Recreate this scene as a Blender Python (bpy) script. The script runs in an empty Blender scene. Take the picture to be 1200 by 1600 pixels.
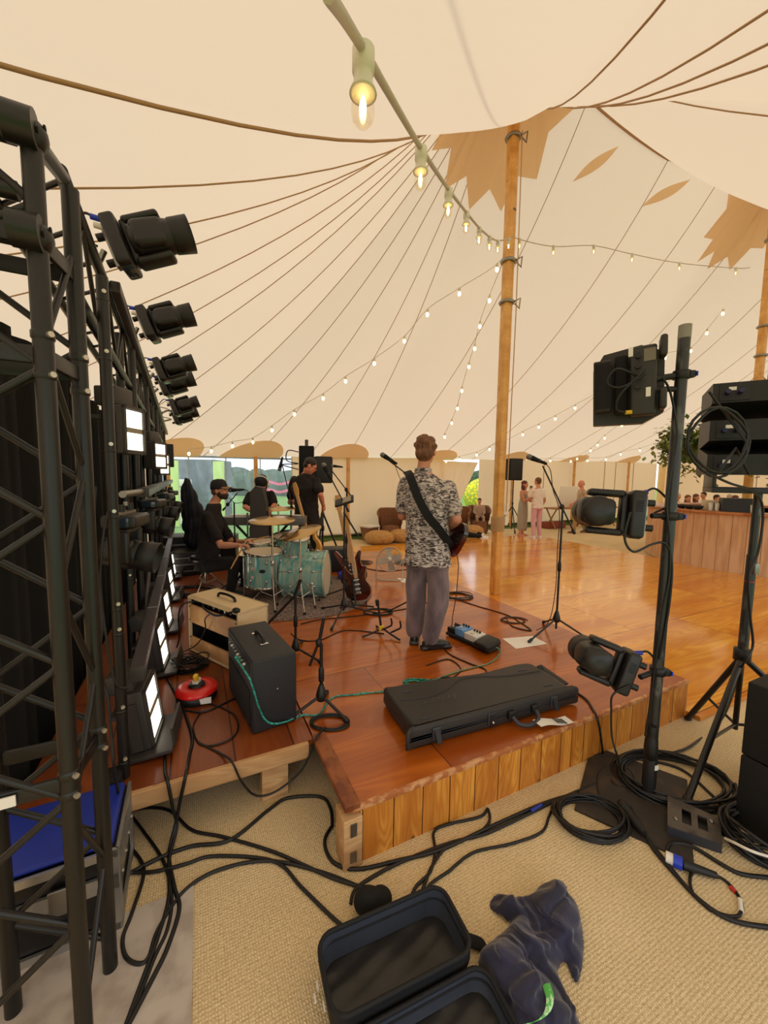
import bpy, bmesh, math, random
import numpy as np
from mathutils import Vector, Matrix
from mathutils.bvhtree import BVHTree
random.seed(7)
rng = np.random.default_rng(5)
PI = math.pi
SC = bpy.context.scene
COL = SC.collection
# ------------------------------------------------------------------ camera
EYE = 1.75
FPX = 610.0
_d = Vector((495-600, 7700-800, FPX)).normalized()
_up = -_d
_fw = Vector((0, 0, 1)); _fw = (_fw - _up*_fw.dot(_up)).normalized()
_rt = -_up.cross(_fw)
if _rt.x < 0: _rt = -_rt
CAMR = Matrix((_rt, _fw, _up))          # world = CAMR @ (x right, y down, z forward)
cd = bpy.data.cameras.new('camera'); cam = bpy.data.objects.new('camera', cd); COL.objects.link(cam)
cd.sensor_fit = 'VERTICAL'; cd.sensor_height = 32; cd.sensor_width = 24; cd.lens = FPX/1600*32
cd.clip_start = 0.05; cd.clip_end = 500
_m = CAMR @ Matrix(((1, 0, 0), (0, -1, 0), (0, 0, -1)))
cam.matrix_world = Matrix.Translation((0, 0, EYE)) @ _m.to_4x4()
SC.camera = cam
# ------------------------------------------------------------------ light, exposure
SC.view_settings.view_transform = 'Standard'; SC.view_settings.look = 'None'
SC.view_settings.gamma = 1; SC.view_settings.use_curve_mapping = False
SC.view_settings.exposure = -0.37
W = bpy.data.worlds.new('sky'); SC.world = W; W.use_nodes = True
bg = W.node_tree.nodes['Background']; bg.inputs[0].default_value = (0.93, 0.96, 1.0, 1); bg.inputs[1].default_value = 2.0
sd = bpy.data.lights.new('sun', 'SUN'); sd.energy = 2.0; sd.angle = math.radians(6); sd.color = (1, .95, .86)
sun = bpy.data.objects.new('sun', sd); COL.objects.link(sun); sun.rotation_euler = (math.radians(28), math.radians(-22), 0)
# ------------------------------------------------------------------ frames
TH = math.radians(26.0)
CT, ST = math.cos(TH), math.sin(TH)
def UV(u, v, z=0.0): return Vector((u*CT - v*ST, u*ST + v*CT, z))
def toUV(p): return (p[0]*CT + p[1]*ST, -p[0]*ST + p[1]*CT)
def ray(x, y): return CAMR @ Vector((x-600, y-800, FPX))
def at(x, y, z=0.0):
    r = ray(x, y); t = (z-EYE)/r.z
    return Vector((0, 0, EYE)) + r*t
def dep(x, y, Y):
    r = ray(x, y); return Vector((0, 0, EYE)) + r*(Y/r.y)
def onpl(x, y, p0, d):
    n = Vector((-d.y, d.x, 0)); r = ray(x, y); o = Vector((0, 0, EYE))
    return o + r*((Vector(p0)-o).dot(n)/r.dot(n))
def Hz(p, y):
    lo, hi = -1.0, 12.0
    for _ in range(40):
        m = (lo+hi)/2; q = CAMR.transposed() @ (Vector((p[0], p[1], m))-Vector((0, 0, EYE)))
        if 800+FPX*q.y/q.z > y: lo = m
        else: hi = m
    return (lo+hi)/2
def V(*a): return Vector(a)
U_ = UV(1, 0); V_ = UV(0, 1)
# ------------------------------------------------------------------ mesh builder
def basis(d):
    d = Vector(d).normalized()
    a = Vector((0, 0, 1)) if abs(d.z) < .9 else Vector((1, 0, 0))
    x = a.cross(d).normalized(); y = d.cross(x)
    return x, y, d
def frame(o, xdir, zdir=(0, 0, 1)):
    z = Vector(zdir).normalized(); x = Vector(xdir); x = (x - z*x.dot(z)).normalized(); y = z.cross(x)
    m = Matrix((x, y, z)).transposed().to_4x4(); m.translation = Vector(o); return m
def catmull(P, n=6, closed=False):
    P = [Vector(p) for p in P]
    if len(P) < 3: return P
    out = []; L = len(P)
    rngk = range(L) if closed else range(L-1)
    for i in rngk:
        if closed: a, b, c, d = P[i-1], P[i], P[(i+1) % L], P[(i+2) % L]
        else: a, b, c, d = P[max(i-1, 0)], P[i], P[i+1], P[min(i+2, L-1)]
        for k in range(n):
            t = k/n
            out.append(.5*((2*b)+(c-a)*t+(2*a-5*b+4*c-d)*t*t+(-a+3*b-3*c+d)*t**3))
    if not closed: out.append(P[-1])
    return out
class MB:
    def __init__(s, M=None): s.v = []; s.f = []; s.sm = []; s.M = M
    def add(s, vs, fs, smooth=False):
        o = len(s.v)
        M = s.M
        s.v += [tuple(M @ Vector(p)) if M else tuple(p) for p in vs]
        s.f += [tuple(i+o for i in f) for f in fs]; s.sm += [smooth]*len(fs); return s
    def box(s, c, size, M=None, bev=0.0):
        x, y, z = [q/2 for q in size]; c = Vector(c)
        if bev <= 0:
            vs = [Vector((a*x, b*y, d*z)) for a in (-1, 1) for b in (-1, 1) for d in (-1, 1)]
            fs = [(0, 1, 3, 2), (4, 6, 7, 5), (0, 4, 5, 1), (2, 3, 7, 6), (0, 2, 6, 4), (1, 5, 7, 3)]
        else:
            bm = bmesh.new(); bmesh.ops.create_cube(bm, size=1)
            for v in bm.verts: v.co = Vector((v.co.x*2*x, v.co.y*2*y, v.co.z*2*z))
            bmesh.ops.bevel(bm, geom=bm.edges[:], offset=min(bev, x*.95, y*.95, z*.95), segments=3, affect='EDGES', profile=.5)
            bm.verts.ensure_lookup_table()
            vs = [v.co.copy() for v in bm.verts]; fs = [[q.index for q in f.verts] for f in bm.faces]; bm.free()
        if M is None: vs = [p+c for p in vs]
        else: vs = [M @ (p+c) for p in vs]
        return s.add(vs, fs, bev > 0)
    def obox(s, a, b, w, h, up=(0, 0, 1), bev=0.0):       # beam from a to b, width w, height h
        a = Vector(a); b = Vector(b); d = (b-a); L = d.length
        z = Vector(up); x = d.normalized(); z = (z-x*z.dot(x)).normalized(); y = z.cross(x)
        M = Matrix((x, y, z)).transposed().to_4x4(); M.translation = (a+b)/2
        return s.box((0, 0, 0), (L, w, h), M, bev)
    def cyl(s, a, b, r0, r1=None, n=14, cap=True, smooth=True):
        r1 = r0 if r1 is None else r1
        a = Vector(a); b = Vector(b); x, y, z = basis(b-a)
        vs = []
        for p, r in ((a, r0), (b, r1)):
            vs += [p + x*math.cos(2*PI*i/n)*r + y*math.sin(2*PI*i/n)*r for i in range(n)]
        s.add(vs, [(i, (i+1) % n, n+(i+1) % n, n+i) for i in range(n)], smooth)
        if cap: s.add(vs, [tuple(range(n))[::-1], tuple(range(n, 2*n))], False)
        return s
    def tube(s, P, r, n=8, closed=False, cap=True):
        P = [Vector(p) for p in P]; L = len(P)
        if L < 2: return s
        R = r if isinstance(r, (list, tuple)) else [r]*L
        def tan(i):
            if closed: return (P[(i+1) % L]-P[i-1])
            return P[min(i+1, L-1)]-P[max(i-1, 0)]
        t = tan(0)
        if t.length < 1e-9: t = Vector((0, 0, 1))
        x, y, _ = basis(t); vs = []
        for i in range(L):
            t = tan(i)
            if t.length > 1e-9:
                t = t.normalized(); x = (x-t*x.dot(t))
                x = x.normalized() if x.length > 1e-6 else basis(t)[0]
                y = t.cross(x)
            vs += [P[i]+x*math.cos(2*PI*k/n)*R[i]+y*math.sin(2*PI*k/n)*R[i] for k in range(n)]
        fs = []
        for i in range(L if closed else L-1):
            j = (i+1) % L
            fs += [(i*n+k, i*n+(k+1) % n, j*n+(k+1) % n, j*n+k) for k in range(n)]
        s.add(vs, fs, True)
        if cap and not closed: s.add(vs[:n]+vs[-n:], [tuple(range(n))[::-1], tuple(range(n, 2*n))], False)
        return s
    def lathe(s, prof, M=None, n=24, smooth=True, capa=True):
        M = M or Matrix(); vs = []
        for r, z in prof: vs += [M @ Vector((r*math.cos(2*PI*i/n), r*math.sin(2*PI*i/n), z)) for i in range(n)]
        fs = []
        for j in range(len(prof)-1): fs += [(j*n+i, j*n+(i+1) % n, (j+1)*n+(i+1) % n, (j+1)*n+i) for i in range(n)]
        s.add(vs, fs, smooth)
        if capa:
            if prof[0][0] > 1e-4: s.add(vs[:n], [tuple(range(n))[::-1]])
            if prof[-1][0] > 1e-4: s.add(vs[-n:], [tuple(range(n))])
        return s
    def ell(s, c, r, M=None, n=16, m=10):
        c = Vector(c); r = (r, r, r) if isinstance(r, (int, float)) else r
        vs = [Vector((0, 0, -r[2]))]
        for j in range(1, m):
            a = -PI/2+PI*j/m
            vs += [Vector((r[0]*math.cos(a)*math.cos(2*PI*i/n), r[1]*math.cos(a)*math.sin(2*PI*i/n), r[2]*math.sin(a))) for i in range(n)]
        vs.append(Vector((0, 0, r[2]))); T = len(vs)-1
        fs = [(0, 1+(i+1) % n, 1+i) for i in range(n)]
        for j in range(m-2): fs += [(1+j*n+i, 1+j*n+(i+1) % n, 1+(j+1)*n+(i+1) % n, 1+(j+1)*n+i) for i in range(n)]
        fs += [(T, 1+(m-2)*n+i, 1+(m-2)*n+(i+1) % n) for i in range(n)]
        vs = [(M @ (p+c)) if M else p+c for p in vs]
        return s.add(vs, fs, True)
    def prism(s, out, h0, h1, M=None, smooth=False):        # outline in xy, extruded along z from h0 to h1
        n = len(out); vs = [Vector((p[0], p[1], h0)) for p in out]+[Vector((p[0], p[1], h1)) for p in out]
        if M: vs = [M @ p for p in vs]
        s.add(vs, [tuple(range(n))[::-1], tuple(range(n, 2*n))])
        s.add(vs, [(i, (i+1) % n, n+(i+1) % n, n+i) for i in range(n)], smooth); return s
    def quad(s, a, b, c, d, smooth=False): return s.add([a, b, c, d], [(0, 1, 2, 3)], smooth)
    def sheet(s, rows, smooth=True):
        n = len(rows[0]); vs = [p for r in rows for p in r]
        return s.add(vs, [(j*n+i, j*n+i+1, (j+1)*n+i+1, (j+1)*n+i) for j in range(len(rows)-1) for i in range(n-1)], smooth)
    def build(s, name, mat, parent=None, local=False, **kw):
        me = bpy.data.meshes.new(name)
        vs = s.v
        if parent is not None and not local:
            Mi = PW[parent.name].inverted(); vs = [tuple(Mi @ Vector(p)) for p in vs]
        me.from_pydata(vs, [], s.f); me.validate()
        if len(me.polygons) == len(s.sm): me.polygons.foreach_set('use_smooth', s.sm)
        bm = bmesh.new(); bm.from_mesh(me); bmesh.ops.recalc_face_normals(bm, faces=bm.faces[:]); bm.to_mesh(me); bm.free()
        for m in (mat if isinstance(mat, (list, tuple)) else [mat]): me.materials.append(m)
        o = bpy.data.objects.new(name, me); COL.objects.link(o)
        if parent is not None: o.parent = parent; PW[o.name] = PW[parent.name].copy()
        else: PW[o.name] = Matrix()
        for k, v in kw.items(): o[k] = v
        return o
PW = {}
def tag(o, label=None, cat=None, group=None, kind=None):
    if label: o['label'] = label
    if cat: o['category'] = cat
    if group: o['group'] = group
    if kind: o['kind'] = kind
    return o
def thing(name, label, cat, loc=(0, 0, 0), rz=0.0, group=None):
    o = bpy.data.objects.new(name, None); COL.objects.link(o); o.empty_display_size = .1
    o.location = loc; o.rotation_euler = (0, 0, rz)
    PW[o.name] = Matrix.Translation(Vector(loc)) @ Matrix.Rotation(rz, 4, 'Z')
    return tag(o, label, cat, group)
def kids(o): return [c for c in COL.objects if c.parent == o]
def dup(o, loc, rz=0.0, label=None, group=None, scale=None):
    def cp(a, par=None):
        c = a.copy(); COL.objects.link(c); PW[c.name] = Matrix()
        if par: c.parent = par
        for k in kids(a): cp(k, c)
        return c
    r = cp(o); r.location = loc; r.rotation_euler = (0, 0, rz)
    if scale: r.scale = (scale,)*3 if isinstance(scale, (int, float)) else scale
    if label: r['label'] = label
    if group: r['group'] = group
    return r
def single(mb, name, mat, label, cat, group=None, kind=None, recenter=True):
    """one-mesh thing, its origin moved to the base of its bounding box"""
    o = mb.build(name, mat)
    if recenter:
        co = np.array(mb.v); c = Vector(((co[:, 0].min()+co[:, 0].max())/2, (co[:, 1].min()+co[:, 1].max())/2, co[:, 2].min()))
        o.data.transform(Matrix.Translation(-c)); o.location = c
        PW[o.name] = Matrix.Translation(c)
    return tag(o, label, cat, group, kind)
def remesh(mb, name, mat, parent=None, vox=.012, smooth=6, disp=None, local=False, sub=0, warp=None):
    """joins overlapping volumes into one continuous skin"""
    me = bpy.data.meshes.new('t'); vs = mb.v
    if parent is not None and not local:
        Mi = PW[parent.name].inverted(); vs = [tuple(Mi @ Vector(p)) for p in vs]
    me.from_pydata(vs, [], mb.f)
    o = bpy.data.objects.new('t', me); COL.objects.link(o)
    m = o.modifiers.new('r', 'REMESH'); m.mode = 'VOXEL'; m.voxel_size = vox; m.use_smooth_shade = True
    if smooth: s = o.modifiers.new('s', 'SMOOTH'); s.factor = .5; s.iterations = smooth
    dg = bpy.context.evaluated_depsgraph_get(); ev = o.evaluated_get(dg)
    nm = bpy.data.meshes.new_from_object(ev); bpy.data.objects.remove(o); bpy.data.meshes.remove(me)
    if warp:
        n = len(nm.vertices); co = np.empty(n*3); nm.vertices.foreach_get('co', co); co = co.reshape(-1, 3)
        no = np.empty(n*3); nm.vertices.foreach_get('normal', no); no = no.reshape(-1, 3)
        nm.vertices.foreach_set('co', warp(co, no).ravel())
    nm.polygons.foreach_set('use_smooth', [True]*len(nm.polygons))
    nm.materials.clear(); nm.materials.append(mat); nm.name = name
    r = bpy.data.objects.new(name, nm); COL.objects.link(r)
    if parent is not None: r.parent = parent; PW[r.name] = PW[parent.name].copy()
    else: PW[r.name] = Matrix()
    return r
# ------------------------------------------------------------------ materials
def lin(c):
    return tuple(((x/255)/12.92 if x/255 <= .04045 else ((x/255+.055)/1.055)**2.4) for x in c)
MATS = {}
def mat(name, rgb, rough=.6, metal=0.0, spec=.5, emit=None, es=0.0, noise=None, bump=None, coat=0.0, alpha=None, trans=0.0, sheen=0.0):
    """rgb 0..255 sRGB; noise=(scale, rgb2, detail, lo, hi, stretch); bump=(scale, strength, stretch)"""
    if name in MATS: return MATS[name]
    m = bpy.data.materials.new(name); m.use_nodes = True; nt = m.node_tree; b = nt.nodes['Principled BSDF']
    b.inputs['Base Color'].default_value = (*lin(rgb), 1); b.inputs['Roughness'].default_value = rough
    b.inputs['Metallic'].default_value = metal; b.inputs['Specular IOR Level'].default_value = spec
    b.inputs['Coat Weight'].default_value = coat; b.inputs['Coat Roughness'].default_value = .12
    b.inputs['Transmission Weight'].default_value = trans; b.inputs['Sheen Weight'].default_value = sheen
    if emit: b.inputs['Emission Color'].default_value = (*lin(emit), 1); b.inputs['Emission Strength'].default_value = es
    tc = nt.nodes.new('ShaderNodeTexCoord')
    def mapped(st):
        mp = nt.nodes.new('ShaderNodeMapping'); mp.inputs['Scale'].default_value = st
        nt.links.new(tc.outputs['Object'], mp.inputs[0]); return mp.outputs[0]
    if noise:
        sc, c2, det, lo, hi, st = (list(noise)+[3, .4, .6, (1, 1, 1)][len(noise)-2:]) if len(noise) < 6 else noise
        n = nt.nodes.new('ShaderNodeTexNoise'); n.inputs['Scale'].default_value = sc; n.inputs['Detail'].default_value = det
        nt.links.new(mapped(st), n.inputs['Vector'])
        r = nt.nodes.new('ShaderNodeValToRGB'); r.color_ramp.elements[0].position = lo; r.color_ramp.elements[1].position = hi
        r.color_ramp.elements[0].color = (*lin(rgb), 1); r.color_ramp.elements[1].color = (*lin(c2), 1)
        nt.links.new(n.outputs[0], r.inputs[0]); nt.links.new(r.outputs[0], b.inputs['Base Color'])
    if bump:
        n = nt.nodes.new('ShaderNodeTexNoise'); n.inputs['Scale'].default_value = bump[0]; n.inputs['Detail'].default_value = 4
        nt.links.new(mapped(bump[2] if len(bump) > 2 else (1, 1, 1)), n.inputs['Vector'])
        bp = nt.nodes.new('ShaderNodeBump'); bp.inputs['Strength'].default_value = bump[1]; bp.inputs['Distance'].default_value = .01
        nt.links.new(n.outputs[0], bp.inputs['Height']); nt.links.new(bp.outputs[0], b.inputs['Normal'])
    MATS[name] = m; return m
def cloth_mat(name, rgb, trans_rgb, tmix=.5, noise=2.0):
    """woven canvas that lets daylight through"""
    m = bpy.data.materials.new(name); m.use_nodes = True; nt = m.node_tree; nt.nodes.clear()
    out = nt.nodes.new('ShaderNodeOutputMaterial'); d = nt.nodes.new('ShaderNodeBsdfDiffuse'); t = nt.nodes.new('ShaderNodeBsdfTranslucent')
    mx = nt.nodes.new('ShaderNodeMixShader'); mx.inputs[0].default_value = tmix
    d.inputs[0].default_value = (*lin(rgb), 1); t.inputs[0].default_value = (*lin(trans_rgb), 1)
    tc = nt.nodes.new('ShaderNodeTexCoord'); n = nt.nodes.new('ShaderNodeTexNoise'); n.inputs['Scale'].default_value = noise; n.inputs['Detail'].default_value = 5
    nt.links.new(tc.outputs['Object'], n.inputs['Vector'])
    bp = nt.nodes.new('ShaderNodeBump'); bp.inputs['Strength'].default_value = .25; bp.inputs['Distance'].default_value = .03
    nt.links.new(n.outputs[0], bp.inputs['Height']); nt.links.new(bp.outputs[0], d.inputs['Normal'])
    nt.links.new(d.outputs[0], mx.inputs[1]); nt.links.new(t.outputs[0], mx.inputs[2]); nt.links.new(mx.outputs[0], out.inputs[0])
    MATS[name] = m; return m
def wood_mat(name, c1, c2, c3, rough=.3, coat=0.0, board=(.2, 0), stretch=(1, 12, 12), seam=.004, rot=0.0, knots=True, scale=1.0, seamcol=(60, 25, 8), seams=True, length=2.4):
    """planks: boards run along local x of the mapping, board width = board[0]"""
    m = bpy.data.materials.new(name); m.use_nodes = True; nt = m.node_tree; b = nt.nodes['Principled BSDF']; L = nt.links.new
    b.inputs['Roughness'].default_value = rough; b.inputs['Coat Weight'].default_value = coat; b.inputs['Coat Roughness'].default_value = .08
    tc = nt.nodes.new('ShaderNodeTexCoord'); mp = nt.nodes.new('ShaderNodeMapping'); mp.inputs['Rotation'].default_value = (0, 0, rot); mp.inputs['Location'].default_value = (.93, .04, 0)
    L(tc.outputs['Object'], mp.inputs[0])
    # per-board random through brick texture
    br = nt.nodes.new('ShaderNodeTexBrick'); br.inputs['Scale'].default_value = 1.0; br.inputs['Mortar Size'].default_value = seam if seams else 0
    br.inputs['Brick Width'].default_value = length; br.inputs['Row Height'].default_value = board[0]; br.inputs['Mortar Smooth'].default_value = .1
    br.inputs['Color1'].default_value = (0, 0, 0, 1); br.inputs['Color2'].default_value = (1, 1, 1, 1); br.inputs['Mortar'].default_value = (.5, .5, .5, 1); br.offset = .37
    L(mp.outputs[0], br.inputs['Vector'])
    # grain: bent rings
    mp2 = nt.nodes.new('ShaderNodeMapping'); mp2.inputs['Scale'].default_value = tuple(q*scale for q in (1.0, 7, 7)); L(mp.outputs[0], mp2.inputs[0])
    ad = nt.nodes.new('ShaderNodeVectorMath'); ad.operation = 'MULTIPLY_ADD'; L(br.outputs['Color'], ad.inputs[0]); ad.inputs[1].default_value = (7.3, 3.1, 5.7); L(mp2.outputs[0], ad.inputs[2])
    n1 = nt.nodes.new('ShaderNodeTexNoise'); n1.inputs['Scale'].default_value = .9; n1.inputs['Detail'].default_value = 1.5; L(ad.outputs[0], n1.inputs['Vector'])
    mu = nt.nodes.new('ShaderNodeMath'); mu.operation = 'MULTIPLY'; mu.inputs[1].default_value = 14; L(n1.outputs[0], mu.inputs[0])
    fr = nt.nodes.new('ShaderNodeMath'); fr.operation = 'PINGPONG'; fr.inputs[1].default_value = .5; L(mu.outputs[0], fr.inputs[0])
    r = nt.nodes.new('ShaderNodeValToRGB'); e = r.color_ramp.elements; e[0].position = 0; e[0].color = (*lin(c1), 1); e[1].position = .5; e[1].color = (*lin(c2), 1)
    L(fr.outputs[0], r.inputs[0])
    mx = nt.nodes.new('ShaderNodeMix'); mx.data_type = 'RGBA'; mx.inputs[6].default_value = (*lin(c3), 1); L(r.outputs[0], mx.inputs[7])
    n2 = nt.nodes.new('ShaderNodeTexNoise'); n2.inputs['Scale'].default_value = .8; n2.inputs['Detail'].default_value = 3; L(ad.outputs[0], n2.inputs['Vector'])
    r2 = nt.nodes.new('ShaderNodeValToRGB'); r2.color_ramp.elements[0].position = .35; r2.color_ramp.elements[1].position = .62; L(n2.outputs[0], r2.inputs[0]); L(r2.outputs[0], mx.inputs[0])
    cur = mx.outputs[2]
    if knots:
        vo = nt.nodes.new('ShaderNodeTexVoronoi'); vo.inputs['Scale'].default_value = 1.1; vm = nt.nodes.new('ShaderNodeMapping'); vm.inputs['Scale'].default_value = (2.2*scale, 4*scale, 4*scale)
        L(mp.outputs[0], vm.inputs[0]); L(vm.outputs[0], vo.inputs['Vector'])
        r3 = nt.nodes.new('ShaderNodeValToRGB'); r3.color_ramp.elements[0].position = .05; r3.color_ramp.elements[0].color = (1, 1, 1, 1); r3.color_ramp.elements[1].position = .11; r3.color_ramp.elements[1].color = (0, 0, 0, 1)
        L(vo.outputs['Distance'], r3.inputs[0])
        m3 = nt.nodes.new('ShaderNodeMix'); m3.data_type = 'RGBA'; L(r3.outputs[0], m3.inputs[0]); L(cur, m3.inputs[6]); m3.inputs[7].default_value = (*lin(tuple(q*.45 for q in c1)), 1); cur = m3.outputs[2]
    if seams:
        m4 = nt.nodes.new('ShaderNodeMix'); m4.data_type = 'RGBA'; L(br.outputs['Fac'], m4.inputs[0]); L(cur, m4.inputs[6]); m4.inputs[7].default_value = (*lin(seamcol), 1); cur = m4.outputs[2]
    L(cur, b.inputs['Base Color'])
    MATS[name] = m; return m
BLK = mat('black_metal', (24, 23, 22), .38, spec=.5)
BLKP = mat('black_plastic', (20, 20, 21), .5)
BLKM = mat('matte_black', (12, 12, 13), .85)
RUB = mat('cable_rubber', (17, 17, 18), .45)
CHR = mat('chrome', (215, 212, 205), .18, 1.0)
STEEL = mat('steel', (150, 148, 142), .4, 1.0)
ALU = mat('aluminium', (190, 190, 188), .35, .9)
WHT = mat('white_plastic', (232, 226, 212), .5)
PAPER = mat('paper', (240, 236, 228), .8)
BLUEP = mat('blue_connector', (30, 60, 190), .4)
YEL = mat('yellow_plastic', (235, 195, 40), .5)
# ------------------------------------------------------------------ the tent
PA = at(773, 928, .03); PAu = toUV(PA)
P1u, P1v = PAu
POLES = [(P1u, P1v), (P1u+6.0, P1v-.55), (P1u+12.4, P1v-.55)]
SP0, SP1 = P1u, P1u+12.4
TOPZ = 7.9
def zE(u): return min(2.62, max(2.15, 2.2+.024*u))
def vF(u): return 10.2 + .06*max(u, 0)
def atv(px, v, z=0.0):
    a = UV(0, v); p = onpl(px, 760, a, U_); return Vector((p.x, p.y, z))
EV = [(-.9, 10.2), (-2.9, 8.4), (-4.0, 4.6), (-3.0, .6), (-.4, -1.75), (20.5, -1.75), (22.5, 1.5), (23, 4.5), (22.5, 8.0), (20.5, vF(20.5))]
def eave_points(step=.28):
    out = []
    for i in range(len(EV)):
        a = Vector(EV[i]); b = Vector(EV[(i+1) % len(EV)]); n = max(2, int((b-a).length/step))
        out += [a+(b-a)*k/n for k in range(n)]
    return out
def spine(u):
    us = min(max(u, SP0), SP1)
    vs = np.interp(us, [p[0] for p in POLES], [p[1] for p in POLES])
    d = min(abs(us-p[0]) for p in POLES)
    zr = 6.8+(TOPZ-6.8)*math.exp(-d/1.7)
    e = .0
    return us, vs, zr, e
def spoke(u, v, t):
    us, vs, zr, e = spine(u)
    z0 = zE(u)
    k = (v-vs)/max(math.hypot(u-us, v-vs), 1e-6); k = .5+.5*max(-1, min(1, k*1.3))
    d = min(abs(us-p[0]) for p in POLES)
    lf = max(0, (us-u)/max(math.hypot(u-us, v-vs), 1e-6))
    e = (.1+.42*(1-lf)**2.5)*(1-k)+.42*k
    g = math.log((t+e)/(1+e))/math.log(e/(1+e))
    uu = us+(u-us)*t; vv = vs+(v-vs)*t
    return UV(uu, vv, z0+(zr-z0)*g)
TS = [0]+[(k/26)**1.7 for k in range(1, 27)]
ep = eave_points()
mb = MB()
rows = [[spoke(p.x, p.y, t) for t in TS] for p in ep]; rows.append(rows[0])
mb.sheet(rows)
CANV = cloth_mat('canvas_roof', (220, 208, 190), (225, 204, 176), .5)
canopy = tag(mb.build('ceiling', CANV), kind='structure')
BV = BVHTree.FromPolygons([Vector(p) for p in mb.v], mb.f)
def onroof(x, y, off=.012):
    r = ray(x, y).normalized(); h = BV.ray_cast(Vector((0, 0, EYE)), r)
    if h[0] is None: return None
    return h[0] - r*off
TAPE = mat('seam_tape', (176, 140, 98), .9)
CAPM = cloth_mat('canvas_patch', (240, 212, 172), (240, 208, 164), .4)
# seams run from the ridge to the eave
def wallpt(x):       # far-wall eave point under pixel column x
    a = UV(-1, 10.2); d = (UV(20, vF(20))-a).normalized()
    return onpl(x, 718, a, d)
seam_uv = []
for x in (318, 398, 481, 541, 609, 683, 737, 797, 850, 893, 937, 978, 1013, 1040, 1066, 1090, 1112): seam_uv.append(toUV(wallpt(x)))
thick_ = [tuple(EV[3])]
for i_, (x_s, y_s) in enumerate(((684, 4), (1030, 5), (1196, 14), (1196, 66), (1196, 100), (1196, 178))):
    h_ = onroof(x_s, y_s, 0)
    if h_ is None: continue
    hu, hv = toUV(h_)
    if hu < SP0: hu = P1u+(hu-P1u)*(P1v+1.75)/(P1v-hv)
    seam_uv.append((hu, -1.75))
    if i_ == 0: thick_.append((hu, -1.75))
for u_ in (12, 14, 16, 18): seam_uv.append((u_, -1.75))
for a, b, n in ((EV[0], EV[1], 2), (EV[1], EV[2], 3), (EV[2], EV[3], 3), (EV[3], EV[4], 1)):
    for k in range(n): seam_uv.append((a[0]+(b[0]-a[0])*k/n, a[1]+(b[1]-a[1])*k/n))
m2 = MB()
for (u, v) in seam_uv:
    near_ = (u, v) in thick_
    pts = [spoke(u, v, t)-Vector((0, 0, .03 if near_ else .012)) for t in TS]
    m2.tube(pts, .0095 if near_ else .0058, 5)
us_ = [SP0+(SP1-SP0)*k/70 for k in range(71)]
m2.tube([UV(spine(u)[0], spine(u)[1], spine(u)[2]-.02) for u in us_], .022, 6)
m2.build('seam_webbing', TAPE, canopy)
# star patches round the pole tops
def star(pu, pv, n=13, R=1.12):
    s_ = MB(); rows = []
    i0 = POLES.index((pu, pv))
    pts = []
    for k in range(2*n):
        a = PI*k/n; rr = R if k % 2 == 0 else R*.8
        col = []
        for q in (0.02, .3, .6, 1.0):
            uu = pu+math.cos(a)*rr*q; vv = pv+math.sin(a)*rr*q
            p = UV(uu, vv, 20); h = BV.ray_cast(p, Vector((0, 0, -1)))
            z = h[0].z if h[0] is not None else TOPZ
            col.append(UV(uu, vv, z-.03-(.05 if k % 2 else 0)*q))
        pts.append(col)
    pts.append(pts[0]); s_.sheet(pts, False)
    return s_
for p in POLES: star(*p).build('ridge_patch', CAPM, canopy)
for (xa_, ya_, xb_, yb_) in ((896, 283, 966, 229), (1004, 322, 1078, 281)):
    A_, B_ = onroof(xa_, ya_, .03), onroof(xb_, yb_, .03)
    if A_ is None or B_ is None: continue
    w_ = Vector((0, 0, 1)).cross(B_-A_).normalized()*.07; lm = MB(); ra, rb, rc = [], [], []
    for k in range(13):
        q_ = k/12; px_, py_ = xa_+(xb_-xa_)*q_, ya_+(yb_-ya_)*q_; wd_ = 7*math.sin(PI*q_)+.3
        ra.append(onroof(px_-wd_*.7, py_-wd_*.8, .03) or A_); rb.append(onroof(px_, py_, .035) or A_); rc.append(onroof(px_+wd_*.7, py_+wd_*.8, .03) or B_)
    lm.sheet([ra, rb, rc]); lm.build('seam_patch', CAPM, canopy)
# eave: cap ovals, side poles
PINE = wood_mat('varnished_pole', (222, 166, 92), (234, 182, 112), (206, 148, 76), rough=.35, coat=.2, seams=False, scale=1.2)
SIDEPX = [262, 398, 541, 683, 797, 893, 978, 1050, 1108, 1160]
def side_pole(p, first=True, i=0):
    u, v = toUV(p); z0 = zE(u)
    o = MB(); o.cyl((p.x, p.y, 0), (p.x, p.y, z0-.02), .055, .05, 12)
    t = single(o, 'side_pole', PINE, SPL[i], 'tent pole', 'wooden side poles along the far canvas wall')
    c = MB(); n = 24; rr = []
    for q in (.0, .35, .7, 1.0):
        ring = []
        for k in range(n+1):
            a = PI*k/n
            du = math.cos(a)*.74*q-.12; dv = -math.sin(a)*.66*q
            tt = 1+dv/(vF(u)-spine(u)[1])
            P = spoke(u+du, vF(u+du), min(1, tt)); P.z -= .03+.01
            P += V_*(-.02)
            ring.append(P)
        rr.append(ring)
    c.sheet(rr); c.build('eave_cap', CAPM, canopy)
SPL = ['slim pine side pole showing at the far left edge by the lighting wall', 'pine side pole in front of the clear window between the two hat wearers',
       'pine side pole behind the black monitor speaker and bassist', 'pine side pole hidden mostly by the head of the standing guitarist',
       'pine side pole just behind and right of the big square king pole', 'pine side pole with a small box behind the grey haired walking man',
       'pine side pole above the lamp heads near the right end of the canvas wall', 'pine side pole behind the scaffold lamp pole', 'pine side pole under the hanging greenery', 'pine side pole behind the line array speakers']
for i, x in enumerate(SIDEPX):
    w = wallpt(x); w = w - V_*.16
    side_pole(w, i=i)
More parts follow.
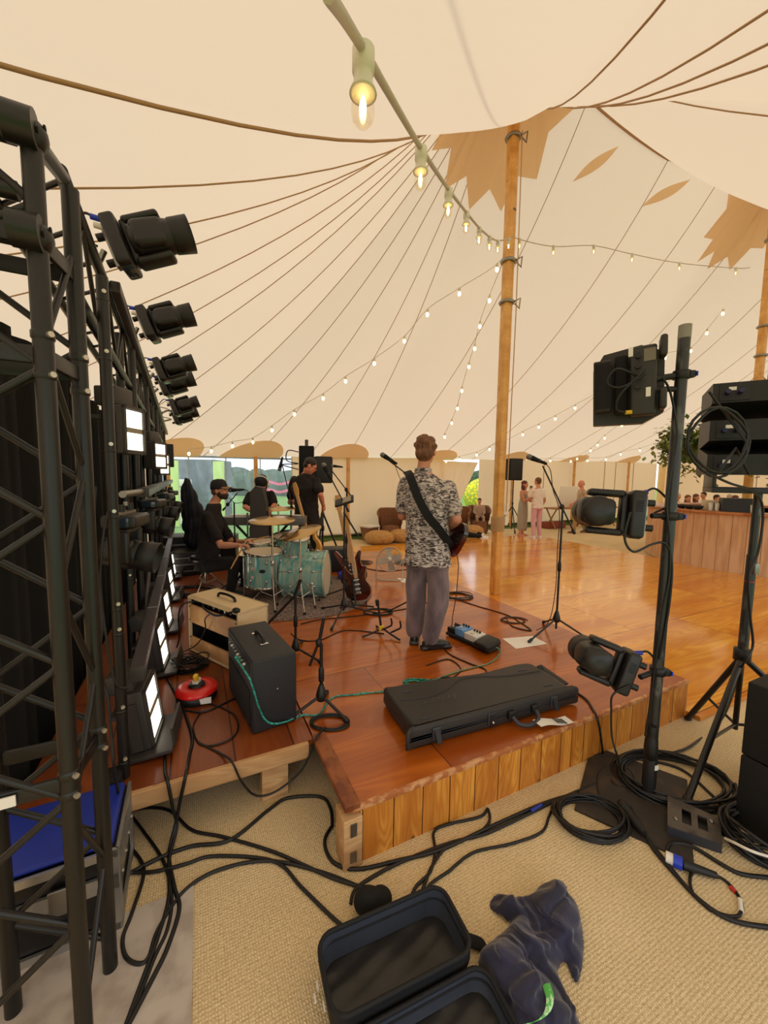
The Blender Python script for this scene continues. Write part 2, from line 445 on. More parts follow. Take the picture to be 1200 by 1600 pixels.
# king poles
KP = wood_mat('king_pole_pine', (228, 172, 88), (240, 190, 112), (210, 150, 70), rough=.35, coat=.25, seams=False, scale=.9)
ROPE = mat('hemp_rope', (196, 160, 112), .9, bump=(120, .6, (1, 1, 1)))
def king(i, label):
    u, v = POLES[i]; b = UV(u, v, .03)
    t = thing('king_pole', label, 'tent pole', b, 0, 'square pine king poles holding up the roof')
    m = MB(); M = frame(b, U_)
    m.box((0, 0, (TOPZ-.1)/2), (.125, .125, TOPZ-.1), M, .02); m.build('pole', KP, t)
    # rope lashing
    m = MB(); P = []
    for k in range(24*11): 
        a = 2*PI*k/24; P.append(b+Vector((math.cos(a)*.09, math.sin(a)*.09, 0.95+.02*k/24)))
    if i == 0: m.tube(P, .011, 5); m.build('rope_lashing', ROPE, t)
    for z in (4.75, 4.2, 6.35):
        m = MB(); m.lathe([(.1, -.02), (.115, 0), (.1, .02)], frame(b+Vector((0, 0, z)), U_), 16)
        m.tube([b+Vector((.1, -.05, z)), b+Vector((.17, -.06, z+.04)), b+Vector((.16, -.06, z-.1)), b+Vector((.1, -.05, z-.03))], .012, 6)
        m.build('cleat', STEEL, t)
    m = MB(); m.tube([b+Vector((.1, -.06, 6.4)), b+Vector((.115, -.07, 4)), b+Vector((.1, -.06, 1.25))], .007, 6); m.build('halyard', ROPE, t)
    if i == 0:
        m = MB(); m.box((.1, -.03, 1.28), (.09, .07, .17), frame(b, U_), .01); m.box((.1, -.05, 1.1), (.06, .06, .12), frame(b, U_), .01); m.build('socket_box', WHT, t)
king(0, 'square pine king pole standing on the dance floor beside the stage'); king(1, 'square pine king pole rising from inside the round bar'); king(2, 'farthest square pine king pole beyond the bar')
# ------------------------------------------------------------------ walls
WALLM = cloth_mat('canvas_wall', (244, 220, 190), (250, 214, 180), .36, 3)
def wseg(m, a, b, fold=.02, z0=.12):
    a = Vector(a); b = Vector(b); n = max(2, int((b-a).length/.09)); d = (b-a).normalized(); nn = Vector((-d.y, d.x)); r = []
    for k in range(n+1):
        p = a+(b-a)*k/n; w = fold*math.sin(k*1.9)*math.sin(k*.37+1)
        r.append([UV(p.x+nn.x*w*(1-q), p.y+nn.y*w*(1-q), z0+(zE(p.x)-z0)*q) for q in (0, .3, .65, 1)])
    m.sheet(r)
def wu(x): return toUV(wallpt(x))[0]
m = MB()
uwinR = wu(455); ugapL, ugapR = wu(728), wu(757)
wseg(m, (uwinR, vF(uwinR)), (ugapL-1.15, vF(3)), .02)
# drawn-back flap beside the opening
q = 14; r = []
for k in range(q+1):
    s_ = k/q; r.append([UV(ugapL-1.15+s_*(.25+1.15*h_)*.98, vF(3)+.04*math.sin(s_*16), .12+(zE(4)-.12)*h_) for h_ in (0, .25, .5, .75, 1)])
m.sheet(r)
wseg(m, (ugapR-.25, vF(ugapR)), (wu(1027), vF(wu(1027))), .02)
wf = tag(m.build('wall_far', WALLM), kind='structure')
m = MB(); wseg(m, (wu(1027)+.05, vF(14)+.0), (20.5, vF(20.5)), .01); tag(m.build('wall_far_right', cloth_mat('canvas_wall_warm', (240, 214, 164), (236, 200, 140), .5, 3)), kind='structure')
m = MB()
for i in range(0, 3): wseg(m, EV[i], EV[i+1])
wseg(m, EV[3], ((EV[3][0]+EV[4][0])/2, (EV[3][1]+EV[4][1])/2))
tag(m.build('wall_left', WALLM), kind='structure')
m = MB(); wseg(m, (9.5, -1.75), (20.5, -1.75)); tag(m.build('wall_near', WALLM), kind='structure')
m = MB()
for i in range(5, 9): wseg(m, EV[i], EV[i+1])
tag(m.build('wall_right', WALLM), kind='structure')
# green skirt strip at the foot of the wall, hanging seams
m = MB(); 
for a, b in ((uwinR, ugapL-.9), (ugapR, 20)):
    n = 40; m.sheet([[UV(a+(b-a)*k/n, vF(a)-.25-.1*math.sin(k*1.3), .015), UV(a+(b-a)*k/n, vF(a)+.1, .06), UV(a+(b-a)*k/n, vF(a)+.02, .16)] for k in range(n+1)])
tag(m.build('trim_1', mat('grass_strip', (88, 108, 42), .95, noise=(40, (60, 84, 28), 4))), kind='structure')
m = MB()
for x in (565, 609, 638, 850, 945, 962, 990):
    p = wallpt(x)-V_*.03; m.cyl((p.x, p.y, .15), (p.x, p.y, zE(toUV(p)[0])), .012, .012, 6)
m.build('wall_seam', TAPE, wf)
# clear window panel
m = MB(); wl = toUV(at(240, 870, 0))[0]
GL = bpy.data.materials.new('clear_pvc'); GL.use_nodes = True; nt = GL.node_tree; nt.nodes.clear()
o_ = nt.nodes.new('ShaderNodeOutputMaterial'); a_ = nt.nodes.new('ShaderNodeBsdfTransparent'); b_ = nt.nodes.new('ShaderNodeBsdfGlossy'); c_ = nt.nodes.new('ShaderNodeMixShader')
a_.inputs[0].default_value = (.9, .94, .97, 1); b_.inputs[1].default_value = .12; n_ = nt.nodes.new('ShaderNodeTexNoise'); n_.inputs['Scale'].default_value = 2.5; bb = nt.nodes.new('ShaderNodeBump'); bb.inputs['Strength'].default_value = .4
b_.inputs[0].default_value = (.8, .88, 1, 1)
dd_ = nt.nodes.new('ShaderNodeBsdfTranslucent'); dd_.inputs[0].default_value = (.8, .87, .95, 1); cc_ = nt.nodes.new('ShaderNodeMixShader'); cc_.inputs[0].default_value = .16
nt.links.new(n_.outputs[0], bb.inputs['Height']); nt.links.new(bb.outputs[0], b_.inputs['Normal']); c_.inputs[0].default_value = .08
nt.links.new(a_.outputs[0], c_.inputs[1]); nt.links.new(b_.outputs[0], c_.inputs[2]); nt.links.new(c_.outputs[0], cc_.inputs[1]); nt.links.new(dd_.outputs[0], cc_.inputs[2]); nt.links.new(cc_.outputs[0], o_.inputs[0])
r = []
for k in range(60):
    u = EV[0][0]+(uwinR-EV[0][0])*k/59; r.append([UV(u, vF(u)+.02*math.sin(k*.7+h_*5), .15+(zE(u)-.15)*h_) for h_ in (0, .25, .5, .75, .95, 1)])
m.sheet(r); win = tag(m.build('window_1', GL), kind='structure')
m = MB()
for k in range(0, 5):
    u = EV[0][0]+(uwinR-EV[0][0])*k/4; m.cyl(UV(u, vF(u)-.02, .1), UV(u, vF(u)-.02, zE(u)), .012, .012, 6)
m.obox(UV(EV[0][0], 10.22, zE(0)-.03), UV(uwinR, vF(uwinR)-.03, zE(0)-.01), .02, .05)
m.build('window_frame', mat('pvc_edge', (170, 190, 214), .5), win)
# ------------------------------------------------------------------ floor
def floor_mat():
    m = bpy.data.materials.new('coir_matting'); m.use_nodes = True; nt = m.node_tree; b = nt.nodes['Principled BSDF']; L = nt.links.new
    b.inputs['Roughness'].default_value = .95; b.inputs['Specular IOR Level'].default_value = .1
    tc = nt.nodes.new('ShaderNodeTexCoord'); mp = nt.nodes.new('ShaderNodeMapping'); mp.inputs['Rotation'].default_value = (0, 0, -TH); L(tc.outputs['Object'], mp.inputs[0])
    def wave(rot, sc, dist):
        mm = nt.nodes.new('ShaderNodeMapping'); mm.inputs['Rotation'].default_value = (0, 0, rot); L(mp.outputs[0], mm.inputs[0])
        w = nt.nodes.new('ShaderNodeTexWave'); w.inputs['Scale'].default_value = sc; w.inputs['Distortion'].default_value = dist; w.inputs['Detail'].default_value = 3; w.inputs['Detail Scale'].default_value = 3; L(mm.outputs[0], w.inputs[0]); return w
    w1 = wave(0, 32, 2.5); w2 = wave(PI/2, 26, 3)
    mu = nt.nodes.new('ShaderNodeMath'); mu.operation = 'MULTIPLY'; L(w1.outputs[1], mu.inputs[0]); L(w2.outputs[1], mu.inputs[1])
    n = nt.nodes.new('ShaderNodeTexNoise'); n.inputs['Scale'].default_value = 1.6; n.inputs['Detail'].default_value = 6; L(mp.outputs[0], n.inputs[0])
    nf = nt.nodes.new('ShaderNodeTexNoise'); nf.inputs['Scale'].default_value = 90; nf.inputs['Detail'].default_value = 3; L(mp.outputs[0], nf.inputs[0])
    r = nt.nodes.new('ShaderNodeValToRGB'); e = r.color_ramp.elements; e[0].position = .0; e[0].color = (*lin((168, 138, 96)), 1); e[1].position = .6; e[1].color = (*lin((246, 224, 180)), 1)
    a2 = nt.nodes.new('ShaderNodeMath'); a2.operation = 'MULTIPLY_ADD'; a2.inputs[1].default_value = .5; L(mu.outputs[0], a2.inputs[0]); 
    a3 = nt.nodes.new('ShaderNodeMath'); a3.operation = 'MULTIPLY'; a3.inputs[1].default_value = .62; L(nf.outputs[0], a3.inputs[0]); L(a3.outputs[0], a2.inputs[2])
    L(a2.outputs[0], r.inputs[0])
    mx = nt.nodes.new('ShaderNodeMix'); mx.data_type = 'RGBA'; mx.blend_type = 'MULTIPLY'; mx.inputs[0].default_value = .55; L(r.outputs[0], mx.inputs[6])
    r2 = nt.nodes.new('ShaderNodeValToRGB'); r2.color_ramp.elements[0].position = .35; r2.color_ramp.elements[0].color = (.78, .75, .7, 1); r2.color_ramp.elements[1].position = .65; L(n.outputs[0], r2.inputs[0]); L(r2.outputs[0], mx.inputs[7])
    L(mx.outputs[2], b.inputs['Base Color'])
    bp = nt.nodes.new('ShaderNodeBump'); bp.inputs['Strength'].default_value = .8; bp.inputs['Distance'].default_value = .006; L(a2.outputs[0], bp.inputs['Height']); L(bp.outputs[0], b.inputs['Normal'])
    return m
CARP = floor_mat()
m = MB(); m.quad(UV(-3.9, -1.7, 0), UV(22.8, -1.7, 0), UV(22.8, 10.7, 0), UV(-3.9, 10.2, 0)); tag(m.build('floor', CARP), kind='structure')
SLAB = mat('grey_slab', (190, 180, 170), .8, noise=(9, (166, 154, 144), 8, .45, .62, (1, 1, 1)), bump=(20, .1))
m = MB(); m.prism([at(303, 1385, 0)[:2], at(298, 1700, 0)[:2], at(-700, 1700, 0)[:2], at(-400, 1500, 0)[:2], at(195, 1428, 0)[:2]], .001, .006); tag(m.build('floor_slab', SLAB), kind='structure')
m = MB(); m.quad(V(-60, -20, -.03), V(60, -20, -.03), V(60, 90, -.03), V(-60, 90, -.03))
tag(m.build('ground', mat('lawn', (112, 150, 62), .95, noise=(6, (86, 128, 44), 6, .4, .62, (1, 1, 1)))), kind='structure')
# dance floor
DFM = wood_mat('dance_floor_ply', (224, 144, 34), (246, 182, 66), (208, 124, 26), rough=.17, coat=.35, board=(1.22, 0), seam=.004, rot=-TH, scale=.55, knots=False, seamcol=(110, 62, 22))
m = MB(); m.prism([UV(3.3, 1.42)[:2], UV(9.45, 1.42)[:2], UV(9.45, 8.9)[:2], UV(3.3, 8.9)[:2]], .003, .032)
single(m, 'dance_floor', DFM, 'glossy orange plywood dance floor spreading out beyond the stage', 'dance floor')
# ------------------------------------------------------------------ stage
SZ = .28
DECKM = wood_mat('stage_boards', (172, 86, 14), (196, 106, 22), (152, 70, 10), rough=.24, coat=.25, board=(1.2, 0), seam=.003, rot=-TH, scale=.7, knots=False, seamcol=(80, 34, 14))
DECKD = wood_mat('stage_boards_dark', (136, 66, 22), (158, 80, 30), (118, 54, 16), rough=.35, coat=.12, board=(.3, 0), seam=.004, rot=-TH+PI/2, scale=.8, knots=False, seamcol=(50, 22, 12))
FASC = wood_mat('knotty_pine', (206, 128, 40), (234, 166, 70), (176, 98, 28), rough=.45, coat=.1, board=(.16, 0), seam=.003, rot=0, scale=1.6)
RAW = wood_mat('raw_timber', (196, 152, 102), (222, 182, 132), (180, 134, 86), rough=.8, seams=False, scale=1.5, rot=-TH)
st = thing('stage_platform', 'low stage deck of varnished boards with a knotty pine front', 'stage', UV(.57, 1.52, 0))
m = MB(); m.prism([UV(.575, 1.52)[:2], UV(3.28, 1.52)[:2], UV(3.28, 7)[:2], UV(.575, 7)[:2]], SZ-.03, SZ); m.build('deck_top', DECKM, st)
def fascia_obj(parent, a, b, z0, z1, name='fascia'):
    L_ = (Vector(b)-Vector(a)).length; d = (Vector(b)-Vector(a)).normalized()
    mm = MB(); mm.box((0, 0, 0), (z1-z0, L_, .02)); o = mm.build(name, FASC, parent, local=True)
    x = Vector((0, 0, 1)); z = x.cross(d); M = Matrix((x, d, z)).transposed().to_4x4(); M.translation = (Vector(a)+Vector(b))/2+Vector((0, 0, (z0+z1)/2-a[2]))
    o.matrix_local = PW[parent.name].inverted() @ M; return o
fascia_obj(st, UV(.64, 1.515, 0), UV(2.02, 1.515, 0), .0, SZ-.022)
fascia_obj(st, UV(2.03, 1.515, 0), UV(3.28, 1.515, 0), .0, SZ-.022)
fascia_obj(st, UV(3.285, 1.52, 0), UV(3.285, 7, 0), .03, SZ-.022)
m = MB(); m.obox(UV(.6, 1.512, SZ-.011), UV(3.29, 1.512, SZ-.011), .022, .026, bev=.003); m.build('edge_strip', mat('worn_edge', (176, 104, 56), .6, noise=(20, (214, 160, 110), 5, .45, .6, (1, 1, 1))), st)
m = MB(); m.obox(UV(.6, 1.5, SZ+.006), UV(.6, 2.04, SZ+.006), .075, .03, bev=.004); m.build('side_batten', mat('batten', (150, 84, 40), .5, noise=(12, (112, 54, 22), 5)), st)
m = MB(); m.box((.6, 1.545, .12), (.09, .11, .24), Matrix.Rotation(TH, 4, 'Z'), .004); m.build('corner_post', RAW, st)
for z, h in ((.19, .06), (.06, .05)):
    m = MB(); m.box((.6, 1.487, z), (.03, .006, h), Matrix.Rotation(TH, 4, 'Z')); m.build('joist_bracket', STEEL, st)
st2 = thing('stage_deck', 'open-sided stage deck of dark boards under the two amplifiers', 'stage', UV(-1, 2.03, 0))
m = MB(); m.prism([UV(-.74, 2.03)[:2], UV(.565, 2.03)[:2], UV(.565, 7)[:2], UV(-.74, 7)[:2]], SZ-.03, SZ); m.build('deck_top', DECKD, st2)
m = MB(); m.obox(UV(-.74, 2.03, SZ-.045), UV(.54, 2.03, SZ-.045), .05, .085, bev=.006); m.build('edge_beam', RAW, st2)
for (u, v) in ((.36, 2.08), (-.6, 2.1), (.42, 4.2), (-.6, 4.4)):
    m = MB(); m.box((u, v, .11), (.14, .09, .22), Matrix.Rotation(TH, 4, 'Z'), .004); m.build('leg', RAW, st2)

# ------------------------------------------------------------------ outside, seen through the clear panel
HEDG = mat('hedge_leaves', (70, 92, 62), .9, noise=(3, (40, 60, 44), 6, .4, .6, (1, 1, 1)), bump=(8, 1.0))
def hedge(x, y, w, h, label):
    m = MB()
    for k in range(int(w*1.6)):
        m.ell((x-w/2+k/1.6, y+random.uniform(-1, 1), h*random.uniform(.3, .45)), (random.uniform(1.2, 2), 1.4, h*random.uniform(.42, .6)), None, 12, 8)
    single(m, 'hedge', HEDG, label, 'hedge')
hedge(-19, 36, 26, 2.6, 'dark tree line beyond the lawn at the left of the clear panel'); hedge(8, 44, 26, 2.9, 'dark tree line beyond the lawn seen through the tent opening')
p = at(306, 800, 0); BY = 15.0
m = MB(); c = dep(307, 745, BY); m.box((c.x, BY, 1.14), (2.1, 1.6, 2.32), None, .05); single(m, 'storage_container', mat('slate_blue', (96, 108, 118), .7, noise=(6, (70, 82, 94), 5)), 'slate coloured container standing outside beyond the clear panel', 'container')
m = MB(); c = dep(284, 757, BY-1.2); m.box((c.x, BY-1.2, 1.45), (.6, .3, .25), None, .03); m.box((c.x, BY-1.2, .65), (.5, .2, 1.3)); single(m, 'serving_table', WHT, 'white box on a stand in front of the slate container outside', 'table')
for k, (px, w_) in enumerate(((272, .35), (343, .35))):
    c = dep(px, 790, BY-2); m = MB(); m.box((c.x, BY-2, 1.1), (w_, .08, 2.2), None, .01); single(m, 'banner_post', mat('lime_banner', (196, 226, 120), .7), ['lime green banner post outside at the left end of the clear panel', 'lime green banner post outside behind the head of the drummer'][k], 'banner')
c = dep(433, 762, 14); m = MB()
for dz in (.12, -.16): m.sheet([[Vector((c.x-.5+.1*k, 14, c.z+dz+.04*math.sin(k*.8)+h_)) for k in range(11)] for h_ in (0, .09)]); m.sheet([[Vector((c.x-.5+.1*k, 14.02, c.z+dz+.04*math.sin(k*.8)+h_)) for k in range(11)] for h_ in (0, .09)])
m.box((c.x-.55, 14, c.z/2+.1), (.04, .04, c.z+.2)); m.box((c.x+.55, 14, c.z/2+.1), (.04, .04, c.z+.2)); single(m, 'pink_banner', mat('pink_sign', (240, 90, 140), .6), 'pink lettered banner on two posts outside behind the keyboard player', 'banner')
m = MB(); c = dep(752, 800, 19); m.ell((c.x, 19, .9), (.9, .8, .9), None, 14, 10); single(m, 'flowering_bush', mat('yellow_bush', (150, 170, 60), .9, noise=(9, (240, 210, 40), 3, .5, .56, (1, 1, 1))), 'green bush with yellow flowers outside the tent opening', 'bush')
# ------------------------------------------------------------------ lighting wall on the left
DT = Vector((-308, 610, 0)).normalized()         # runs away from the camera
NT = Vector((DT.y, -DT.x, 0))                    # points on to the stage
C1 = Vector((-1.02, 1.2, 0))
def T(s, off=0.0, z=0.0): return C1 + DT*s + NT*off + Vector((0, 0, z))
def railz(s): return 2.82-.04*max(0, s)
BOLT = mat('bolt', (206, 200, 186), .35, .8)
GRYM = mat('grey_powdercoat', (58, 54, 52), .45)
PURP = mat('batten_housing', (66, 58, 62), .35)
LITM = mat('lit_led', (255, 250, 240), .5, emit=(255, 244, 222), es=3.2)
DRAPE = mat('black_drape', (10, 10, 11), .95)
# near tower
K1 = Vector((-.885, 1.04, 0))
tw = thing('truss_tower', 'black box truss tower nearest the camera at the left edge', 'truss', K1)
C2 = Vector((-.945, 1.235, 0)); C0 = K1-NT*.26; C3 = C2-NT*.26
K1Z, C2Z = Hz(K1, 212), Hz(C2, 296)
for c in (K1, C2, C0, C3):
    m = MB(); m.cyl(c, c+Vector((0, 0, K1Z if c in (K1, C0) else C2Z)), .0225, None, 20); m.build('chord', BLK, tw)
def zig(a, b, zs, r=.011):
    for k in range(len(zs)-1):
        p, q = (a, b) if k % 2 == 0 else (b, a)
        m = MB(); m.cyl(p+Vector((0, 0, zs[k])), q+Vector((0, 0, zs[k+1])), r, None, 10); m.build('brace', BLK, tw)
zs = [.02+.2*k for k in range(14)]
zig(K1, C0, zs, .010); zig(K1, C2, [.1+.33*k for k in range(8)], .009); zig(C2, C3, [.12+.2*k for k in range(12)], .010)
for z in (.87, 2.05, 2.34):
    for a, b in ((K1, C0), (K1, C2), (C2, C3)):
        m = MB(); m.obox(a+Vector((0, 0, z)), b+Vector((0, 0, z)), .014, .045, bev=.004); m.build('end_plate', BLK, tw)
for c in (K1, C2):
    for z in (.84, .90, 2.0, 2.1):
        m = MB(); m.lathe([(.0228, -.012), (.0255, -.008), (.0255, .008), (.0228, .012)], Matrix.Translation(c+Vector((0, 0, z))), 18); m.build('collar', BLK, tw)
        d = (Vector((0, 0, 0))-c).normalized(); q = c+Vector((.026*.8, -.026*.3, z)); m = MB(); m.cyl(q, q+Vector((.012, -.005, 0)), .0075, None, 10); m.build('bolt', BOLT, tw)
for z, in ((K1Z,), (Hz(K1, 372),)):
    for c in (K1,):
        m = MB(); a = c+Vector((0, 0, z)); m.cyl(a+NT*-.03+Vector((0, -.03, 0)), a+NT*.03+Vector((0, -.03, 0)), .042, None, 20)
        m.ell(a, (.036, .036, .04)); m.build('corner_joint', BLK, tw)
        for k in (-1, 0, 1):
            m = MB(); q = a+NT*.031+Vector((0, -.03, 0))+Vector((0, .022*k, .022*k)); m.cyl(q, q+NT*.004, .008, None, 10); m.build('bolt_hole', BLKM, tw)
# head truss running left across the frame
hd = thing('truss_beam', 'short black truss beam leaving the frame at the upper left corner', 'truss', C0+Vector((0, 0, 2.34)))
for z in (K1Z, Hz(K1, 300), Hz(K1, 372)):
    m = MB(); m.cyl(K1+Vector((-.04, 0, z)), K1-NT*1.2+Vector((0, 0, z)), .022, None, 18); m.build('chord', BLK, hd)
for k in range(4):
    m = MB(); m.cyl(K1-NT*(.1+.25*k)+Vector((0, 0, 2.66)), K1-NT*(.3+.25*k)+Vector((0, 0, 2.40)), .011, None, 10); m.build('brace', BLK, hd)
# top truss along the stage side
tt = thing('truss_rail', 'long black truss rail carrying the row of moving heads', 'truss', T(.3, 0, 2.5))
LR = 7.0
m = MB(); m.cyl(K1+Vector((0, 0, K1Z)), T(.34, 0, railz(.3)), .022, None, 16); m.build('chord', BLK, tt)
m = MB(); m.cyl(K1+Vector((0, 0, Hz(K1, 372))), T(.34, 0, 2.46), .014, None, 16); m.build('chord', BLK, tt)
for off, dz in ((0, 0), (-.27, 0), (0, -.36)):
    m = MB(); m.cyl(T(.3, off, railz(.3)+dz), T(LR, off, railz(LR)+dz*.7), .024, None, 16); m.build('chord', BLK, tt)
s_ = .35; k = 0
while s_ < LR-.3:
    a = T(s_, 0, railz(s_)-(0 if k % 2 else .36)); b = T(s_+.28, 0, railz(s_+.28)-(.36 if k % 2 else 0))
    m = MB(); m.cyl(a, b, .010, None, 8); m.build('brace', BLK, tt)
    m = MB(); m.cyl(T(s_, 0, railz(s_)), T(s_+.28, -.27, railz(s_+.28)), .010, None, 8); m.build('brace', BLK, tt); s_ += .28; k += 1
m = MB(); m.obox(T(1.1, .05, railz(1.1)-.02), T(LR, .05, railz(LR)-.02), .05, .06, bev=.008); single(m, 'pipe_cover', PURP, 'straight dark plum coloured bar along the top of the lighting wall', 'bar')
# drape
m = MB(); r = []
for k in range(132):
    s_ = .62+k*.05; w = -.42+.03*math.sin(k*1.3)+.02*math.sin(k*.41)
    r.append([T(s_, w, z) for z in (.02, .8, 1.6, 2.2, 2.52-.03*max(0, s_))])
m.sheet(r); single(m, 'backdrop_drape', DRAPE, 'black cloth backdrop hanging behind the lighting wall', 'curtain')
# scaffold posts
def post(s, off, z0, z1, label, r=.024, bolts=()):
    p = T(s, off, 0); t = thing('upright_pipe', label, 'pipe', p+Vector((0, 0, z0)), group='upright pipes of the lighting wall')
    m = MB(); m.cyl(p+Vector((0, 0, z0)), p+Vector((0, 0, z1)), r, None, 18); m.build('tube', BLK, t)
    for z in bolts:
        m = MB(); m.lathe([(r, -.006), (r+.003, 0), (r, .006)], Matrix.Translation(p+Vector((0, 0, z))), 16); m.build('collar', BLK, t)
        m = MB(); q = p+Vector((r*.7, -r*.7, z+.03)); m.cyl(q, q+Vector((.008, -.008, 0)), .0085, None, 10); m.build('bolt', BOLT, t)
    return t
b3 = at(195, 1214, SZ); s3 = (b3-C1).dot(DT); o3 = (b3-C1).dot(NT)
post(s3, o3,  SZ+.002, 2.6, 'black upright pipe standing on the front edge of the dark stage deck', .0235, (.36, .62, 1.0, 1.12, 1.55, 1.85, 2.25, 2.5))
for i, (s, o) in enumerate(((1.75, -.02), (2.05, .02), (2.95, -.02), (3.2, .02), (4.2, 0), (4.45, .03), (5.5, 0), (6.6, .02))):
    post(s, o, SZ+.002, railz(s)-.05, ['black upright pipe behind the nearest lit wall panel', 'black upright pipe just beyond the nearest lit wall panel', 'third upright pipe along the lighting wall, near the second hung lamp',
        'fourth upright pipe along the lighting wall, before the paired panels', 'upright pipe behind the second lit panel of the wall', 'upright pipe just past the second lit panel of the wall', 'upright pipe near the far end of the lighting wall', 'farthest upright pipe at the window end of the lighting wall'][i], .026, (1.0, 1.9))
p = [T(.95, -.02, 1.15), T(.98, -.02, .8), T(1.9, -.1, .42)]
m = MB(); m.cyl(T(1.15, .06, .34), T(3.2, .02, 1.05), .02, None, 14); single(m, 'brace_pipe', GRYM, 'sloping tan-grey brace pipe low behind the long batten', 'pipe')
# long battens
def batten(s0, s1, off, z, w, h, label, curve=0.0, seg=True):
    t = thing('light_batten', label, 'light', T(s0, off, z-h/2), group='long light battens')
    m = MB(); n = 18
    for k in range(n):
        a = s0+(s1-s0)*k/n; b = s0+(s1-s0)*(k+1)/n
        m.obox(T(a, off, z), T(b+.002, off, z), w, h, bev=.0)
    m.build('housing', PURP, t)
    m = MB(); m.obox(T(s0-.012, off, z), T(s0, off, z), w*1.1, h*1.1, bev=.004); m.build('end_cap', GRYM, t)
    k = s0+1.0
    while k < s1:
        m = MB(); m.obox(T(k, off, z), T(k+.012, off, z), w*1.06, h*1.06); m.build('joint', ALU, t); k += 1.0
    m = MB(); m.obox(T(s0, off+w*.5, z), T(s1, off+w*.5, z), .004, h*.7); m.build('lens_strip', mat('batten_lens', (120, 116, 122), .25), t)
    return t
batten(.72, 6.4, .12, .74, .06, .07, 'long grey batten running low along the stage edge of the lighting wall')
batten(1.38, 6.2, .12, 1.63, .06, .055, 'level grey batten running at head height along the lighting wall')
m = MB(); m.cyl(T(1.05, .05, 1.635), T(1.42, .12, 1.635), .02, None, 12); single(m, 'spigot', STEEL, 'short bright spigot between the upright pipe and the level batten', 'clamp')
# strobe panels
def panel(s, off, z, w, h, label, tilt=0.0, foot=False, group='lit strobe panels'):
    c = T(s, off, z); t = thing('strobe_panel', label, 'stage light', c-Vector((0, 0, h/2)), group=group)
    nx = (NT*math.cos(.5)-DT*math.sin(.5)) if not foot else (NT*math.cos(.12)-DT*math.sin(.12))
    M = frame(c, nx, Vector((0, 0, 1))+nx*tilt)      # x faces out
    m = MB(); m.box((-.05, 0, 0), (.1, w, h), M, .008); m.build('housing', GRYM, t)
    m = MB()
    for a, b, cc, dd in ((0, h/2-.008, w, .016), (0, -h/2+.008, w, .016), (-w/2+.008, 0, .016, h), (w/2-.008, 0, .016, h)): m.box((.006, a, b), (.014, cc, dd), M)
    m.build('bezel', GRYM, t)
    for k in (-1, 1):
        m = MB(); m.box((.001, 0, k*h*.235), (.006, w-.036, h*.36), M); m.build('lit_cell', LITM, t)
    m = MB(); m.box((.001, 0, 0), (.008, w-.036, h*.08), M); m.build('divider', mat('reflector', (150, 138, 118), .4), t)
    m = MB()
    for sg in (-1, 1): m.box((-.06, sg*(w/2+.008), -.02), (.05, .008, h*.8), M)
    m.box((-.13, 0, .06), (.05, w+.03, .02), M); m.box((-.1, 0, h/2+.05), (.12, w*.8, .1), M, .01); m.build('bracket', GRYM, t)
    if foot:
        m = MB(); m.box((-.02, 0, -h/2-.012), (.24, w+.1, .02), M, .003); m.box((.1, 0, -h/2+.03), (.012, w, .1), M); m.build('floor_plate', GRYM, t)
        for k in range(9):
            m = MB(); m.box((-.105, (k-4)*.02, -.02), (.004, .008, .16), M); m.build('vent', BLKM, t)
    return t
panel(.98, .12, 1.98, .17, .25, 'nearest lit panel with two glowing cells high on the lighting wall')
panel(2.9, .14, 1.93, .2, .26, 'second lit panel, seen nearly edge-on halfway along the wall')
panel(3.6, .14, 1.86, .2, .24, 'third lit panel, dropped lower just before the window')
for i, s in enumerate((.85, 1.75, 2.6, 3.6, 4.7)):
    panel(s, .17, SZ+.2, .26, .32, ['nearest lit floor panel standing on the front of the dark deck', 'second lit floor panel under the long batten, beside the cable pile', 'third lit floor panel behind the tan amplifier', 'fourth lit floor panel level with the drummer', 'farthest lit floor panel under the end of the long batten'][i], -.12, True, 'lit panels along the foot of the wall')
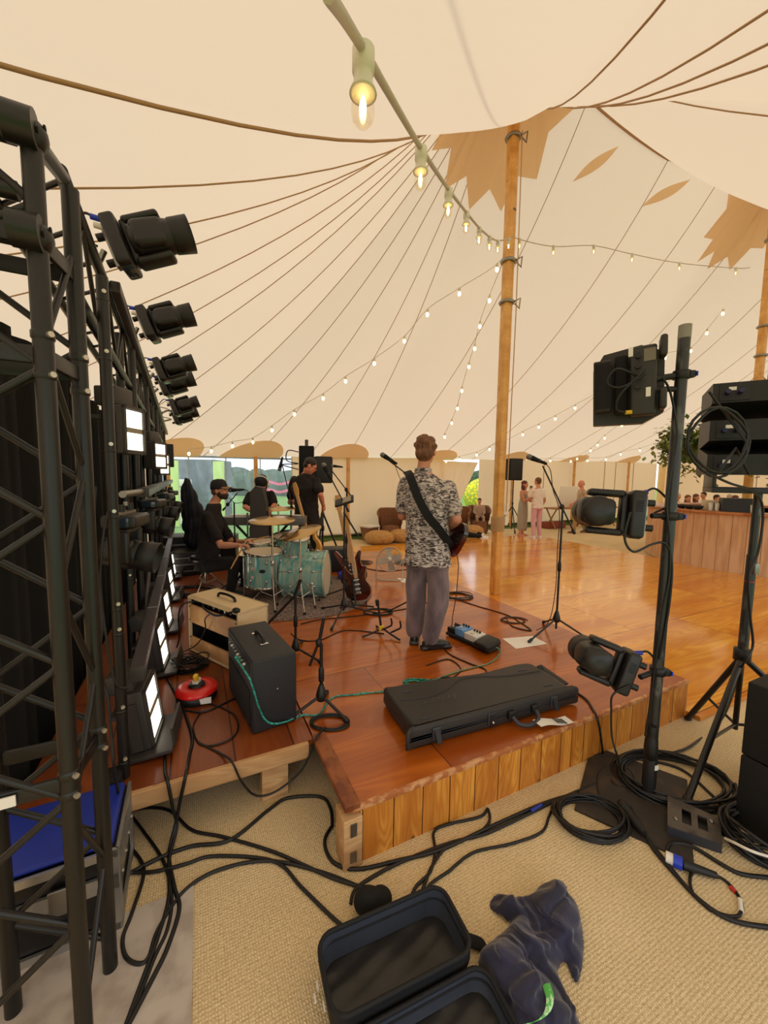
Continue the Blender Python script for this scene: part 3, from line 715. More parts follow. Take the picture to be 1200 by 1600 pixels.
# moving heads
LENS = mat('lamp_lens', (70, 72, 92), .08, 0, .8, coat=.6)
HEADP = mat('lamp_shell', (30, 28, 27), .42)
def moving_head(c, axis, side, aim, sc, label, group, conn=True):
    """c clamp point, axis from the clamp through base to head, side long direction of base, aim beam direction"""
    c = Vector(c); z = Vector(axis).normalized(); M = frame(c, side, z); t = thing('moving_head_light', label, 'stage light', c, group=group)
    S = lambda *a: tuple(q*sc for q in a)
    m = MB(); m.box(S(0, 0, .10), S(.30, .21, .085), M, .02*sc); m.build('base', HEADP, t)
    m = MB()
    for k in range(6): m.box(S(.02+.012*k, -.107, .10), S(.004, .004, .04), M)
    m.build('vent', BLKM, t)
    m = MB(); m.box(S(-.152, 0, .10), S(.006, .13, .06), M, .003*sc); m.build('display', mat('display_glass', (40, 52, 66), .1, coat=.5), t)
    m = MB(); m.box(S(0, 0, .045), S(.24, .05, .02), M); m.build('clamp_plate', STEEL, t)
    for sg in (-1, 1):
        m = MB(); m.cyl(M @ Vector(S(sg*.08, 0, .045)), M @ Vector(S(sg*.08, 0, -.01)), .022*sc, None, 12); m.build('clamp', BLK, t)
    # yoke
    m = MB(); m.box(S(0, 0, .165), S(.26, .09, .04), M, .012*sc)
    for sg in (-1, 1): m.box(S(sg*.125, 0, .27), S(.045, .11, .22), M, .02*sc)
    m.build('yoke', HEADP, t)
    hc = M @ Vector(S(0, 0, .33)); x = (M.to_3x3() @ Vector((1, 0, 0))).normalized(); a = Vector(aim); a = (a-x*a.dot(x)).normalized()
    Mh = frame(hc, x, a)
    m = MB(); m.lathe([(.03*sc, -.17*sc), (.085*sc, -.165*sc), (.098*sc, -.12*sc), (.1*sc, .04*sc), (.094*sc, .07*sc)], Mh, 28)
    m.box(S(0, 0, -.05), S(.17, .2, .2), Mh, .04*sc); h = m.build('head', HEADP, t)
    m = MB(); m.lathe([(.088*sc, .06*sc), (.1*sc, .08*sc), (.106*sc, .19*sc), (.1*sc, .19*sc), (.094*sc, .08*sc)], Mh, 32, capa=False); m.build('hood', BLKP, h)
    m = MB(); m.lathe([(.0001, .1*sc), (.06*sc, .095*sc), (.094*sc, .08*sc)], Mh, 28); m.build('lens', LENS, h)
    if conn:
        for k, (mt, nm) in enumerate(((BLUEP, 'power_plug'), (WHT, 'power_plug'))):
            m = MB(); q = M @ Vector(S(.13-.05*k, .06, .07)); w = (M.to_3x3() @ Vector((.5, .2, -1))).normalized(); m.cyl(q, q+w*.06*sc, .016*sc, None, 10); m.build(nm, mt, t)
        q0 = M @ Vector(S(.15, .07, .03)); w = (M.to_3x3() @ Vector((0, 0, -1)))
        m = MB(); m.tube(catmull([q0, q0+w*.06*sc+Vector((0, 0, .03*sc)), q0+w*.14*sc+Vector((0, 0, -.06*sc)), M @ Vector(S(.02, .02, -.02))], 8), .006, 6); m.build('power_lead', RUB, t)
    return t
HL = ['nearest and largest moving head on the top rail of the lighting wall', 'second moving head along the top rail of the lighting wall', 'third moving head on the top rail, upper of the middle pair', 'fourth moving head on the top rail, lower of the middle pair',
      'fifth moving head on the top rail, first of the far small pair', 'farthest moving head on the top rail of the lighting wall']
for i, (px, py, Y) in enumerate(((163, 392, 2.06), (215, 512, 3.15), (240, 583, 4.25), (247, 607, 4.75), (265, 640, 5.9), (268, 655, 6.5))):
    c = dep(px, py, Y)
    moving_head(c, NT*.82-DT*.2+Vector((0, 0, .32)), Vector((-.25, 0, .9))+DT*.0, NT*.95-DT*.1+Vector((0, 0, .18)), .82, HL[i], 'moving heads on the top rail')
    m = MB(); s = (c-C1).dot(DT); m.cyl(T(s, 0, railz(s)), c, .014, None, 8); m.build('mount_arm', STEEL, [o for o in COL.objects if o.name.startswith('moving_head_light')][-1])
for i, (px, py, Y) in enumerate(((196, 790, 1.95), (238, 772, 3.1), (256, 765, 4.3), (266, 762, 5.4))):
    c = dep(px, py, Y)
    moving_head(c, (0, 0, -1), DT*.95+NT*.2, NT*.9-DT*.5+Vector((0, 0, -.2)), .74, ['nearest moving head hanging lens-down under the level batten', 'second moving head hanging under the level batten', 'third moving head hanging under the level batten', 'farthest moving head hanging under the level batten'][i], 'moving heads hung under the level batten', conn=False)
    s = (c-C1).dot(DT); m = MB(); m.cyl(c, Vector((c.x, c.y, 1.61)), .012, None, 8); m.build('hanging_bolt', STEEL, [o for o in COL.objects if o.name.startswith('moving_head_light')][-1])
# small dark gear at the stage end of the wall
for i, (px, py, Y, w, h) in enumerate(((262, 712, 5.9, .16, .34), (280, 840, 6.2, .5, .5), (296, 878, 5.8, .45, .34))):
    c = dep(px, py, Y); t = thing('amplifier_rack', ['small dark speaker hanging at the window end of the lighting wall', 'dark rack of amplifiers behind the drummer stool', 'low dark rack unit with pale front strips by the drum stool'][i], 'equipment', Vector((c.x, c.y, SZ if i else c.z-h/2)))
    z = (c.z-h/2) if i == 0 else SZ+.002
    Mx = frame((c.x, c.y, z+h/2), NT); m = MB(); m.box((0, 0, 0), (w, w, h), Mx, .01); m.build('case', BLKP, t)
    if i:
        for k in range(3): m = MB(); m.box((0, -w/2-.004, -h*.3+k*h*.28), (w*.8, .01, h*.05), Mx); m.build('front_strip', STEEL, t)
# flight case behind the tower
fc = Vector((-.99, 1.36, .006)); t = thing('flight_case', 'silver edged flight case with a bright blue top behind the truss tower', 'case', fc)
M = frame(fc-NT*.45+DT*.18+Vector((0, 0, .0)), NT); w, l, h = .9, .36, .33
CASEB = mat('case_laminate', (16, 16, 18), .35)
m = MB(); m.box((0, 0, h/2), (w-.02, l-.02, h-.01), M); m.build('case_body', CASEB, t)
m = MB()
for z in (.015, .19, .22, h-.012):
    m.box((0, -l/2, z), (w, .012, .03), M); m.box((w/2, 0, z), (.012, l, .03), M)
for sx in (-1, 1): m.box((sx*(w/2-.012), -l/2, h/2), (.03, .012, h), M)
m.box((w/2, -l/2+.012, h/2), (.012, .03, h), M); m.box((w/2, l/2-.012, h/2), (.012, .03, h), M); m.build('edge_trim', ALU, t)
m = MB(); m.box((0, 0, h+.012), (w-.03, l-.03, .024), M, .015); m.build('blue_lid', mat('blue_sheet', (16, 42, 150), .45), t)
for sx in (-.28, .28):
    m = MB(); m.box((sx, -l/2-.008, .205), (.08, .012, .1), M, .004); m.build('butterfly_latch', STEEL, t)
for k in range(5):
    m = MB(); m.ell(M @ Vector((w/2+.008, -l/2+.03+k*.09, .205)), .008, None, 8, 6); m.build('rivet', STEEL, t)
m = MB(); c = dep(12, 1350, 2.15); m.cyl((c.x, c.y, .0), (c.x, c.y, 2.3), .024, None, 16); single(m, 'upright_pipe', BLK, 'black upright pipe at the lower left edge beyond the blue topped case', 'pipe')
m = MB(); p = dep(176, 1240, 1.72); M = frame((p.x, p.y, .22), NT); m.box((0, 0, .0), (.08, .12, .24), M, .01); t2 = thing('speaker_cabinet', 'small black box with a diamond mark tucked behind the upright pipe', 'speaker', (p.x, p.y, .06)); m.build('case', BLKM, t2)
m = MB(); m.box((.052, -.02, .03), (.004, .05, .05), M @ Matrix.Rotation(PI/4, 4, 'X')); m.build('diamond_mark', STEEL, t2)
q = K1-NT*.13+Vector((0, -.016, .87)); m = MB(); m.box((0, 0, 0), (.05, .004, .03), frame(q, NT)); m.build('sticker', PAPER, tw)
# ------------------------------------------------------------------ people
SKIN = mat('skin', (214, 150, 118), .55, noise=(6, (200, 132, 102), 3, .35, .7, (1, 1, 1)))
SKINR = mat('skin_flushed', (222, 142, 112), .55)
HAIRB = mat('brown_hair', (136, 88, 52), .6, noise=(60, (82, 50, 30), 4, .35, .65, (1, 1, .3)), bump=(90, .8, (1, 1, .3)))
HAIRD = mat('dark_hair', (34, 24, 20), .55, bump=(90, .6, (1, 1, .3)))
HAIRR = mat('auburn_hair', (92, 40, 22), .55, bump=(90, .6, (1, 1, .3)))
HAIRG = mat('grey_hair', (186, 172, 160), .6)
TEEB = mat('black_tee', (26, 20, 19), .9, noise=(5, (36, 28, 26), 4, .4, .6, (1, 1, 1)))
TROB = mat('black_trousers', (17, 15, 16), .85)
EYEM = mat('dark_eye', (28, 20, 18), .3)
BEARD = mat('beard', (60, 38, 26), .8)
LIP = mat('lips', (176, 96, 84), .5)
def fold(amp, f=26, dirv=(.35, .25, 1), ph=0.0):
    d = np.array(dirv)
    def w(co, no):
        s = co @ d*f + 2.2*np.sin(co[:, 0]*11+ph)+2.0*np.sin(co[:, 1]*9+co[:, 2]*5+ph)
        a = np.sin(s)*.6+np.sin(s*1.9+1.3+3*np.sin(co[:, 2]*7))*.4
        return co + no*(a*amp)[:, None]
    return w
def limb(m, a, b, ra, rb):
    m.cyl(a, b, ra, rb, 16, smooth=True); m.ell(a, ra, None, 14, 9); m.ell(b, rb, None, 14, 9)
def loft(m, secs, right, fwd):
    """secs: (centre, half width, half depth)"""
    n = 24; vs = []
    for c, w, d in secs:
        for i in range(n):
            a = 2*PI*i/n; ca, sa = math.cos(a), math.sin(a)
            ca = math.copysign(abs(ca)**.8, ca); sa = math.copysign(abs(sa)**.8, sa)
            vs.append(Vector(c)+right*w*ca+fwd*d*sa)
    k = len(secs)
    m.add(vs, [(j*n+i, j*n+(i+1) % n, (j+1)*n+(i+1) % n, (j+1)*n+i) for j in range(k-1) for i in range(n)]+[tuple(range(n))[::-1], tuple(range((k-1)*n, k*n))], True)
def hand(m, w, e, palm_n, sc=1.0, curl=.5, side=1):
    """w wrist, e elbow, palm_n direction the palm faces, side +1/-1 where the thumb leaves"""
    d = (Vector(w)-Vector(e)).normalized(); n = Vector(palm_n); n = (n-d*n.dot(d)).normalized(); s = d.cross(n)*side
    w = Vector(w); L = .095*sc
    M = Matrix((s, n, d)).transposed().to_4x4(); M.translation = w+d*L*.5
    m.ell((0, 0, 0), (.041*sc, .017*sc, L*.58), M, 14, 8)
    for k, (o, ln) in enumerate(((.032, .072), (.011, .082), (-.011, .076), (-.031, .06))):
        p = w+d*L*.86+s*o*sc; q = p; dd = d.copy(); P = [p-d*.02*sc]; R = [.0092*sc]
        for j in range(4):
            ang = curl*(j+.5)*.55; dd = (d*math.cos(ang)+n*math.sin(ang)); P.append(q); R.append((.0092-.0008*j)*sc); q = q+dd*ln*sc/3
        m.tube(P, R, 8); m.ell(P[-1], R[-1]*1.02, None, 8, 6)
    p = w+d*.02*sc+s*.03*sc; q = p+(d*.5+s*.75+n*.25).normalized()*.038*sc; r = q+(d*.85+s*.2+n*.45).normalized()*.036*sc
    m.tube([w+d*.02*sc, p, q, r], [.014*sc, .0125*sc, .0105*sc, .0085*sc], 8); m.ell(r, .0088*sc, None, 8, 6)
def person(label, J, face, group=None, shirt=TEEB, trouser=TROB, hair=HAIRD, skin=SKIN, H=1.0, vox=.008, sleeve=.62, bulk=1.0, hairstyle='short', shoe=None,
           cap=None, beard=None, wind=0.012, tuck=False, dress=None, look=None, curl=(.5, .5), palm=(None, None), coll=False, glasses=False, trouser_r=1.0, hip_w=1.0, standdir=None):
    f = Vector(face); f.z = 0; f.normalize(); up = Vector((0, 0, 1)); rt = f.cross(up)          # person's right-hand side
    g = {k: Vector(v) for k, v in J.items()}
    base = Vector((g['pel'].x, g['pel'].y, min(v.z for v in g.values())-.08*H)) if 'base' not in J else g['base']
    t = thing('person', label, 'person', base, 0, group)
    hd = Vector(look if look else face).normalized(); hr = hd.cross(up).normalized(); hu = hr.cross(hd)
    MH = Matrix((hr, hd, hu)).transposed().to_4x4(); MH.translation = g['head']
    S = lambda *a: tuple(q*H for q in a)
    hipL = g.get('hipL', g['pel']-rt*.095*H*hip_w); hipR = g.get('hipR', g['pel']+rt*.095*H*hip_w)
    sp = (g['shL']+g['shR'])/2; tr = (g['shR']-g['shL']); tr.z *= .3; tr.normalize(); tf = up.cross(tr); 
    if tf.dot(f) < 0: tf = -tf
    sw = (g['shR']-g['shL']).length/2
    # -------- skin
    m = MB()
    m.ell(S(0, -.012, .03), S(.076, .094, .092), MH, 20, 14)                       # cranium
    m.ell(S(0, .022, -.035), S(.062, .068, .078), MH, 18, 12)                      # face
    m.ell(S(0, .05, -.088), S(.034, .03, .026), MH, 12, 8)                          # chin
    m.ell(S(0, .082, .018), S(.05, .016, .012), MH, 12, 8)                          # brow
    m.tube([MH @ Vector(S(0, .082, .012)), MH @ Vector(S(0, .103, -.022)), MH @ Vector(S(0, .088, -.032))], [.009*H, .014*H, .012*H], 8)
    m.ell(S(0, .078, -.055), S(.024, .012, .01), MH, 10, 6)                         # mouth
    for sg in (-1, 1):
        m.ell(S(sg*.043, .066, -.02), S(.02, .016, .02), MH, 10, 8)                 # cheek
        m.ell(S(sg*.078, -.005, -.008), S(.011, .022, .033), MH, 12, 8)             # ear
    nb = g['neck']; limb(m, MH @ Vector(S(0, -.02, -.06)), nb, .052*H, .056*H)
    loft(m, [(nb, .07*H, .06*H), (sp+up*.02*H, sw*.8, .08*H), (sp-up*.12*H, sw*.75, .09*H), (g['pel'], .12*H, .085*H)], tr, tf)
    for sd in 'LR':
        a, b, c = g['sh'+sd], g['el'+sd], g['wr'+sd]
        limb(m, a, b, .046*H, .039*H); limb(m, b, b+(c-b)*.35, .040*H, .041*H); limb(m, b+(c-b)*.35, c, .041*H, .025*H)
        pn = palm[0 if sd == 'L' else 1]; pn = Vector(pn) if pn else (tf*.2+(rt if sd == 'L' else -rt))
        sgn = 1
        dd = (c-b).normalized(); th_dir = up*.6+f*.8; s_ = dd.cross((pn-dd*pn.dot(dd)).normalized())
        sgn = 1 if s_.dot(th_dir) > 0 else -1
        hand(m, c, b, pn, H, curl[0 if sd == 'L' else 1], sgn)
        h, k, an = (hipL if sd == 'L' else hipR), g['kn'+sd], g['an'+sd]
        limb(m, h, k, .07*H, .047*H); limb(m, k, an, .046*H, .032*H)
        td = Vector(J.get('toe'+sd, f)); td.z = 0; td.normalize()
        limb(m, an-up*.035*H, an+td*.12*H-up*.05*H, .033*H, .024*H)
    body = remesh(m, 'body', skin, t, vox*H, 3)
    # -------- face
    for sg in (-1, 1):
        e = MB(); e.ell(S(sg*.03, .084, .0), S(.012, .006, .006), MH, 10, 6); e.build('eye', EYEM, t)
    e = MB(); e.ell(S(0, .0885, -.056), S(.02, .006, .005), MH, 10, 6); e.build('mouth', LIP, t)
    if beard:
        e = MB(); e.ell(S(0, .034, -.066), S(.062, .062, .05), MH, 16, 10); e.ell(S(0, .056, -.094), S(.036, .03, .03), MH, 12, 8)
        for sg in (-1, 1): e.ell(S(sg*.058, .01, -.045), S(.014, .03, .04), MH, 10, 8)
        remesh(e, 'beard', beard, t, .008*H, 3)
    if hair and hairstyle:
        e = MB()
        if hairstyle == 'tousled':
            e.ell(S(0, -.022, .045), S(.088, .102, .09), MH, 20, 14); e.ell(S(0, -.05, -.02), S(.078, .068, .075), MH, 16, 10)
            for k in range(46):
                a = random.uniform(0, 2*PI); b = random.uniform(-.15, 1.1); p = Vector((.084*math.cos(a)*math.cos(b), -.022+.098*math.sin(a)*math.cos(b), .045+.088*math.sin(b)))
                if p.y > .05 and p.z < .06: continue
                e.ell(tuple(q*H for q in p), S(.02, .022, .016), MH, 8, 6)
            for sg in (-1, 1): e.ell(S(sg*.074, .0, .0), S(.014, .026, .034), MH, 8, 6)
        elif hairstyle == 'long':
            e.ell(S(0, -.02, .042), S(.086, .1, .086), MH, 20, 14); e.ell(S(0, -.06, -.08), S(.08, .05, .13), MH, 16, 10); e.ell(S(-.05, -.02, -.12), S(.035, .05, .12), MH, 12, 8); e.ell(S(.05, -.02, -.12), S(.035, .05, .12), MH, 12, 8)
        elif hairstyle == 'bald':
            for sg in (-1, 1): e.ell(S(sg*.07, -.03, .0), S(.014, .05, .035), MH, 10, 8)
            e.ell(S(0, -.09, -.01), S(.06, .022, .04), MH, 12, 8)
        else:
            e.ell(S(0, -.02, .044), S(.083, .098, .085), MH, 20, 14); e.ell(S(0, -.055, -.01), S(.072, .055, .06), MH, 14, 10)
            for sg in (-1, 1): e.ell(S(sg*.074, .006, .01), S(.01, .018, .025), MH, 8, 6)
        remesh(e, 'hair', hair, t, .009*H, 1 if hairstyle == 'tousled' else 3)
    if cap:
        e = MB(); e.lathe([(.001, .142*H), (.05*H, .134*H), (.08*H, .108*H), (.092*H, .06*H), (.094*H, .02*H), (.09*H, .015*H)], MH @ Matrix.Translation(S(0, -.012, .0)) @ Matrix.Scale(1.1, 4, (0, 1, 0)), 28); c = e.build('cap', cap[0], t)
        e = MB(); fl = cap[2] if len(cap) > 2 else 1; rows = []
        for q in (0, .5, 1.0):
            rows.append([MH @ Vector(S(math.sin(a)*(.085-.01*q), fl*(math.cos(a)*(.085+.075*q)), .038-.014*q*q-.012*abs(math.sin(a))*q)) for a in [(-1.05+2.1*k/10) for k in range(11)]])
        e.sheet(rows); e.sheet([[p-up*.005 for p in r] for r in rows]); e.build('brim', cap[1], c)
    if glasses:
        e = MB()
        for sg in (-1, 1): e.lathe([(.021*H, 0), (.024*H, .002), (.021*H, .004)], MH @ Matrix.Translation(S(sg*.031, .094, .0)) @ Matrix.Rotation(-PI/2, 4, 'X'), 14, capa=False); e.cyl(MH @ Vector(S(sg*.054, .094, .004)), MH @ Vector(S(sg*.08, .0, .004)), .0025, None, 6)
        e.cyl(MH @ Vector(S(-.01, .096, .003)), MH @ Vector(S(.01, .096, .003)), .0022, None, 6); e.build('glasses', BLKP, t)
    # -------- clothes
    if dress:
        e = MB(); lo = J['hem']; loft(e, [(sp-up*.06*H, sw*.72, .1*H), (sp-up*.22*H, .125*H, .1*H), (g['pel']+up*.02*H, .165*H, .125*H), ((g['pel']+Vector(lo))/2, .17*H, .14*H), (Vector(lo), .16*H, .13*H)], tr, tf)
        remesh(e, 'dress', dress, t, .012*H, 3, warp=fold(.008, 30, (1, .8, .12)))
    else:
        e = MB(); b_ = bulk
        pel = g['pel']; mid = (sp+pel)/2
        loft(e, [(nb-up*.005, .066*H, .062*H), (nb-up*.03*H, .1*H*b_, .078*H*b_), (sp+up*.022*H, sw*.86, .092*H*b_), (sp-up*.12*H, sw*.93*b_, .118*H*b_), (mid, .158*H*b_, .118*H*b_), (pel+up*.03*H, .168*H*b_, .125*H*b_), (pel-up*(.05 if not tuck else -.02)*H, .182*H*b_, .142*H*b_)], tr, tf)
        for sd in 'LR':
            a, b = g['sh'+sd], g['el'+sd]; q = a+(b-a)*sleeve if sleeve <= 1 else b
            limb(e, a-up*.008*H, q, .058*H*b_, .061*H*b_)
            if sleeve > 1: q2 = b+(g['wr'+sd]-b)*(sleeve-1); limb(e, b, q2, .056*H, .042*H)
        remesh(e, 'shirt', shirt, t, max(.01, vox*1.2)*H, 6, warp=fold(.005*H, 30))
        if coll:
            e = MB(); e.lathe([(.066*H, -.012), (.074*H, .0), (.071*H, .03), (.064*H, .032)], frame(nb+up*.0, tr), 24, capa=False); e.build('collar', shirt, t)
    if trouser:
        e = MB(); q_ = trouser_r; pel = g['pel']
        loft(e, [(pel+up*.10*H, .145*H, .105*H), (pel, .165*H*hip_w, .122*H), (pel-up*.08*H if (g['knL']-hipL).z < -.25*H else pel-up*.03*H, .165*H*hip_w, .118*H)], rt, f)
        for sd in 'LR':
            h, k, an = (hipL if sd == 'L' else hipR), g['kn'+sd], g['an'+sd]
            limb(e, h, k, .086*H*min(q_, 1.12), .068*H*q_); limb(e, k, an+(k-an)*.08, .068*H*q_, .058*H*q_)
        remesh(e, 'trousers', trouser, t, max(.01, vox*1.2)*H, 4, warp=fold(.006*H, 24, (.3, .3, .8), 2))
    for sd in 'LR':
        an = g['an'+sd]; td = Vector(J.get('toe'+sd, f)); td.z = 0; td.normalize(); bz = an.z-.085*H
        e = MB(); B = Vector((an.x, an.y, bz))
        limb(e, an+up*.03*H, B+up*.045*H-td*.01*H, .043*H, .042*H); limb(e, B-td*.035*H+up*.042*H, B+td*.07*H+up*.04*H, .04*H, .042*H); limb(e, B+td*.07*H+up*.04*H, B+td*.15*H+up*.032*H, .044*H, .031*H)
        e.box((0, 0, 0), (.28*H, .085*H, .024*H), frame(B+td*.055*H+up*.012*H, td), .01)
        remesh(e, 'shoe', shoe or BLKP, t, .008*H, 2)
    return t, MH, g
def D(px, py, Y): return dep(px, py, Y)
# --- the guitarist in the middle
CAMO = bpy.data.materials.new('leaf_print'); CAMO.use_nodes = True; nt = CAMO.node_tree; b = nt.nodes['Principled BSDF']; b.inputs['Roughness'].default_value = .85
tc = nt.nodes.new('ShaderNodeTexCoord'); mp = nt.nodes.new('ShaderNodeMapping'); mp.inputs['Scale'].default_value = (11, 11, 26); nt.links.new(tc.outputs['Object'], mp.inputs[0])
n1 = nt.nodes.new('ShaderNodeTexNoise'); n1.inputs['Scale'].default_value = 2.2; n1.inputs['Detail'].default_value = 2.5; n1.inputs['Distortion'].default_value = 1.2; nt.links.new(mp.outputs[0], n1.inputs[0])
rp = nt.nodes.new('ShaderNodeValToRGB'); rp.color_ramp.interpolation = 'CONSTANT'; els = rp.color_ramp.elements
els[0].position = 0; els[0].color = (*lin((62, 56, 56)), 1); els[1].position = .43; els[1].color = (*lin((128, 116, 114)), 1)
e = els.new(.5); e.color = (*lin((186, 174, 168)), 1); e = els.new(.58); e.color = (*lin((222, 210, 202)), 1); e = els.new(.68); e.color = (*lin((100, 92, 90)), 1)
nt.links.new(n1.outputs[0], rp.inputs[0]); nt.links.new(rp.outputs[0], b.inputs['Base Color'])
CORD = mat('mauve_corduroy', (136, 116, 120), .85, noise=(5, (92, 78, 84), 6, .35, .65, (2, 2, .8)), bump=(60, .3, (6, 6, .3)), sheen=.4)
BOOT = mat('black_leather', (22, 24, 24), .3, coat=.3)
J = dict(head=D(665, 706, 3.34), neck=D(661, 737, 3.32), shL=D(634, 754, 3.34), shR=D(700, 760, 3.26), elL=D(628, 806, 3.42), wrL=D(655, 806, 3.66), elR=D(714, 812, 3.2), wrR=D(700, 826, 3.44),
         pel=D(668, 872, 3.3), knL=D(650, 936, 3.36), knR=D(684, 942, 3.24), anL=D(648, 992, 3.4), anR=D(672, 1000, 3.26), toeL=(.15, .95, 0), toeR=(1, .25, 0))
for k, z in (('anL', SZ+.087), ('anR', SZ+.087)): J[k].z = z
J['base'] = Vector((J['pel'].x, J['pel'].y, SZ))
gt, GMH, gg = person('guitarist standing with his back to us in a grey leaf-print shirt and mauve trousers', J, (.42, .9, 0), shirt=CAMO, trouser=CORD, hair=HAIRB, hairstyle='tousled', shoe=BOOT, bulk=1.14, sleeve=.72, look=(.3, .94, -.12), trouser_r=1.34, coll=True, vox=.0075, hip_w=1.0)
# --- drummer
CAPB = mat('cap_black', (26, 22, 22), .8); CAPT = mat('cap_brim_tan', (150, 110, 78), .8)
J = dict(head=D(344, 766, 4.8), neck=D(335, 785, 4.8), shL=D(338, 803, 5.0), shR=D(324, 806, 4.6), elR=D(345, 852, 4.52), wrR=D(374, 852, 4.5), elL=D(362, 848, 5.05), wrL=D(384, 846, 4.9),
         pel=D(324, 882, 4.8), knL=D(378, 876, 5.0), knR=D(368, 880, 4.6), anL=D(384, 918, 5.05), anR=D(360, 918, 4.62), hipL=D(330, 882, 4.92), hipR=D(326, 884, 4.68))
for k in ('anL', 'anR'): J[k].z = SZ+.09
J['base'] = Vector((J['pel'].x, J['pel'].y, SZ))
dr, DMH, dg = person('drummer in a dark tee and cap sitting behind the turquoise drums', J, (.97, -.1, 0), hair=HAIRB, cap=(CAPB, CAPT), beard=BEARD, look=(.98, -.12, .1), curl=(1.3, 1.3), palm=((0, 0, -1), (0, 0, -1)), bulk=1.05, vox=.008, sleeve=.75)
# --- keyboard player
J = dict(head=D(409, 757, 5.75), neck=D(408, 764, 5.9), shL=D(424, 771, 5.9), shR=D(391, 772, 5.9), elL=D(429, 790, 5.8), wrL=D(421, 800, 5.5), elR=D(383, 792, 5.8), wrR=D(396, 800, 5.5),
         pel=D(408, 822, 6.1), knL=D(418, 856, 6.0), knR=D(398, 856, 6.0), anL=D(418, 885, 6.1), anR=D(398, 885, 6.1))
for k in ('anL', 'anR'): J[k].z = SZ+.09
J['base'] = Vector((J['pel'].x, J['pel'].y, SZ))
kb, KMH, kg = person('keyboard player with white headphones over a dark cap, head bowed', J, (.0, -1, 0), hair=None, cap=(CAPB, CAPB, -1), beard=BEARD, skin=SKINR, look=(.05, -.8, -.6), palm=((0, 0, -1), (0, 0, -1)), vox=.009, sleeve=.7)
m = MB(); m.tube([KMH @ Vector((.1*math.cos(a), -.01, .02+.125*math.sin(a))) for a in [PI*k/14 for k in range(15)]], .011, 8); m.build('headphones', WHT, kb)
for sg in (-1, 1):
    m = MB(); m.ell((sg*.093, -.005, -.005), (.018, .035, .04), KMH, 12, 8); m.build('ear_cup', WHT, kb)
# --- bass player
J = dict(head=D(485, 728, 5.95), neck=D(479, 739, 6.0), shL=D(460, 749, 6.12), shR=D(494, 752, 5.9), elL=D(453, 785, 6.2), wrL=D(470, 785, 6.45), elR=D(501, 773, 5.8), wrR=D(505, 790, 5.95),
         pel=D(480, 815, 6.05), knL=D(472, 856, 6.1), knR=D(490, 856, 6.0), anL=D(470, 885, 6.12), anR=D(492, 885, 6.02), toeL=(.4, .9, 0), toeR=(.8, .5, 0))
for k in ('anL', 'anR'): J[k].z = SZ+.09
J['base'] = Vector((J['pel'].x, J['pel'].y, SZ))
bs, BMH, bgj = person('bass player in glasses and black clothes looking down beside the monitor speaker', J, (.75, .62, 0), hair=HAIRD, glasses=True, skin=SKINR, look=(.85, .1, -.45), vox=.008, sleeve=.7, bulk=1.2, curl=(.7, .5), palm=(None, (-.6, .2, .2)))
m = MB()
for k in (-1, 1): m.tube([bgj['pel']+Vector((.1+k*.03, -.14, .09)), bgj['pel']+Vector((.1+k*.03, -.155, 0)), bgj['pel']+Vector((.1, -.155, -.05))], .006, 6)
m.build('key_clip', CHR, bs)
# --- guests on the far carpet
WTEE = mat('white_tee', (240, 230, 220), .85); PINKT = mat('pink_trousers', (224, 176, 186), .85); SAGE = mat('sage_dress', (166, 160, 142), .85); BEIGE = mat('beige_print', (212, 188, 160), .85, noise=(40, (150, 110, 84), 3, .5, .56, (1, 1, 1)))
KHAK = mat('khaki_trousers', (170, 136, 92), .85); TANS = mat('tan_suit', (178, 152, 130), .85); PINKP = mat('pink_top', (226, 150, 140), .85)
def stand(px, fy, h, face, label, vd=None, **kw):
    b = at(px, fy, 0); f = Vector(face).normalized(); r = f.cross(Vector((0, 0, 1))); H = h/1.75
    Q = lambda a, c, z: b+r*a*H+f*c*H+Vector((0, 0, z*H))
    J = dict(base=b, head=Q(0, .03, 1.63), neck=Q(0, -.01, 1.46), shL=Q(-.185, 0, 1.4), shR=Q(.185, 0, 1.4), elL=Q(-.23, -.03, 1.1), elR=Q(.23, -.03, 1.1), wrL=Q(-.2, .12, .9), wrR=Q(.2, .12, .9), pel=Q(0, 0, .93),
             knL=Q(-.1, .02, .5), knR=Q(.1, .02, .5), anL=Q(-.11, -.03, .085), anR=Q(.11, -.03, .085))
    st_ = kw.pop('J', None)
    if st_:
        for k, v in st_.items(): J[k] = Q(*v) if k not in ('toeL', 'toeR') else v
    kw.setdefault('vox', .015)
    return person(label, J, face, H=H, **kw)
WH = mat('white_shoes', (236, 230, 222), .6); BRS = mat('brown_shoes', (120, 76, 48), .6)
stand(837, 842, 1.82, (-.35, .93, 0), 'man in white tee and pink trousers standing with his back to us', shirt=WTEE, trouser=PINKT, hair=HAIRB, shoe=WH, J=dict(elL=(-.25, .1, 1.12), wrL=(-.12, .3, 1.1), wrR=(.22, .12, .88)))
stand(815, 838, 1.72, (.65, -.6, 0), 'woman in a strapless sage dress with long auburn hair holding a child', dress=SAGE, hair=HAIRR, hairstyle='long', trouser=None, J=dict(elL=(-.22, .12, 1.12), wrL=(.05, .3, 1.12), elR=(.2, .12, 1.12), wrR=(.0, .3, 1.2), hem=(0, 0, .22)), shoe=SKIN)
p = at(826, 841, 0)
stand(826, 841, .82, (.5, -.8, 0), 'small dark haired child in a pale dress held between the couple', shirt=mat('child_dress', (226, 206, 176), .85), trouser=mat('child_pink', (230, 190, 180), .8), hair=HAIRD, J=dict(head=(0, .03, 1.63), anL=(-.06, .25, .5), anR=(.06, .25, .5), knL=(-.1, .3, .8), knR=(.1, .3, .8)), vox=.018)
ch = [o for o in COL.objects if o.name.startswith('person')][-1]; ch.location.z += .75
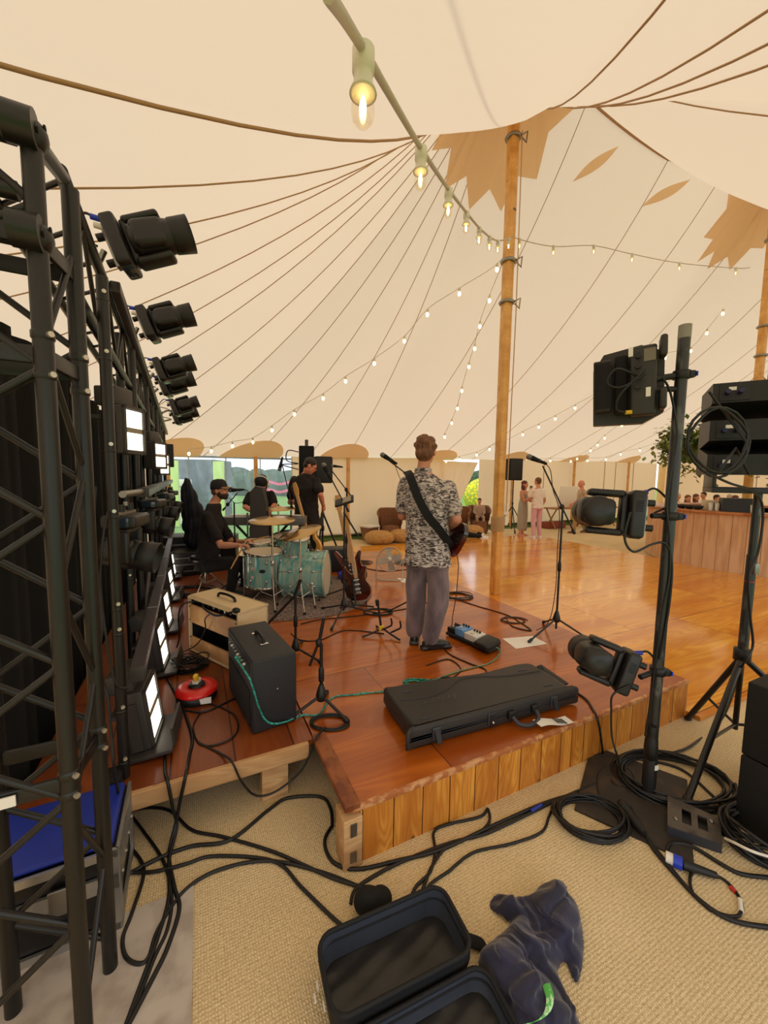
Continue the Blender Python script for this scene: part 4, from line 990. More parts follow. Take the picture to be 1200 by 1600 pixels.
stand(905, 833, 1.76, (-.97, .1, 0), 'grey haired man in a pale print shirt and khaki trousers walking left', shirt=BEIGE, trouser=KHAK, hair=HAIRG, hairstyle='bald', skin=SKINR, shoe=BRS, sleeve=.8,
      J=dict(knL=(-.1, .18, .5), anL=(-.1, .22, .085), knR=(.1, 0, .5), anR=(.1, -.25, .1), elL=(-.24, -.1, 1.12), wrL=(-.2, .14, .98), elR=(.24, -.02, 1.1), wrR=(.2, .2, .95)))
def sit(b, h, face, label, seat=.45, **kw):
    f = Vector(face).normalized(); r = f.cross(Vector((0, 0, 1))); H = h/1.75
    Q = lambda a, c, z: b+r*a*H+f*c*H+Vector((0, 0, z*H))
    s = seat/H+.09
    J = dict(base=b, head=Q(0, .05, s+.7), neck=Q(0, 0, s+.53), shL=Q(-.18, 0, s+.47), shR=Q(.18, 0, s+.47), elL=Q(-.23, .06, s+.2), elR=Q(.23, .06, s+.2), wrL=Q(-.15, .3, s+.12), wrR=Q(.15, .3, s+.12), pel=Q(0, 0, s),
             knL=Q(-.14, .43, s+.02), knR=Q(.14, .43, s+.02), anL=Q(-.14, .43, .085), anR=Q(.14, .43, .085))
    st_ = kw.pop('J', None)
    if st_:
        for k, v in st_.items(): J[k] = Q(*v)
    kw.setdefault('vox', .016)
    return person(label, J, face, H=H, **kw)
bb = atv(750, 10.1)
sit(Vector((bb.x, bb.y, 0)), 1.3, (-.1, -1, 0), 'boy in a tan suit sitting in the wicker armchair by the tent opening', shirt=TANS, trouser=TANS, hair=HAIRD, sleeve=1.8, shoe=WH)
b2 = atv(712, 9.5)
sit(Vector((b2.x, b2.y, 0)), 1.7, (.9, -.3, 0), 'person in pink top and black trousers sitting on the floor against a pouf', seat=.02, shirt=PINKP, trouser=TROB, hair=HAIRR, hairstyle='long', shoe=WH,
    J=dict(knL=(-.12, .45, .22), knR=(.12, .45, .14), anL=(-.12, .85, .09), anR=(.14, .85, .09)))
# ------------------------------------------------------------------ amplifiers and cases on the stage
def gbox(pA, pB, depth):       # frame on the stage: origin A, x along A->B, y to the far side
    a = at(*pA, SZ) if len(pA) == 2 else Vector(pA); b = at(*pB, SZ) if len(pB) == 2 else Vector(pB)
    return frame(a, b-a), (b-a).length
TANT = mat('cream_tolex', (222, 196, 152), .7, bump=(150, .25, (1, 1, 1))); TANP = mat('tan_panel', (222, 172, 118), .6, noise=(8, (206, 152, 100), 4, .4, .6, (1, 1, 1)))
M, w = gbox((295, 1016), (376, 1057), .3); d = .27; h = .47; w = .70
M = M @ Matrix.Translation((0, 0, .004))
t = thing('guitar_amplifier', 'cream combo amplifier seen from its open back beside the red cable reel', 'amplifier', M.translation)
m = MB(); th = .02
m.box((w/2, d/2+.0, th/2), (w, d, th), M, .006)
for x in (th/2, w-th/2): m.box((x, d/2, h/2), (th, d, h-.01), M, .006)
m.box((w/2, d-.01, h/2), (w, .02, h), M, .006)
P_ = [(0, 0), (d, 0), (d, h), (.05, h)]
m.prism([(0, h-.02), (d, h-.02), (d, h), (.03, h)], 0, w, M @ Matrix(((0, 0, 1, 0), (1, 0, 0, 0), (0, 1, 0, 0), (0, 0, 0, 1))))
m.build('cabinet', TANT, t)
m = MB(); m.box((w/2, .012, .325), (w-.045, .014, .15), M); m.build('upper_back_panel', TANP, t)
m = MB(); m.box((w/2, .012, .075), (w-.045, .014, .105), M); m.build('lower_back_panel', TANP, t)
m = MB(); m.box((w/2, .055, .425), (w-.06, .012, .06), M); m.box((w/2, .1, .40), (w-.06, .1, .01), M); m.build('chassis', BLKP, t)
m = MB(); m.box((w/2, d-.026, h*.5), (w-.045, .012, h-.045), M); m.box((w/2, d/2, .024), (w-.045, d-.05, .006), M); m.box((.023, d/2, h*.5), (.006, d-.05, h-.05), M); m.box((w-.023, d/2, h*.5), (.006, d-.05, h-.05), M); m.build('cavity_shade', BLKM, t)  # matte black sheets: shade of the open cavity put in as colour
for k in range(7):
    m = MB(); q = M @ Vector((.12+k*.075, .045, .425)); e_ = (M.to_3x3() @ Vector((0, -1, 0))); m.cyl(q, q+e_*.02, .011, None, 10); m.build('socket', STEEL if k % 2 else BLKP, t)
m = MB(); Ms = M @ Matrix.Translation((w*.62, .19, .2)) @ Matrix.Rotation(PI/2, 4, 'X'); m.lathe([(.13, -.05), (.125, -.02), (.05, .02), (.05, .06), (.0001, .062)], Ms, 28); m.build('speaker_driver', mat('speaker_frame', (70, 50, 36), .5, .6), t)
m = MB(); m.lathe([(.052, .058), (.052, .064), (.0001, .065)], Ms, 24); m.build('magnet_label', mat('copper_label', (156, 96, 48), .4, .5), t)
m = MB(); m.tube(catmull([M @ Vector(p) for p in ((w*.33, d*.5, h), (w*.36, d*.5, h+.03), (w*.5, d*.5, h+.04), (w*.64, d*.5, h+.03), (w*.67, d*.5, h))], 6), .011, 8); m.build('handle', BLKP, t)
for x in (.03, w-.03):
    for z in (.04, .12, .27, .38):
        m = MB(); q = M @ Vector((x, .004, z)); m.cyl(q, q-(M.to_3x3() @ Vector((0, 1, 0)))*.004, .006, None, 8); m.build('screw', BLKP, t)
m = MB(); m.tube(catmull([M @ Vector(p) for p in ((.1, .03, .43), (.05, -.06, .42), (-.05, -.05, .3), (-.09, -.03, .1), (-.1, -.05, .01))], 6), .006, 6); m.build('mains_lead', RUB, t)
for px0, py0, px1, py1 in ((322, 945, 400, 960),):
    m = MB(); m.tube(catmull([M @ Vector(p) for p in ((.2, .03, .42), (.3, -.03, .43), (.5, -.05, .42), (w-.05, -.02, .47), (w+.0, .02, .49))], 6), .008, 6); m.build('signal_lead', RUB, t)
m = MB(); m.tube(catmull([M @ Vector(p) for p in ((w*.6, -.04, .42), (w*.5, -.05, .36), (w*.42, -.02, .25), (w*.25, -.03, .1), (w*.1, -.12, .03), (-.02, -.1, .006))], 8), .005, 6); m.build('signal_lead', RUB, t)
m = MB(); m.ell(M @ Vector((w-.02, .0, .485)), (.03, .02, .022), None, 10, 8); m.build('corner_cap', BLKP, t)
# black amplifier
BTX = mat('black_tolex', (34, 34, 38), .55, bump=(180, .3, (1, 1, 1)))
A = at(395, 1150, SZ); B = at(464, 1126, SZ); M = frame(A+Vector((0, 0, .002)), B-A); w = (B-A).length; d = .60; h = .43
t = thing('guitar_amplifier', 'tall black combo amplifier with a turquoise lead, in front of the cream one', 'amplifier', M.translation)
m = MB(); m.box((w/2, d/2, h/2), (w, d, h), M, .012); m.build('cabinet', BTX, t)
m = MB(); m.box((-.001, d*.5, h*.32), (.012, d*.86, h*.5), M, .004); m.build('back_panel', BLKM, t)
m = MB(); m.box((.01, d*.5, h*.87), (.03, d*.86, h*.14), M, .004); m.build('control_panel', BLKP, t)
for k in range(8):
    m = MB(); q = M @ Vector((-.006, .12+k*.05, h*.87)); m.cyl(q, q-(M.to_3x3() @ Vector((1, 0, 0)))*.014, .008, None, 8); m.build('knob', STEEL if k % 3 else WHT, t)
m = MB(); m.tube(catmull([M @ Vector(p) for p in ((w*.5, d*.36, h), (w*.5, d*.38, h+.025), (w*.5, d*.5, h+.032), (w*.5, d*.62, h+.025), (w*.5, d*.64, h))], 6), .01, 8); m.build('handle', BLKP, t)
for y in (.34, .66):
    m = MB(); m.box((w*.5, d*y, h+.003), (.05, .02, .006), M, .002); m.build('handle_plate', CHR, t)
m = MB(); m.ell(M @ Vector((w*.55, -.002, h*.55)), .005, None, 8, 6); m.build('screw', CHR, t)
TURQ = mat('turquoise_braid', (60, 178, 160), .6, noise=(80, (20, 110, 104), 2, .45, .55, (1, 1, 1)))
GRNB = mat('green_white_braid', (150, 180, 150), .6, noise=(120, (44, 120, 92), 2, .45, .55, (1, 1, 1)))
q = M @ Vector((-.012, .17, h*.87))
m = MB(); m.tube(catmull([q, q+Vector((-.03, -.02, .03)), M @ Vector((-.015, -.01, h*.8)), M @ Vector((.03, -.018, h*.4)), M @ Vector((.08, -.02, h*.15)), M @ Vector((.17, -.02, .03)), M @ Vector((w+.04, .02, .008)), at(498, 1116, SZ+.005), at(520, 1090, SZ+.005), at(560, 1085, SZ+.005), at(615, 1078, SZ+.005)], 8), .0055, 8)
single(m, 'instrument_cable', TURQ, 'turquoise braided lead hanging down the black amplifier and crossing the stage', 'cable')
# cable reel
c = at(308, 1090, SZ); t = thing('cable_reel', 'red and black open cable reel on the dark deck beside the cream amplifier', 'cable reel', c+Vector((0, 0, .002)))
RED = mat('reel_red', (226, 32, 26), .35, coat=.3)
MM = Matrix.Translation(c+Vector((0, 0, .002)))
m = MB(); m.lathe([(.118, 0), (.125, .01), (.122, .05), (.1, .055)], MM, 36); m.build('drum', BLKP, t)
m = MB(); m.lathe([(.128, .052), (.13, .062), (.12, .078), (.09, .086), (.055, .088), (.05, .08)], MM, 36); m.build('flange', RED, t)
m = MB(); m.lathe([(.05, .078), (.05, .095), (.02, .1), (.0001, .1)], MM, 24); m.build('socket_hub', BLKP, t)
m = MB(); m.box((.0, .0, .115), (.04, .05, .03), MM, .006); m.build('white_plug', WHT, t)
m = MB(); m.box((.008, .02, .15), (.026, .03, .045), MM @ Matrix.Rotation(.3, 4, 'X'), .005); m.build('yellow_tag', YEL, t)
m = MB(); m.box((.06, -.112, .03), (.08, .012, .035), MM @ Matrix.Rotation(.3, 4, 'Z')); m.build('reel_label', PAPER, t)
# ------------------------------------------------------------------ guitar hard case
A = at(648, 1172, SZ+.003); B = at(889, 1104, SZ+.003); M = frame(A, B-A); L = 1.14; wd = .44; hh = .125
CASE = mat('moulded_case', (46, 43, 41), .5, bump=(220, .35, (1, 1, 1))); CASL = mat('case_valance', (52, 54, 62), .4)
t = thing('guitar_case', 'large black moulded guitar case lying on the front of the stage', 'case', A)
o = [(.0, .03), (.03, 0), (L-.03, 0), (L, .03), (L+.01, wd*.7), (L-.06, wd-.05), (L*.62, wd*.86), (L*.35, wd*.95), (.05, wd), (0, wd-.03)]
O = [tuple(p)[:2] for p in catmull([Vector((a, b, 0)) for a, b in o], 5, True)]
def inset(O, q):
    cx = sum(p[0] for p in O)/len(O); cy = sum(p[1] for p in O)/len(O); return [(cx+(p[0]-cx)*(1-q), cy+(p[1]-cy)*(1-q*1.6)) for p in O]
def shell(m, z):
    n = len(O); vs = []
    for q, zz in z: vs += [M @ Vector((p[0], p[1], zz)) for p in inset(O, q)]
    k = len(z); m.add(vs, [(j*n+i, j*n+(i+1) % n, (j+1)*n+(i+1) % n, (j+1)*n+i) for j in range(k-1) for i in range(n)], True); m.add(vs[-n:], [tuple(range(n))]); m.add(vs[:n], [tuple(range(n))[::-1]])
m = MB(); shell(m, ((.05, .0), (.015, .008), (0, .02), (0, .058))); m.build('lower_shell', CASE, t)
m = MB(); shell(m, ((0, .068), (0, .105), (.015, hh-.006), (.05, hh), (.06, hh))); lid = m.build('lid', CASE, t)
m = MB(); shell(m, ((.004, .054), (.004, .072))); m.build('valance', CASL, t)
m = MB(); m.tube(catmull([M @ Vector(p) for p in ((.03, wd*.62, hh), (.2, wd*.55, hh), (.36, wd*.62, hh), (.52, wd*.80, hh), (.66, wd*.76, hh), (.85, wd*.62, hh), (L-.04, wd*.56, hh))], 8), .006, 6); m.build('moulded_ridge', CASE, lid)
for x, y in ((.12, wd-.1), (L-.14, wd-.14), (.1, .06), (L-.12, .08)):
    m = MB(); m.box((x, y, hh+.001), (.07, .012, .006), M, .002); m.build('foot_rib', CASL, lid)
for x in (.13, .5, .98):
    m = MB(); m.box((x, -.006, .065), (.055, .016, .075), M, .006); lt = m.build('latch', CASL, t)
    m = MB(); Mx = M @ Matrix.Translation((x, -.016, .06)) @ Matrix.Rotation(-.5 if x != .5 else 0, 4, 'X'); m.box((0, -.012 if x != .5 else 0, 0), (.032, .008, .08), Mx, .003); m.build('latch_lever', BLKP, lt)
m = MB(); m.ell(M @ Vector((.5, -.022, .05)), (.008, .008, .01), None, 10, 8); m.build('key_lock', CHR, t)
for x in (.64, .82):
    m = MB(); m.box((x, -.012, .062), (.05, .03, .05), M, .006); m.build('handle_mount', BLKP, t)
m = MB(); m.tube(catmull([M @ Vector(p) for p in ((.64, -.025, .055), (.66, -.065, .03), (.73, -.085, .022), (.8, -.065, .03), (.82, -.025, .055))], 6), .013, 10); m.build('handle', CASL, t)
m = MB(); m.sheet([[M @ Vector((.76+.24*k/8, -.06-.07*j-.02*k/8, .03-.022*k/8+.006*math.sin(k*.9))) for k in range(9)] for j in (0, .5, 1)]); tg = m.build('luggage_tag', PAPER, t)
for k in range(5):
    m = MB(); m.box((.9+.012*k, -.1-.005*k, .019-.001*k), (.004 if k % 2 else .007, .05, .002), M); m.build('printed_bars', BLKP, tg)
def script_text(body, size, M, mt, parent, name, shear=.35):
    cu = bpy.data.curves.new(name, 'FONT'); cu.body = body; cu.size = size; cu.shear = shear; cu.extrude = .0012; cu.align_x = 'CENTER'; cu.align_y = 'CENTER'
    o = bpy.data.objects.new(name, cu); COL.objects.link(o)
    dg = bpy.context.evaluated_depsgraph_get(); me = bpy.data.meshes.new_from_object(o.evaluated_get(dg)); bpy.data.objects.remove(o)
    me.materials.clear(); me.materials.append(mt); r = bpy.data.objects.new(name, me); COL.objects.link(r); r.parent = parent
    r.matrix_local = PW[parent.name].inverted() @ M; PW[r.name] = Matrix(); return r
script_text('Fender', .085, M @ Matrix.Translation((.27, wd*.44, hh+.001)) @ Matrix.Rotation(PI, 4, 'Z'), mat('case_script', (70, 67, 64), .45), lid, 'embossed_script')
m = MB(); c_ = at(845, 1038, SZ+.05); m.cyl(at(845, 1045, SZ+.004), at(845, 1045, SZ+.12), .02, None, 14); m.obox(at(842, 1040, SZ+.1), at(885, 1070, SZ+.06), .05, .012, bev=.003); single(m, 'case_strap_end', BLKP, 'black wheel and ribbed strap at the far right corner of the guitar case', 'case part')
# ------------------------------------------------------------------ microphone stands
def mic(m_parent, tip, d, sc=1.0):
    d = Vector(d).normalized(); tip = Vector(tip); M = frame(tip, basis(d)[0], d)
    m = MB(); m.ell((0, 0, 0), (.027*sc, .027*sc, .028*sc), M, 16, 10); h = m.build('mic_grille', mat('mic_mesh', (120, 118, 112), .45, .8), m_parent)
    m = MB(); m.lathe([(.02*sc, .012*sc), (.0245*sc, .02*sc), (.023*sc, .04*sc), (.014*sc, .13*sc), (.012*sc, .17*sc)], M, 18); m.build('mic_body', BLKM, m_parent)
    m = MB(); m.lathe([(.017*sc, .06*sc), (.019*sc, .065*sc), (.019*sc, .1*sc), (.016*sc, .105*sc)], M, 14); m.build('mic_clip', BLKP, m_parent)
def tripod(t, base, ztop, R=.28, hz=.16, r=.0095, rot=0.0, n=3, base_cast=True, mt=None):
    mt = mt or BLK; b = Vector(base)
    m = MB(); m.cyl(b+Vector((0, 0, .08)), Vector((b.x, b.y, ztop)), r, None, 12); m.build('pole', mt, t)
    m = MB(); m.lathe([(.014, hz-.06), (.03, hz-.05), (.034, hz-.02), (.026, hz+.01), (.014, hz+.05)], Matrix.Translation(b), 16); m.build('leg_hub', mt, t)
    for k in range(n):
        a = rot+2*PI*k/n; e = b+Vector((math.cos(a)*R, math.sin(a)*R, .014)); m = MB(); s = b+Vector((math.cos(a)*.02, math.sin(a)*.02, hz-.03))
        m.cyl(s, e, r*.9, None, 10); l = m.build('leg', mt, t); m = MB(); m.cyl(e+(s-e)*.1, e-(s-e)*.02, r*1.5, None, 10); m.ell(e, r*1.5, None, 10, 8); m.build('rubber_foot', RUB, l)
    m = MB(); z = b.z+(ztop-b.z)*.55; m.lathe([(r, -.05), (r*1.7, -.04), (r*1.7, .03), (r, .05)], Matrix.Translation((b.x, b.y, z)), 12); m.build('clutch', BLKP, t)
def boom(t, top, tip, back, r=.007):
    top = Vector(top); tip = Vector(tip); d = (tip-top).normalized(); m = MB(); m.cyl(top-d*back, tip, r, None, 10); m.build('boom_arm', BLK, t)
    m = MB(); m.ell(top, (.022, .022, .026), None, 12, 8); m.cyl(top-Vector((.0, .03, 0)), top+Vector((0, .03, 0)), .01, None, 10); m.build('pivot', BLKP, t)
    m = MB(); m.cyl(top-d*back, top-d*(back+.05), r*1.8, None, 10); m.build('counterweight', BLKP, t)
# lead vocal stand right
b = at(868, 995, SZ); t = thing('microphone_stand', 'tall black boom stand with a vocal microphone, its foot on the sheet of paper', 'microphone stand', b)
Y = b.y; top = dep(878, 792, Y); tip = dep(851, 733, Y-.02); tripod(t, b, top.z, .34, .2, .0095, rot=3.6); boom(t, top, dep(848, 728, Y), .23)
mic(t, dep(827, 714, Y), dep(847, 722, Y)-dep(827, 714, Y))
m = MB(); m.tube(catmull([dep(850, 722, Y), dep(860, 735, Y), dep(864, 765, Y-.02), dep(874, 800, Y-.02), dep(871, 860, Y-.01), dep(868, 920, Y+.0), dep(858, 970, Y), at(838, 985, SZ+.01)], 8), .0038, 6); m.build('mic_lead', mat('dark_red_cable', (60, 24, 20), .5), t)
# stand in front of the guitarist (only mic and top of boom show)
Y = 4.15; b = dep(652, 900, Y); b.z = SZ; t = thing('microphone_stand', 'microphone on a boom rising beyond the left shoulder of the standing guitarist', 'microphone stand', b)
top = dep(650, 752, Y); tripod(t, b, top.z, .3, .2, rot=1); boom(t, top, dep(603, 716, Y), .2); mic(t, dep(598, 711, Y), dep(606, 716, Y)-dep(598, 711, Y), 1.05)
m = MB(); m.tube(catmull([dep(606, 716, Y), dep(615, 722, Y), dep(622, 740, Y), dep(630, 760, Y)], 6), .0035, 6); m.build('mic_lead', RUB, t)
# tall stand left of centre with tablet clamp
b = at(537, 965, SZ); Y = b.y; t = thing('microphone_stand', 'black stand with a tray clamped at its top, before the red sunburst guitar', 'microphone stand', b)
top = dep(537, 785, Y); tripod(t, b, top.z, .36, .16, rot=.3); boom(t, top, dep(508, 730, Y), .06)
mic(t, dep(506, 727, Y), dep(510, 735, Y)-dep(506, 727, Y))
m = MB(); Mx = frame(dep(538, 783, Y), (1, -.2, .5), (-.3, -.5, .8)); m.box((0, 0, 0), (.2, .12, .02), Mx, .006); m.build('clamped_tray', BLKP, t)
m = MB(); m.box((.03, 0, .012), (.09, .09, .006), Mx); m.build('tray_screen', mat('dim_screen', (150, 134, 110), .3), t)
m = MB(); m.cyl(dep(537, 800, Y), dep(560, 838, Y), .009, None, 10); m.build('boom_arm', BLK, t)
Y2 = 4.6; b = dep(541, 900, Y2); b.z = SZ; t = thing('microphone_stand', 'thinner black boom stand whose arm crosses above the small tray', 'microphone stand', b)
top = dep(541, 765, Y2); tripod(t, b, top.z, .3, .16, rot=.9); boom(t, top, dep(518, 735, Y2), .08); mic(t, dep(520, 728, Y2), Vector((1, 0, -.1)), .7)
# drummer boom
Y = 4.95; b = dep(368, 905, Y); b.z = SZ; t = thing('microphone_stand', 'boom stand holding the microphone at the mouth of the drummer', 'microphone stand', b)
top = dep(352, 785, Y); tripod(t, b, top.z, .28, .16, rot=2); boom(t, dep(356, 788, Y), dep(371, 770, 4.85), .08); mic(t, dep(360, 766, 4.8), dep(380, 765, 4.8)-dep(360, 766, 4.8))
m = MB(); m.tube(catmull([dep(378, 765, 4.8), dep(388, 768, 4.8), dep(384, 782, 4.8), dep(368, 786, 4.85), dep(358, 778, 4.9)], 8), .004, 6); m.build('mic_lead', RUB, t)
# mic over the keyboards
Y = 5.3; b = dep(455, 880, Y); b.z = SZ; t = thing('microphone_stand', 'boom stand with a microphone hanging down between keyboard player and bassist', 'microphone stand', b)
tripod(t, b, dep(455, 788, Y).z, .28, .16, rot=2.2); boom(t, dep(455, 785, Y), dep(440, 722, Y), .05); mic(t, dep(437, 733, Y), Vector((.12, 0, .5)), 1.0)
# foreground low stand
b = at(502, 1112, SZ); Y = b.y; t = thing('microphone_stand', 'short black folded stand nearest the camera, cable coiled round its feet', 'microphone stand', b)
top = dep(497, 1005, Y); tripod(t, b, top.z, .2, .13, .0105, rot=-.55); m = MB(); m.cyl(dep(498, 1008, Y), dep(506, 965, Y), .011, None, 10); m.cyl(dep(498, 1003, Y), dep(484, 1040, Y), .009, None, 10); m.build('boom_arm', BLK, t)
m = MB(); m.ell(dep(498, 1004, Y), (.02, .02, .028), None, 12, 8); m.build('pivot', BLKP, t)
b = at(462, 1025, SZ); Y = b.y; t = thing('microphone_stand', 'low black stand with its boom lying towards the cream amplifier', 'microphone stand', b)
top = dep(461, 925, Y); tripod(t, b, top.z, .26, .1, .0105, rot=-.5); m = MB(); m.cyl(dep(460, 932, Y), dep(418, 975, Y), .011, None, 10); m.cyl(dep(460, 932, Y), dep(470, 905, Y), .014, None, 10); m.build('boom_arm', BLK, t)
# empty guitar stand
b = at(597, 992, SZ); t = thing('guitar_stand', 'empty black guitar stand with yellow hub and curved arms', 'guitar stand', b)
Y = b.y; m = MB(); m.tube(catmull([at(566, 995, SZ+.012), at(580, 990, SZ+.03), dep(597, 983, Y), at(612, 992, SZ+.03), at(625, 1000, SZ+.012)], 5), .009, 8); m.build('base_leg', BLK, t)
m = MB(); m.cyl(dep(596, 985, Y), dep(590, 940, Y), .011, None, 10); m.build('pole', BLK, t); m = MB(); m.cyl(dep(590, 946, Y), dep(589, 937, Y), .018, None, 10); m.build('neck_rest', BLKP, t)
m = MB(); m.box((0, 0, 0), (.05, .04, .05), frame(dep(596, 981, Y), (1, 0, 0)), .01); m.build('yellow_hub', YEL, t)
for dx in (0, 14):
    m = MB(); m.tube(catmull([dep(597+dx, 984+dx*.3, Y-.02), dep(606+dx, 980+dx*.3, Y-.08), dep(612+dx, 976+dx*.3, Y-.1), dep(611+dx, 966+dx*.3, Y-.11)], 5), .008, 8); m.build('support_arm', BLKP, t)
m = MB(); m.cyl(dep(597, 984, Y), at(588, 978, SZ+.01), .009, None, 8); m.build('rear_leg', BLK, t)
# ------------------------------------------------------------------ electric guitars
SUNB = mat('sunburst_red', (96, 20, 14), .15, noise=(4, (28, 8, 8), 1, .45, .62, (1, 1, 1)), coat=.8); MAPLE = mat('maple_neck', (214, 158, 88), .35, coat=.3); ROSE = mat('rosewood', (52, 30, 20), .5)
def strat_outline():
    P = [(0, -.2), (.09, -.19), (.155, -.12), (.15, -.03), (.115, .04), (.125, .12), (.15, .19), (.115, .2), (.07, .14), (.04, .115), (-.04, .115), (-.09, .16), (-.15, .25), (-.175, .22), (-.135, .1), (-.115, .03), (-.155, -.05), (-.165, -.13), (-.1, -.19)]
    return [tuple(p)[:2] for p in catmull([Vector((a, b, 0)) for a, b in P], 4, True)]
def electric(M, label, body=SUNB, neck=MAPLE, guard=None, sc=1.0, n0=.11):
    M = M @ Matrix.Scale(sc, 4); t = thing('electric_guitar', label, 'guitar', M.translation)
    O = strat_outline(); m = MB(); m.prism(O, -.022, .022, M, True); n = len(O)
    m.build('body', body, t)
    m = MB(); m.prism([(p[0]*.62, p[1]*.62+.0) for p in O], .022, .025, M); m.build('scratchplate', guard or ROSE, t)
    m = MB(); m.box((0, n0+.29, .018), (.05, .66, .022), M, .006); nk = m.build('neck', neck, t)
    m = MB(); m.prism([(-.03, n0+.61), (.03, n0+.61), (.045, n0+.68), (.03, n0+.80), (-.02, n0+.80), (-.035, n0+.7)], .004, .02, M); m.build('headstock', neck, t)
    for k in range(6): m = MB(); m.cyl(M @ Vector((-.05, n0+.64+k*.026, .012)), M @ Vector((-.03, n0+.64+k*.026, .012)), .005, None, 8); m.build('tuning_peg', CHR, t)
    for k in range(3): m = MB(); m.box((0, -.06+k*.055, .028), (.07, .018, .008), M, .004); m.build('pickup', WHT if not guard else BLKP, t)
    m = MB(); m.box((0, -.11, .028), (.07, .03, .01), M, .003); m.build('bridge', CHR, t)
    m = MB()
    for k in range(6): m.cyl(M @ Vector((-.02+k*.008, -.11, .034)), M @ Vector((-.015+k*.006, n0+.62, .034)), .0006, None, 4, cap=False)
    m.build('strings', CHR, t, kind='stuff'); return t
c = at(562, 935, SZ); P0 = dep(562, 912, 4.5); z_ = Vector((-.3, -.93, .1)).normalized(); y_ = Vector((-.16, .25, .95)); y_ = (y_-z_*y_.dot(z_)).normalized(); x_ = y_.cross(z_)
M = Matrix((x_, y_, z_)).transposed().to_4x4(); M.translation = dep(559, 912, 4.45)
electric(M, 'red sunburst electric guitar leaning on a stand beside the bass drum', sc=.95)
b = at(556, 948, SZ); t = thing('guitar_stand', 'black stand under the red sunburst guitar', 'guitar stand', b)
m = MB(); m.tube([at(530, 950, SZ+.01), at(556, 945, SZ+.05), at(584, 948, SZ+.01)], .01, 8); m.build('base_leg', BLK, t); m = MB(); m.cyl(at(556, 945, SZ+.05), dep(548, 880, 4.62), .01, None, 8); m.build('pole', BLK, t)
for dx in (545, 572): m = MB(); m.cyl(dep(dx, 941, 4.55), dep(dx+1, 940, 4.36), .009, None, 8); m.build('support_arm', BLKP, t)
# second, pale bodied guitar behind it
BLND = mat('butterscotch_body', (226, 158, 62), .3, coat=.4)
z_ = Vector((-.5, -.8, .1)).normalized(); y_ = Vector((-.35, .3, .95)); y_ = (y_-z_*y_.dot(z_)).normalized(); M = Matrix((y_.cross(z_), y_, z_)).transposed().to_4x4(); M.translation = dep(486, 848, 5.35)
electric(M, 'butterscotch guitar with dark cutaways leaning behind the bass drum', BLND, MAPLE, BLKP, 1.0)
b = dep(500, 880, 5.5); b.z = SZ; t = thing('guitar_stand', 'dark stand under the butterscotch guitar', 'guitar stand', b); m = MB(); m.cyl(b, dep(495, 835, 5.55), .012, None, 8); m.build('pole', BLK, t)
m = MB(); m.tube([dep(470, 885, 5.3)*1, dep(494, 870, 5.35), dep(515, 882, 5.3)], .011, 8); m.build('base_leg', BLK, t)
z_ = Vector((-.1, -1, .1)).normalized(); y_ = Vector((-.22, .2, .95)); y_ = (y_-z_*y_.dot(z_)).normalized(); M = Matrix((y_.cross(z_), y_, z_)).transposed().to_4x4(); M.translation = dep(551, 889, 5.0)
electric(M, 'long pale necked bass guitar standing just behind the sunburst guitar', SUNB, MAPLE, None, 1.08)
# guitar worn by the standing guitarist, strap
sh = gg['shL']; z_ = Vector((.42, .9, 0)).normalized(); fr_ = D(690, 838, 3.46)
y_ = (D(660, 806, 3.85)-fr_).normalized(); z2 = (z_-y_*z_.dot(y_)).normalized(); M = Matrix((y_.cross(z2), y_, z2)).transposed().to_4x4(); M.translation = D(703, 836, 3.40)
eg = electric(M, 'dark sunburst guitar slung at the hip of the standing guitarist', sc=1.0)
up = Vector((0, 0, 1)); 
pts = [D(636, 738, 3.44), D(636, 737, 3.30), D(641, 745, 3.17), D(652, 775, 3.105), D(668, 805, 3.08), D(688, 830, 3.12), D(701, 848, 3.2), D(707, 856, 3.3)]
C_ = catmull(pts, 6); rows = []
for i, p in enumerate(C_):
    tg_ = (C_[min(i+1, len(C_)-1)]-C_[max(i-1, 0)]).normalized(); o_ = Vector((0, -1, .0)) if i > 5 else Vector((-.3, -.2, .9)); s_ = tg_.cross(o_).normalized()*.034
    rows.append([p-s_, p-s_+o_*.004, p+s_+o_*.004, p+s_, p-s_])
m = MB(); m.sheet(rows, False); sp_ = m.build('strap', BLKM, eg)
m = MB(); m.tube(catmull([D(707, 856, 3.34), D(712, 862, 3.34), D(716, 880, 3.36), D(715, 905, 3.42), D(712, 935, 3.45), D(707, 965, 3.5), at(706, 988, SZ+.03)], 8), .004, 6); single(m, 'instrument_cable', mat('brown_cable', (86, 42, 26), .5), 'thin dark lead hanging from the worn guitar down to the pedalboard', 'cable')
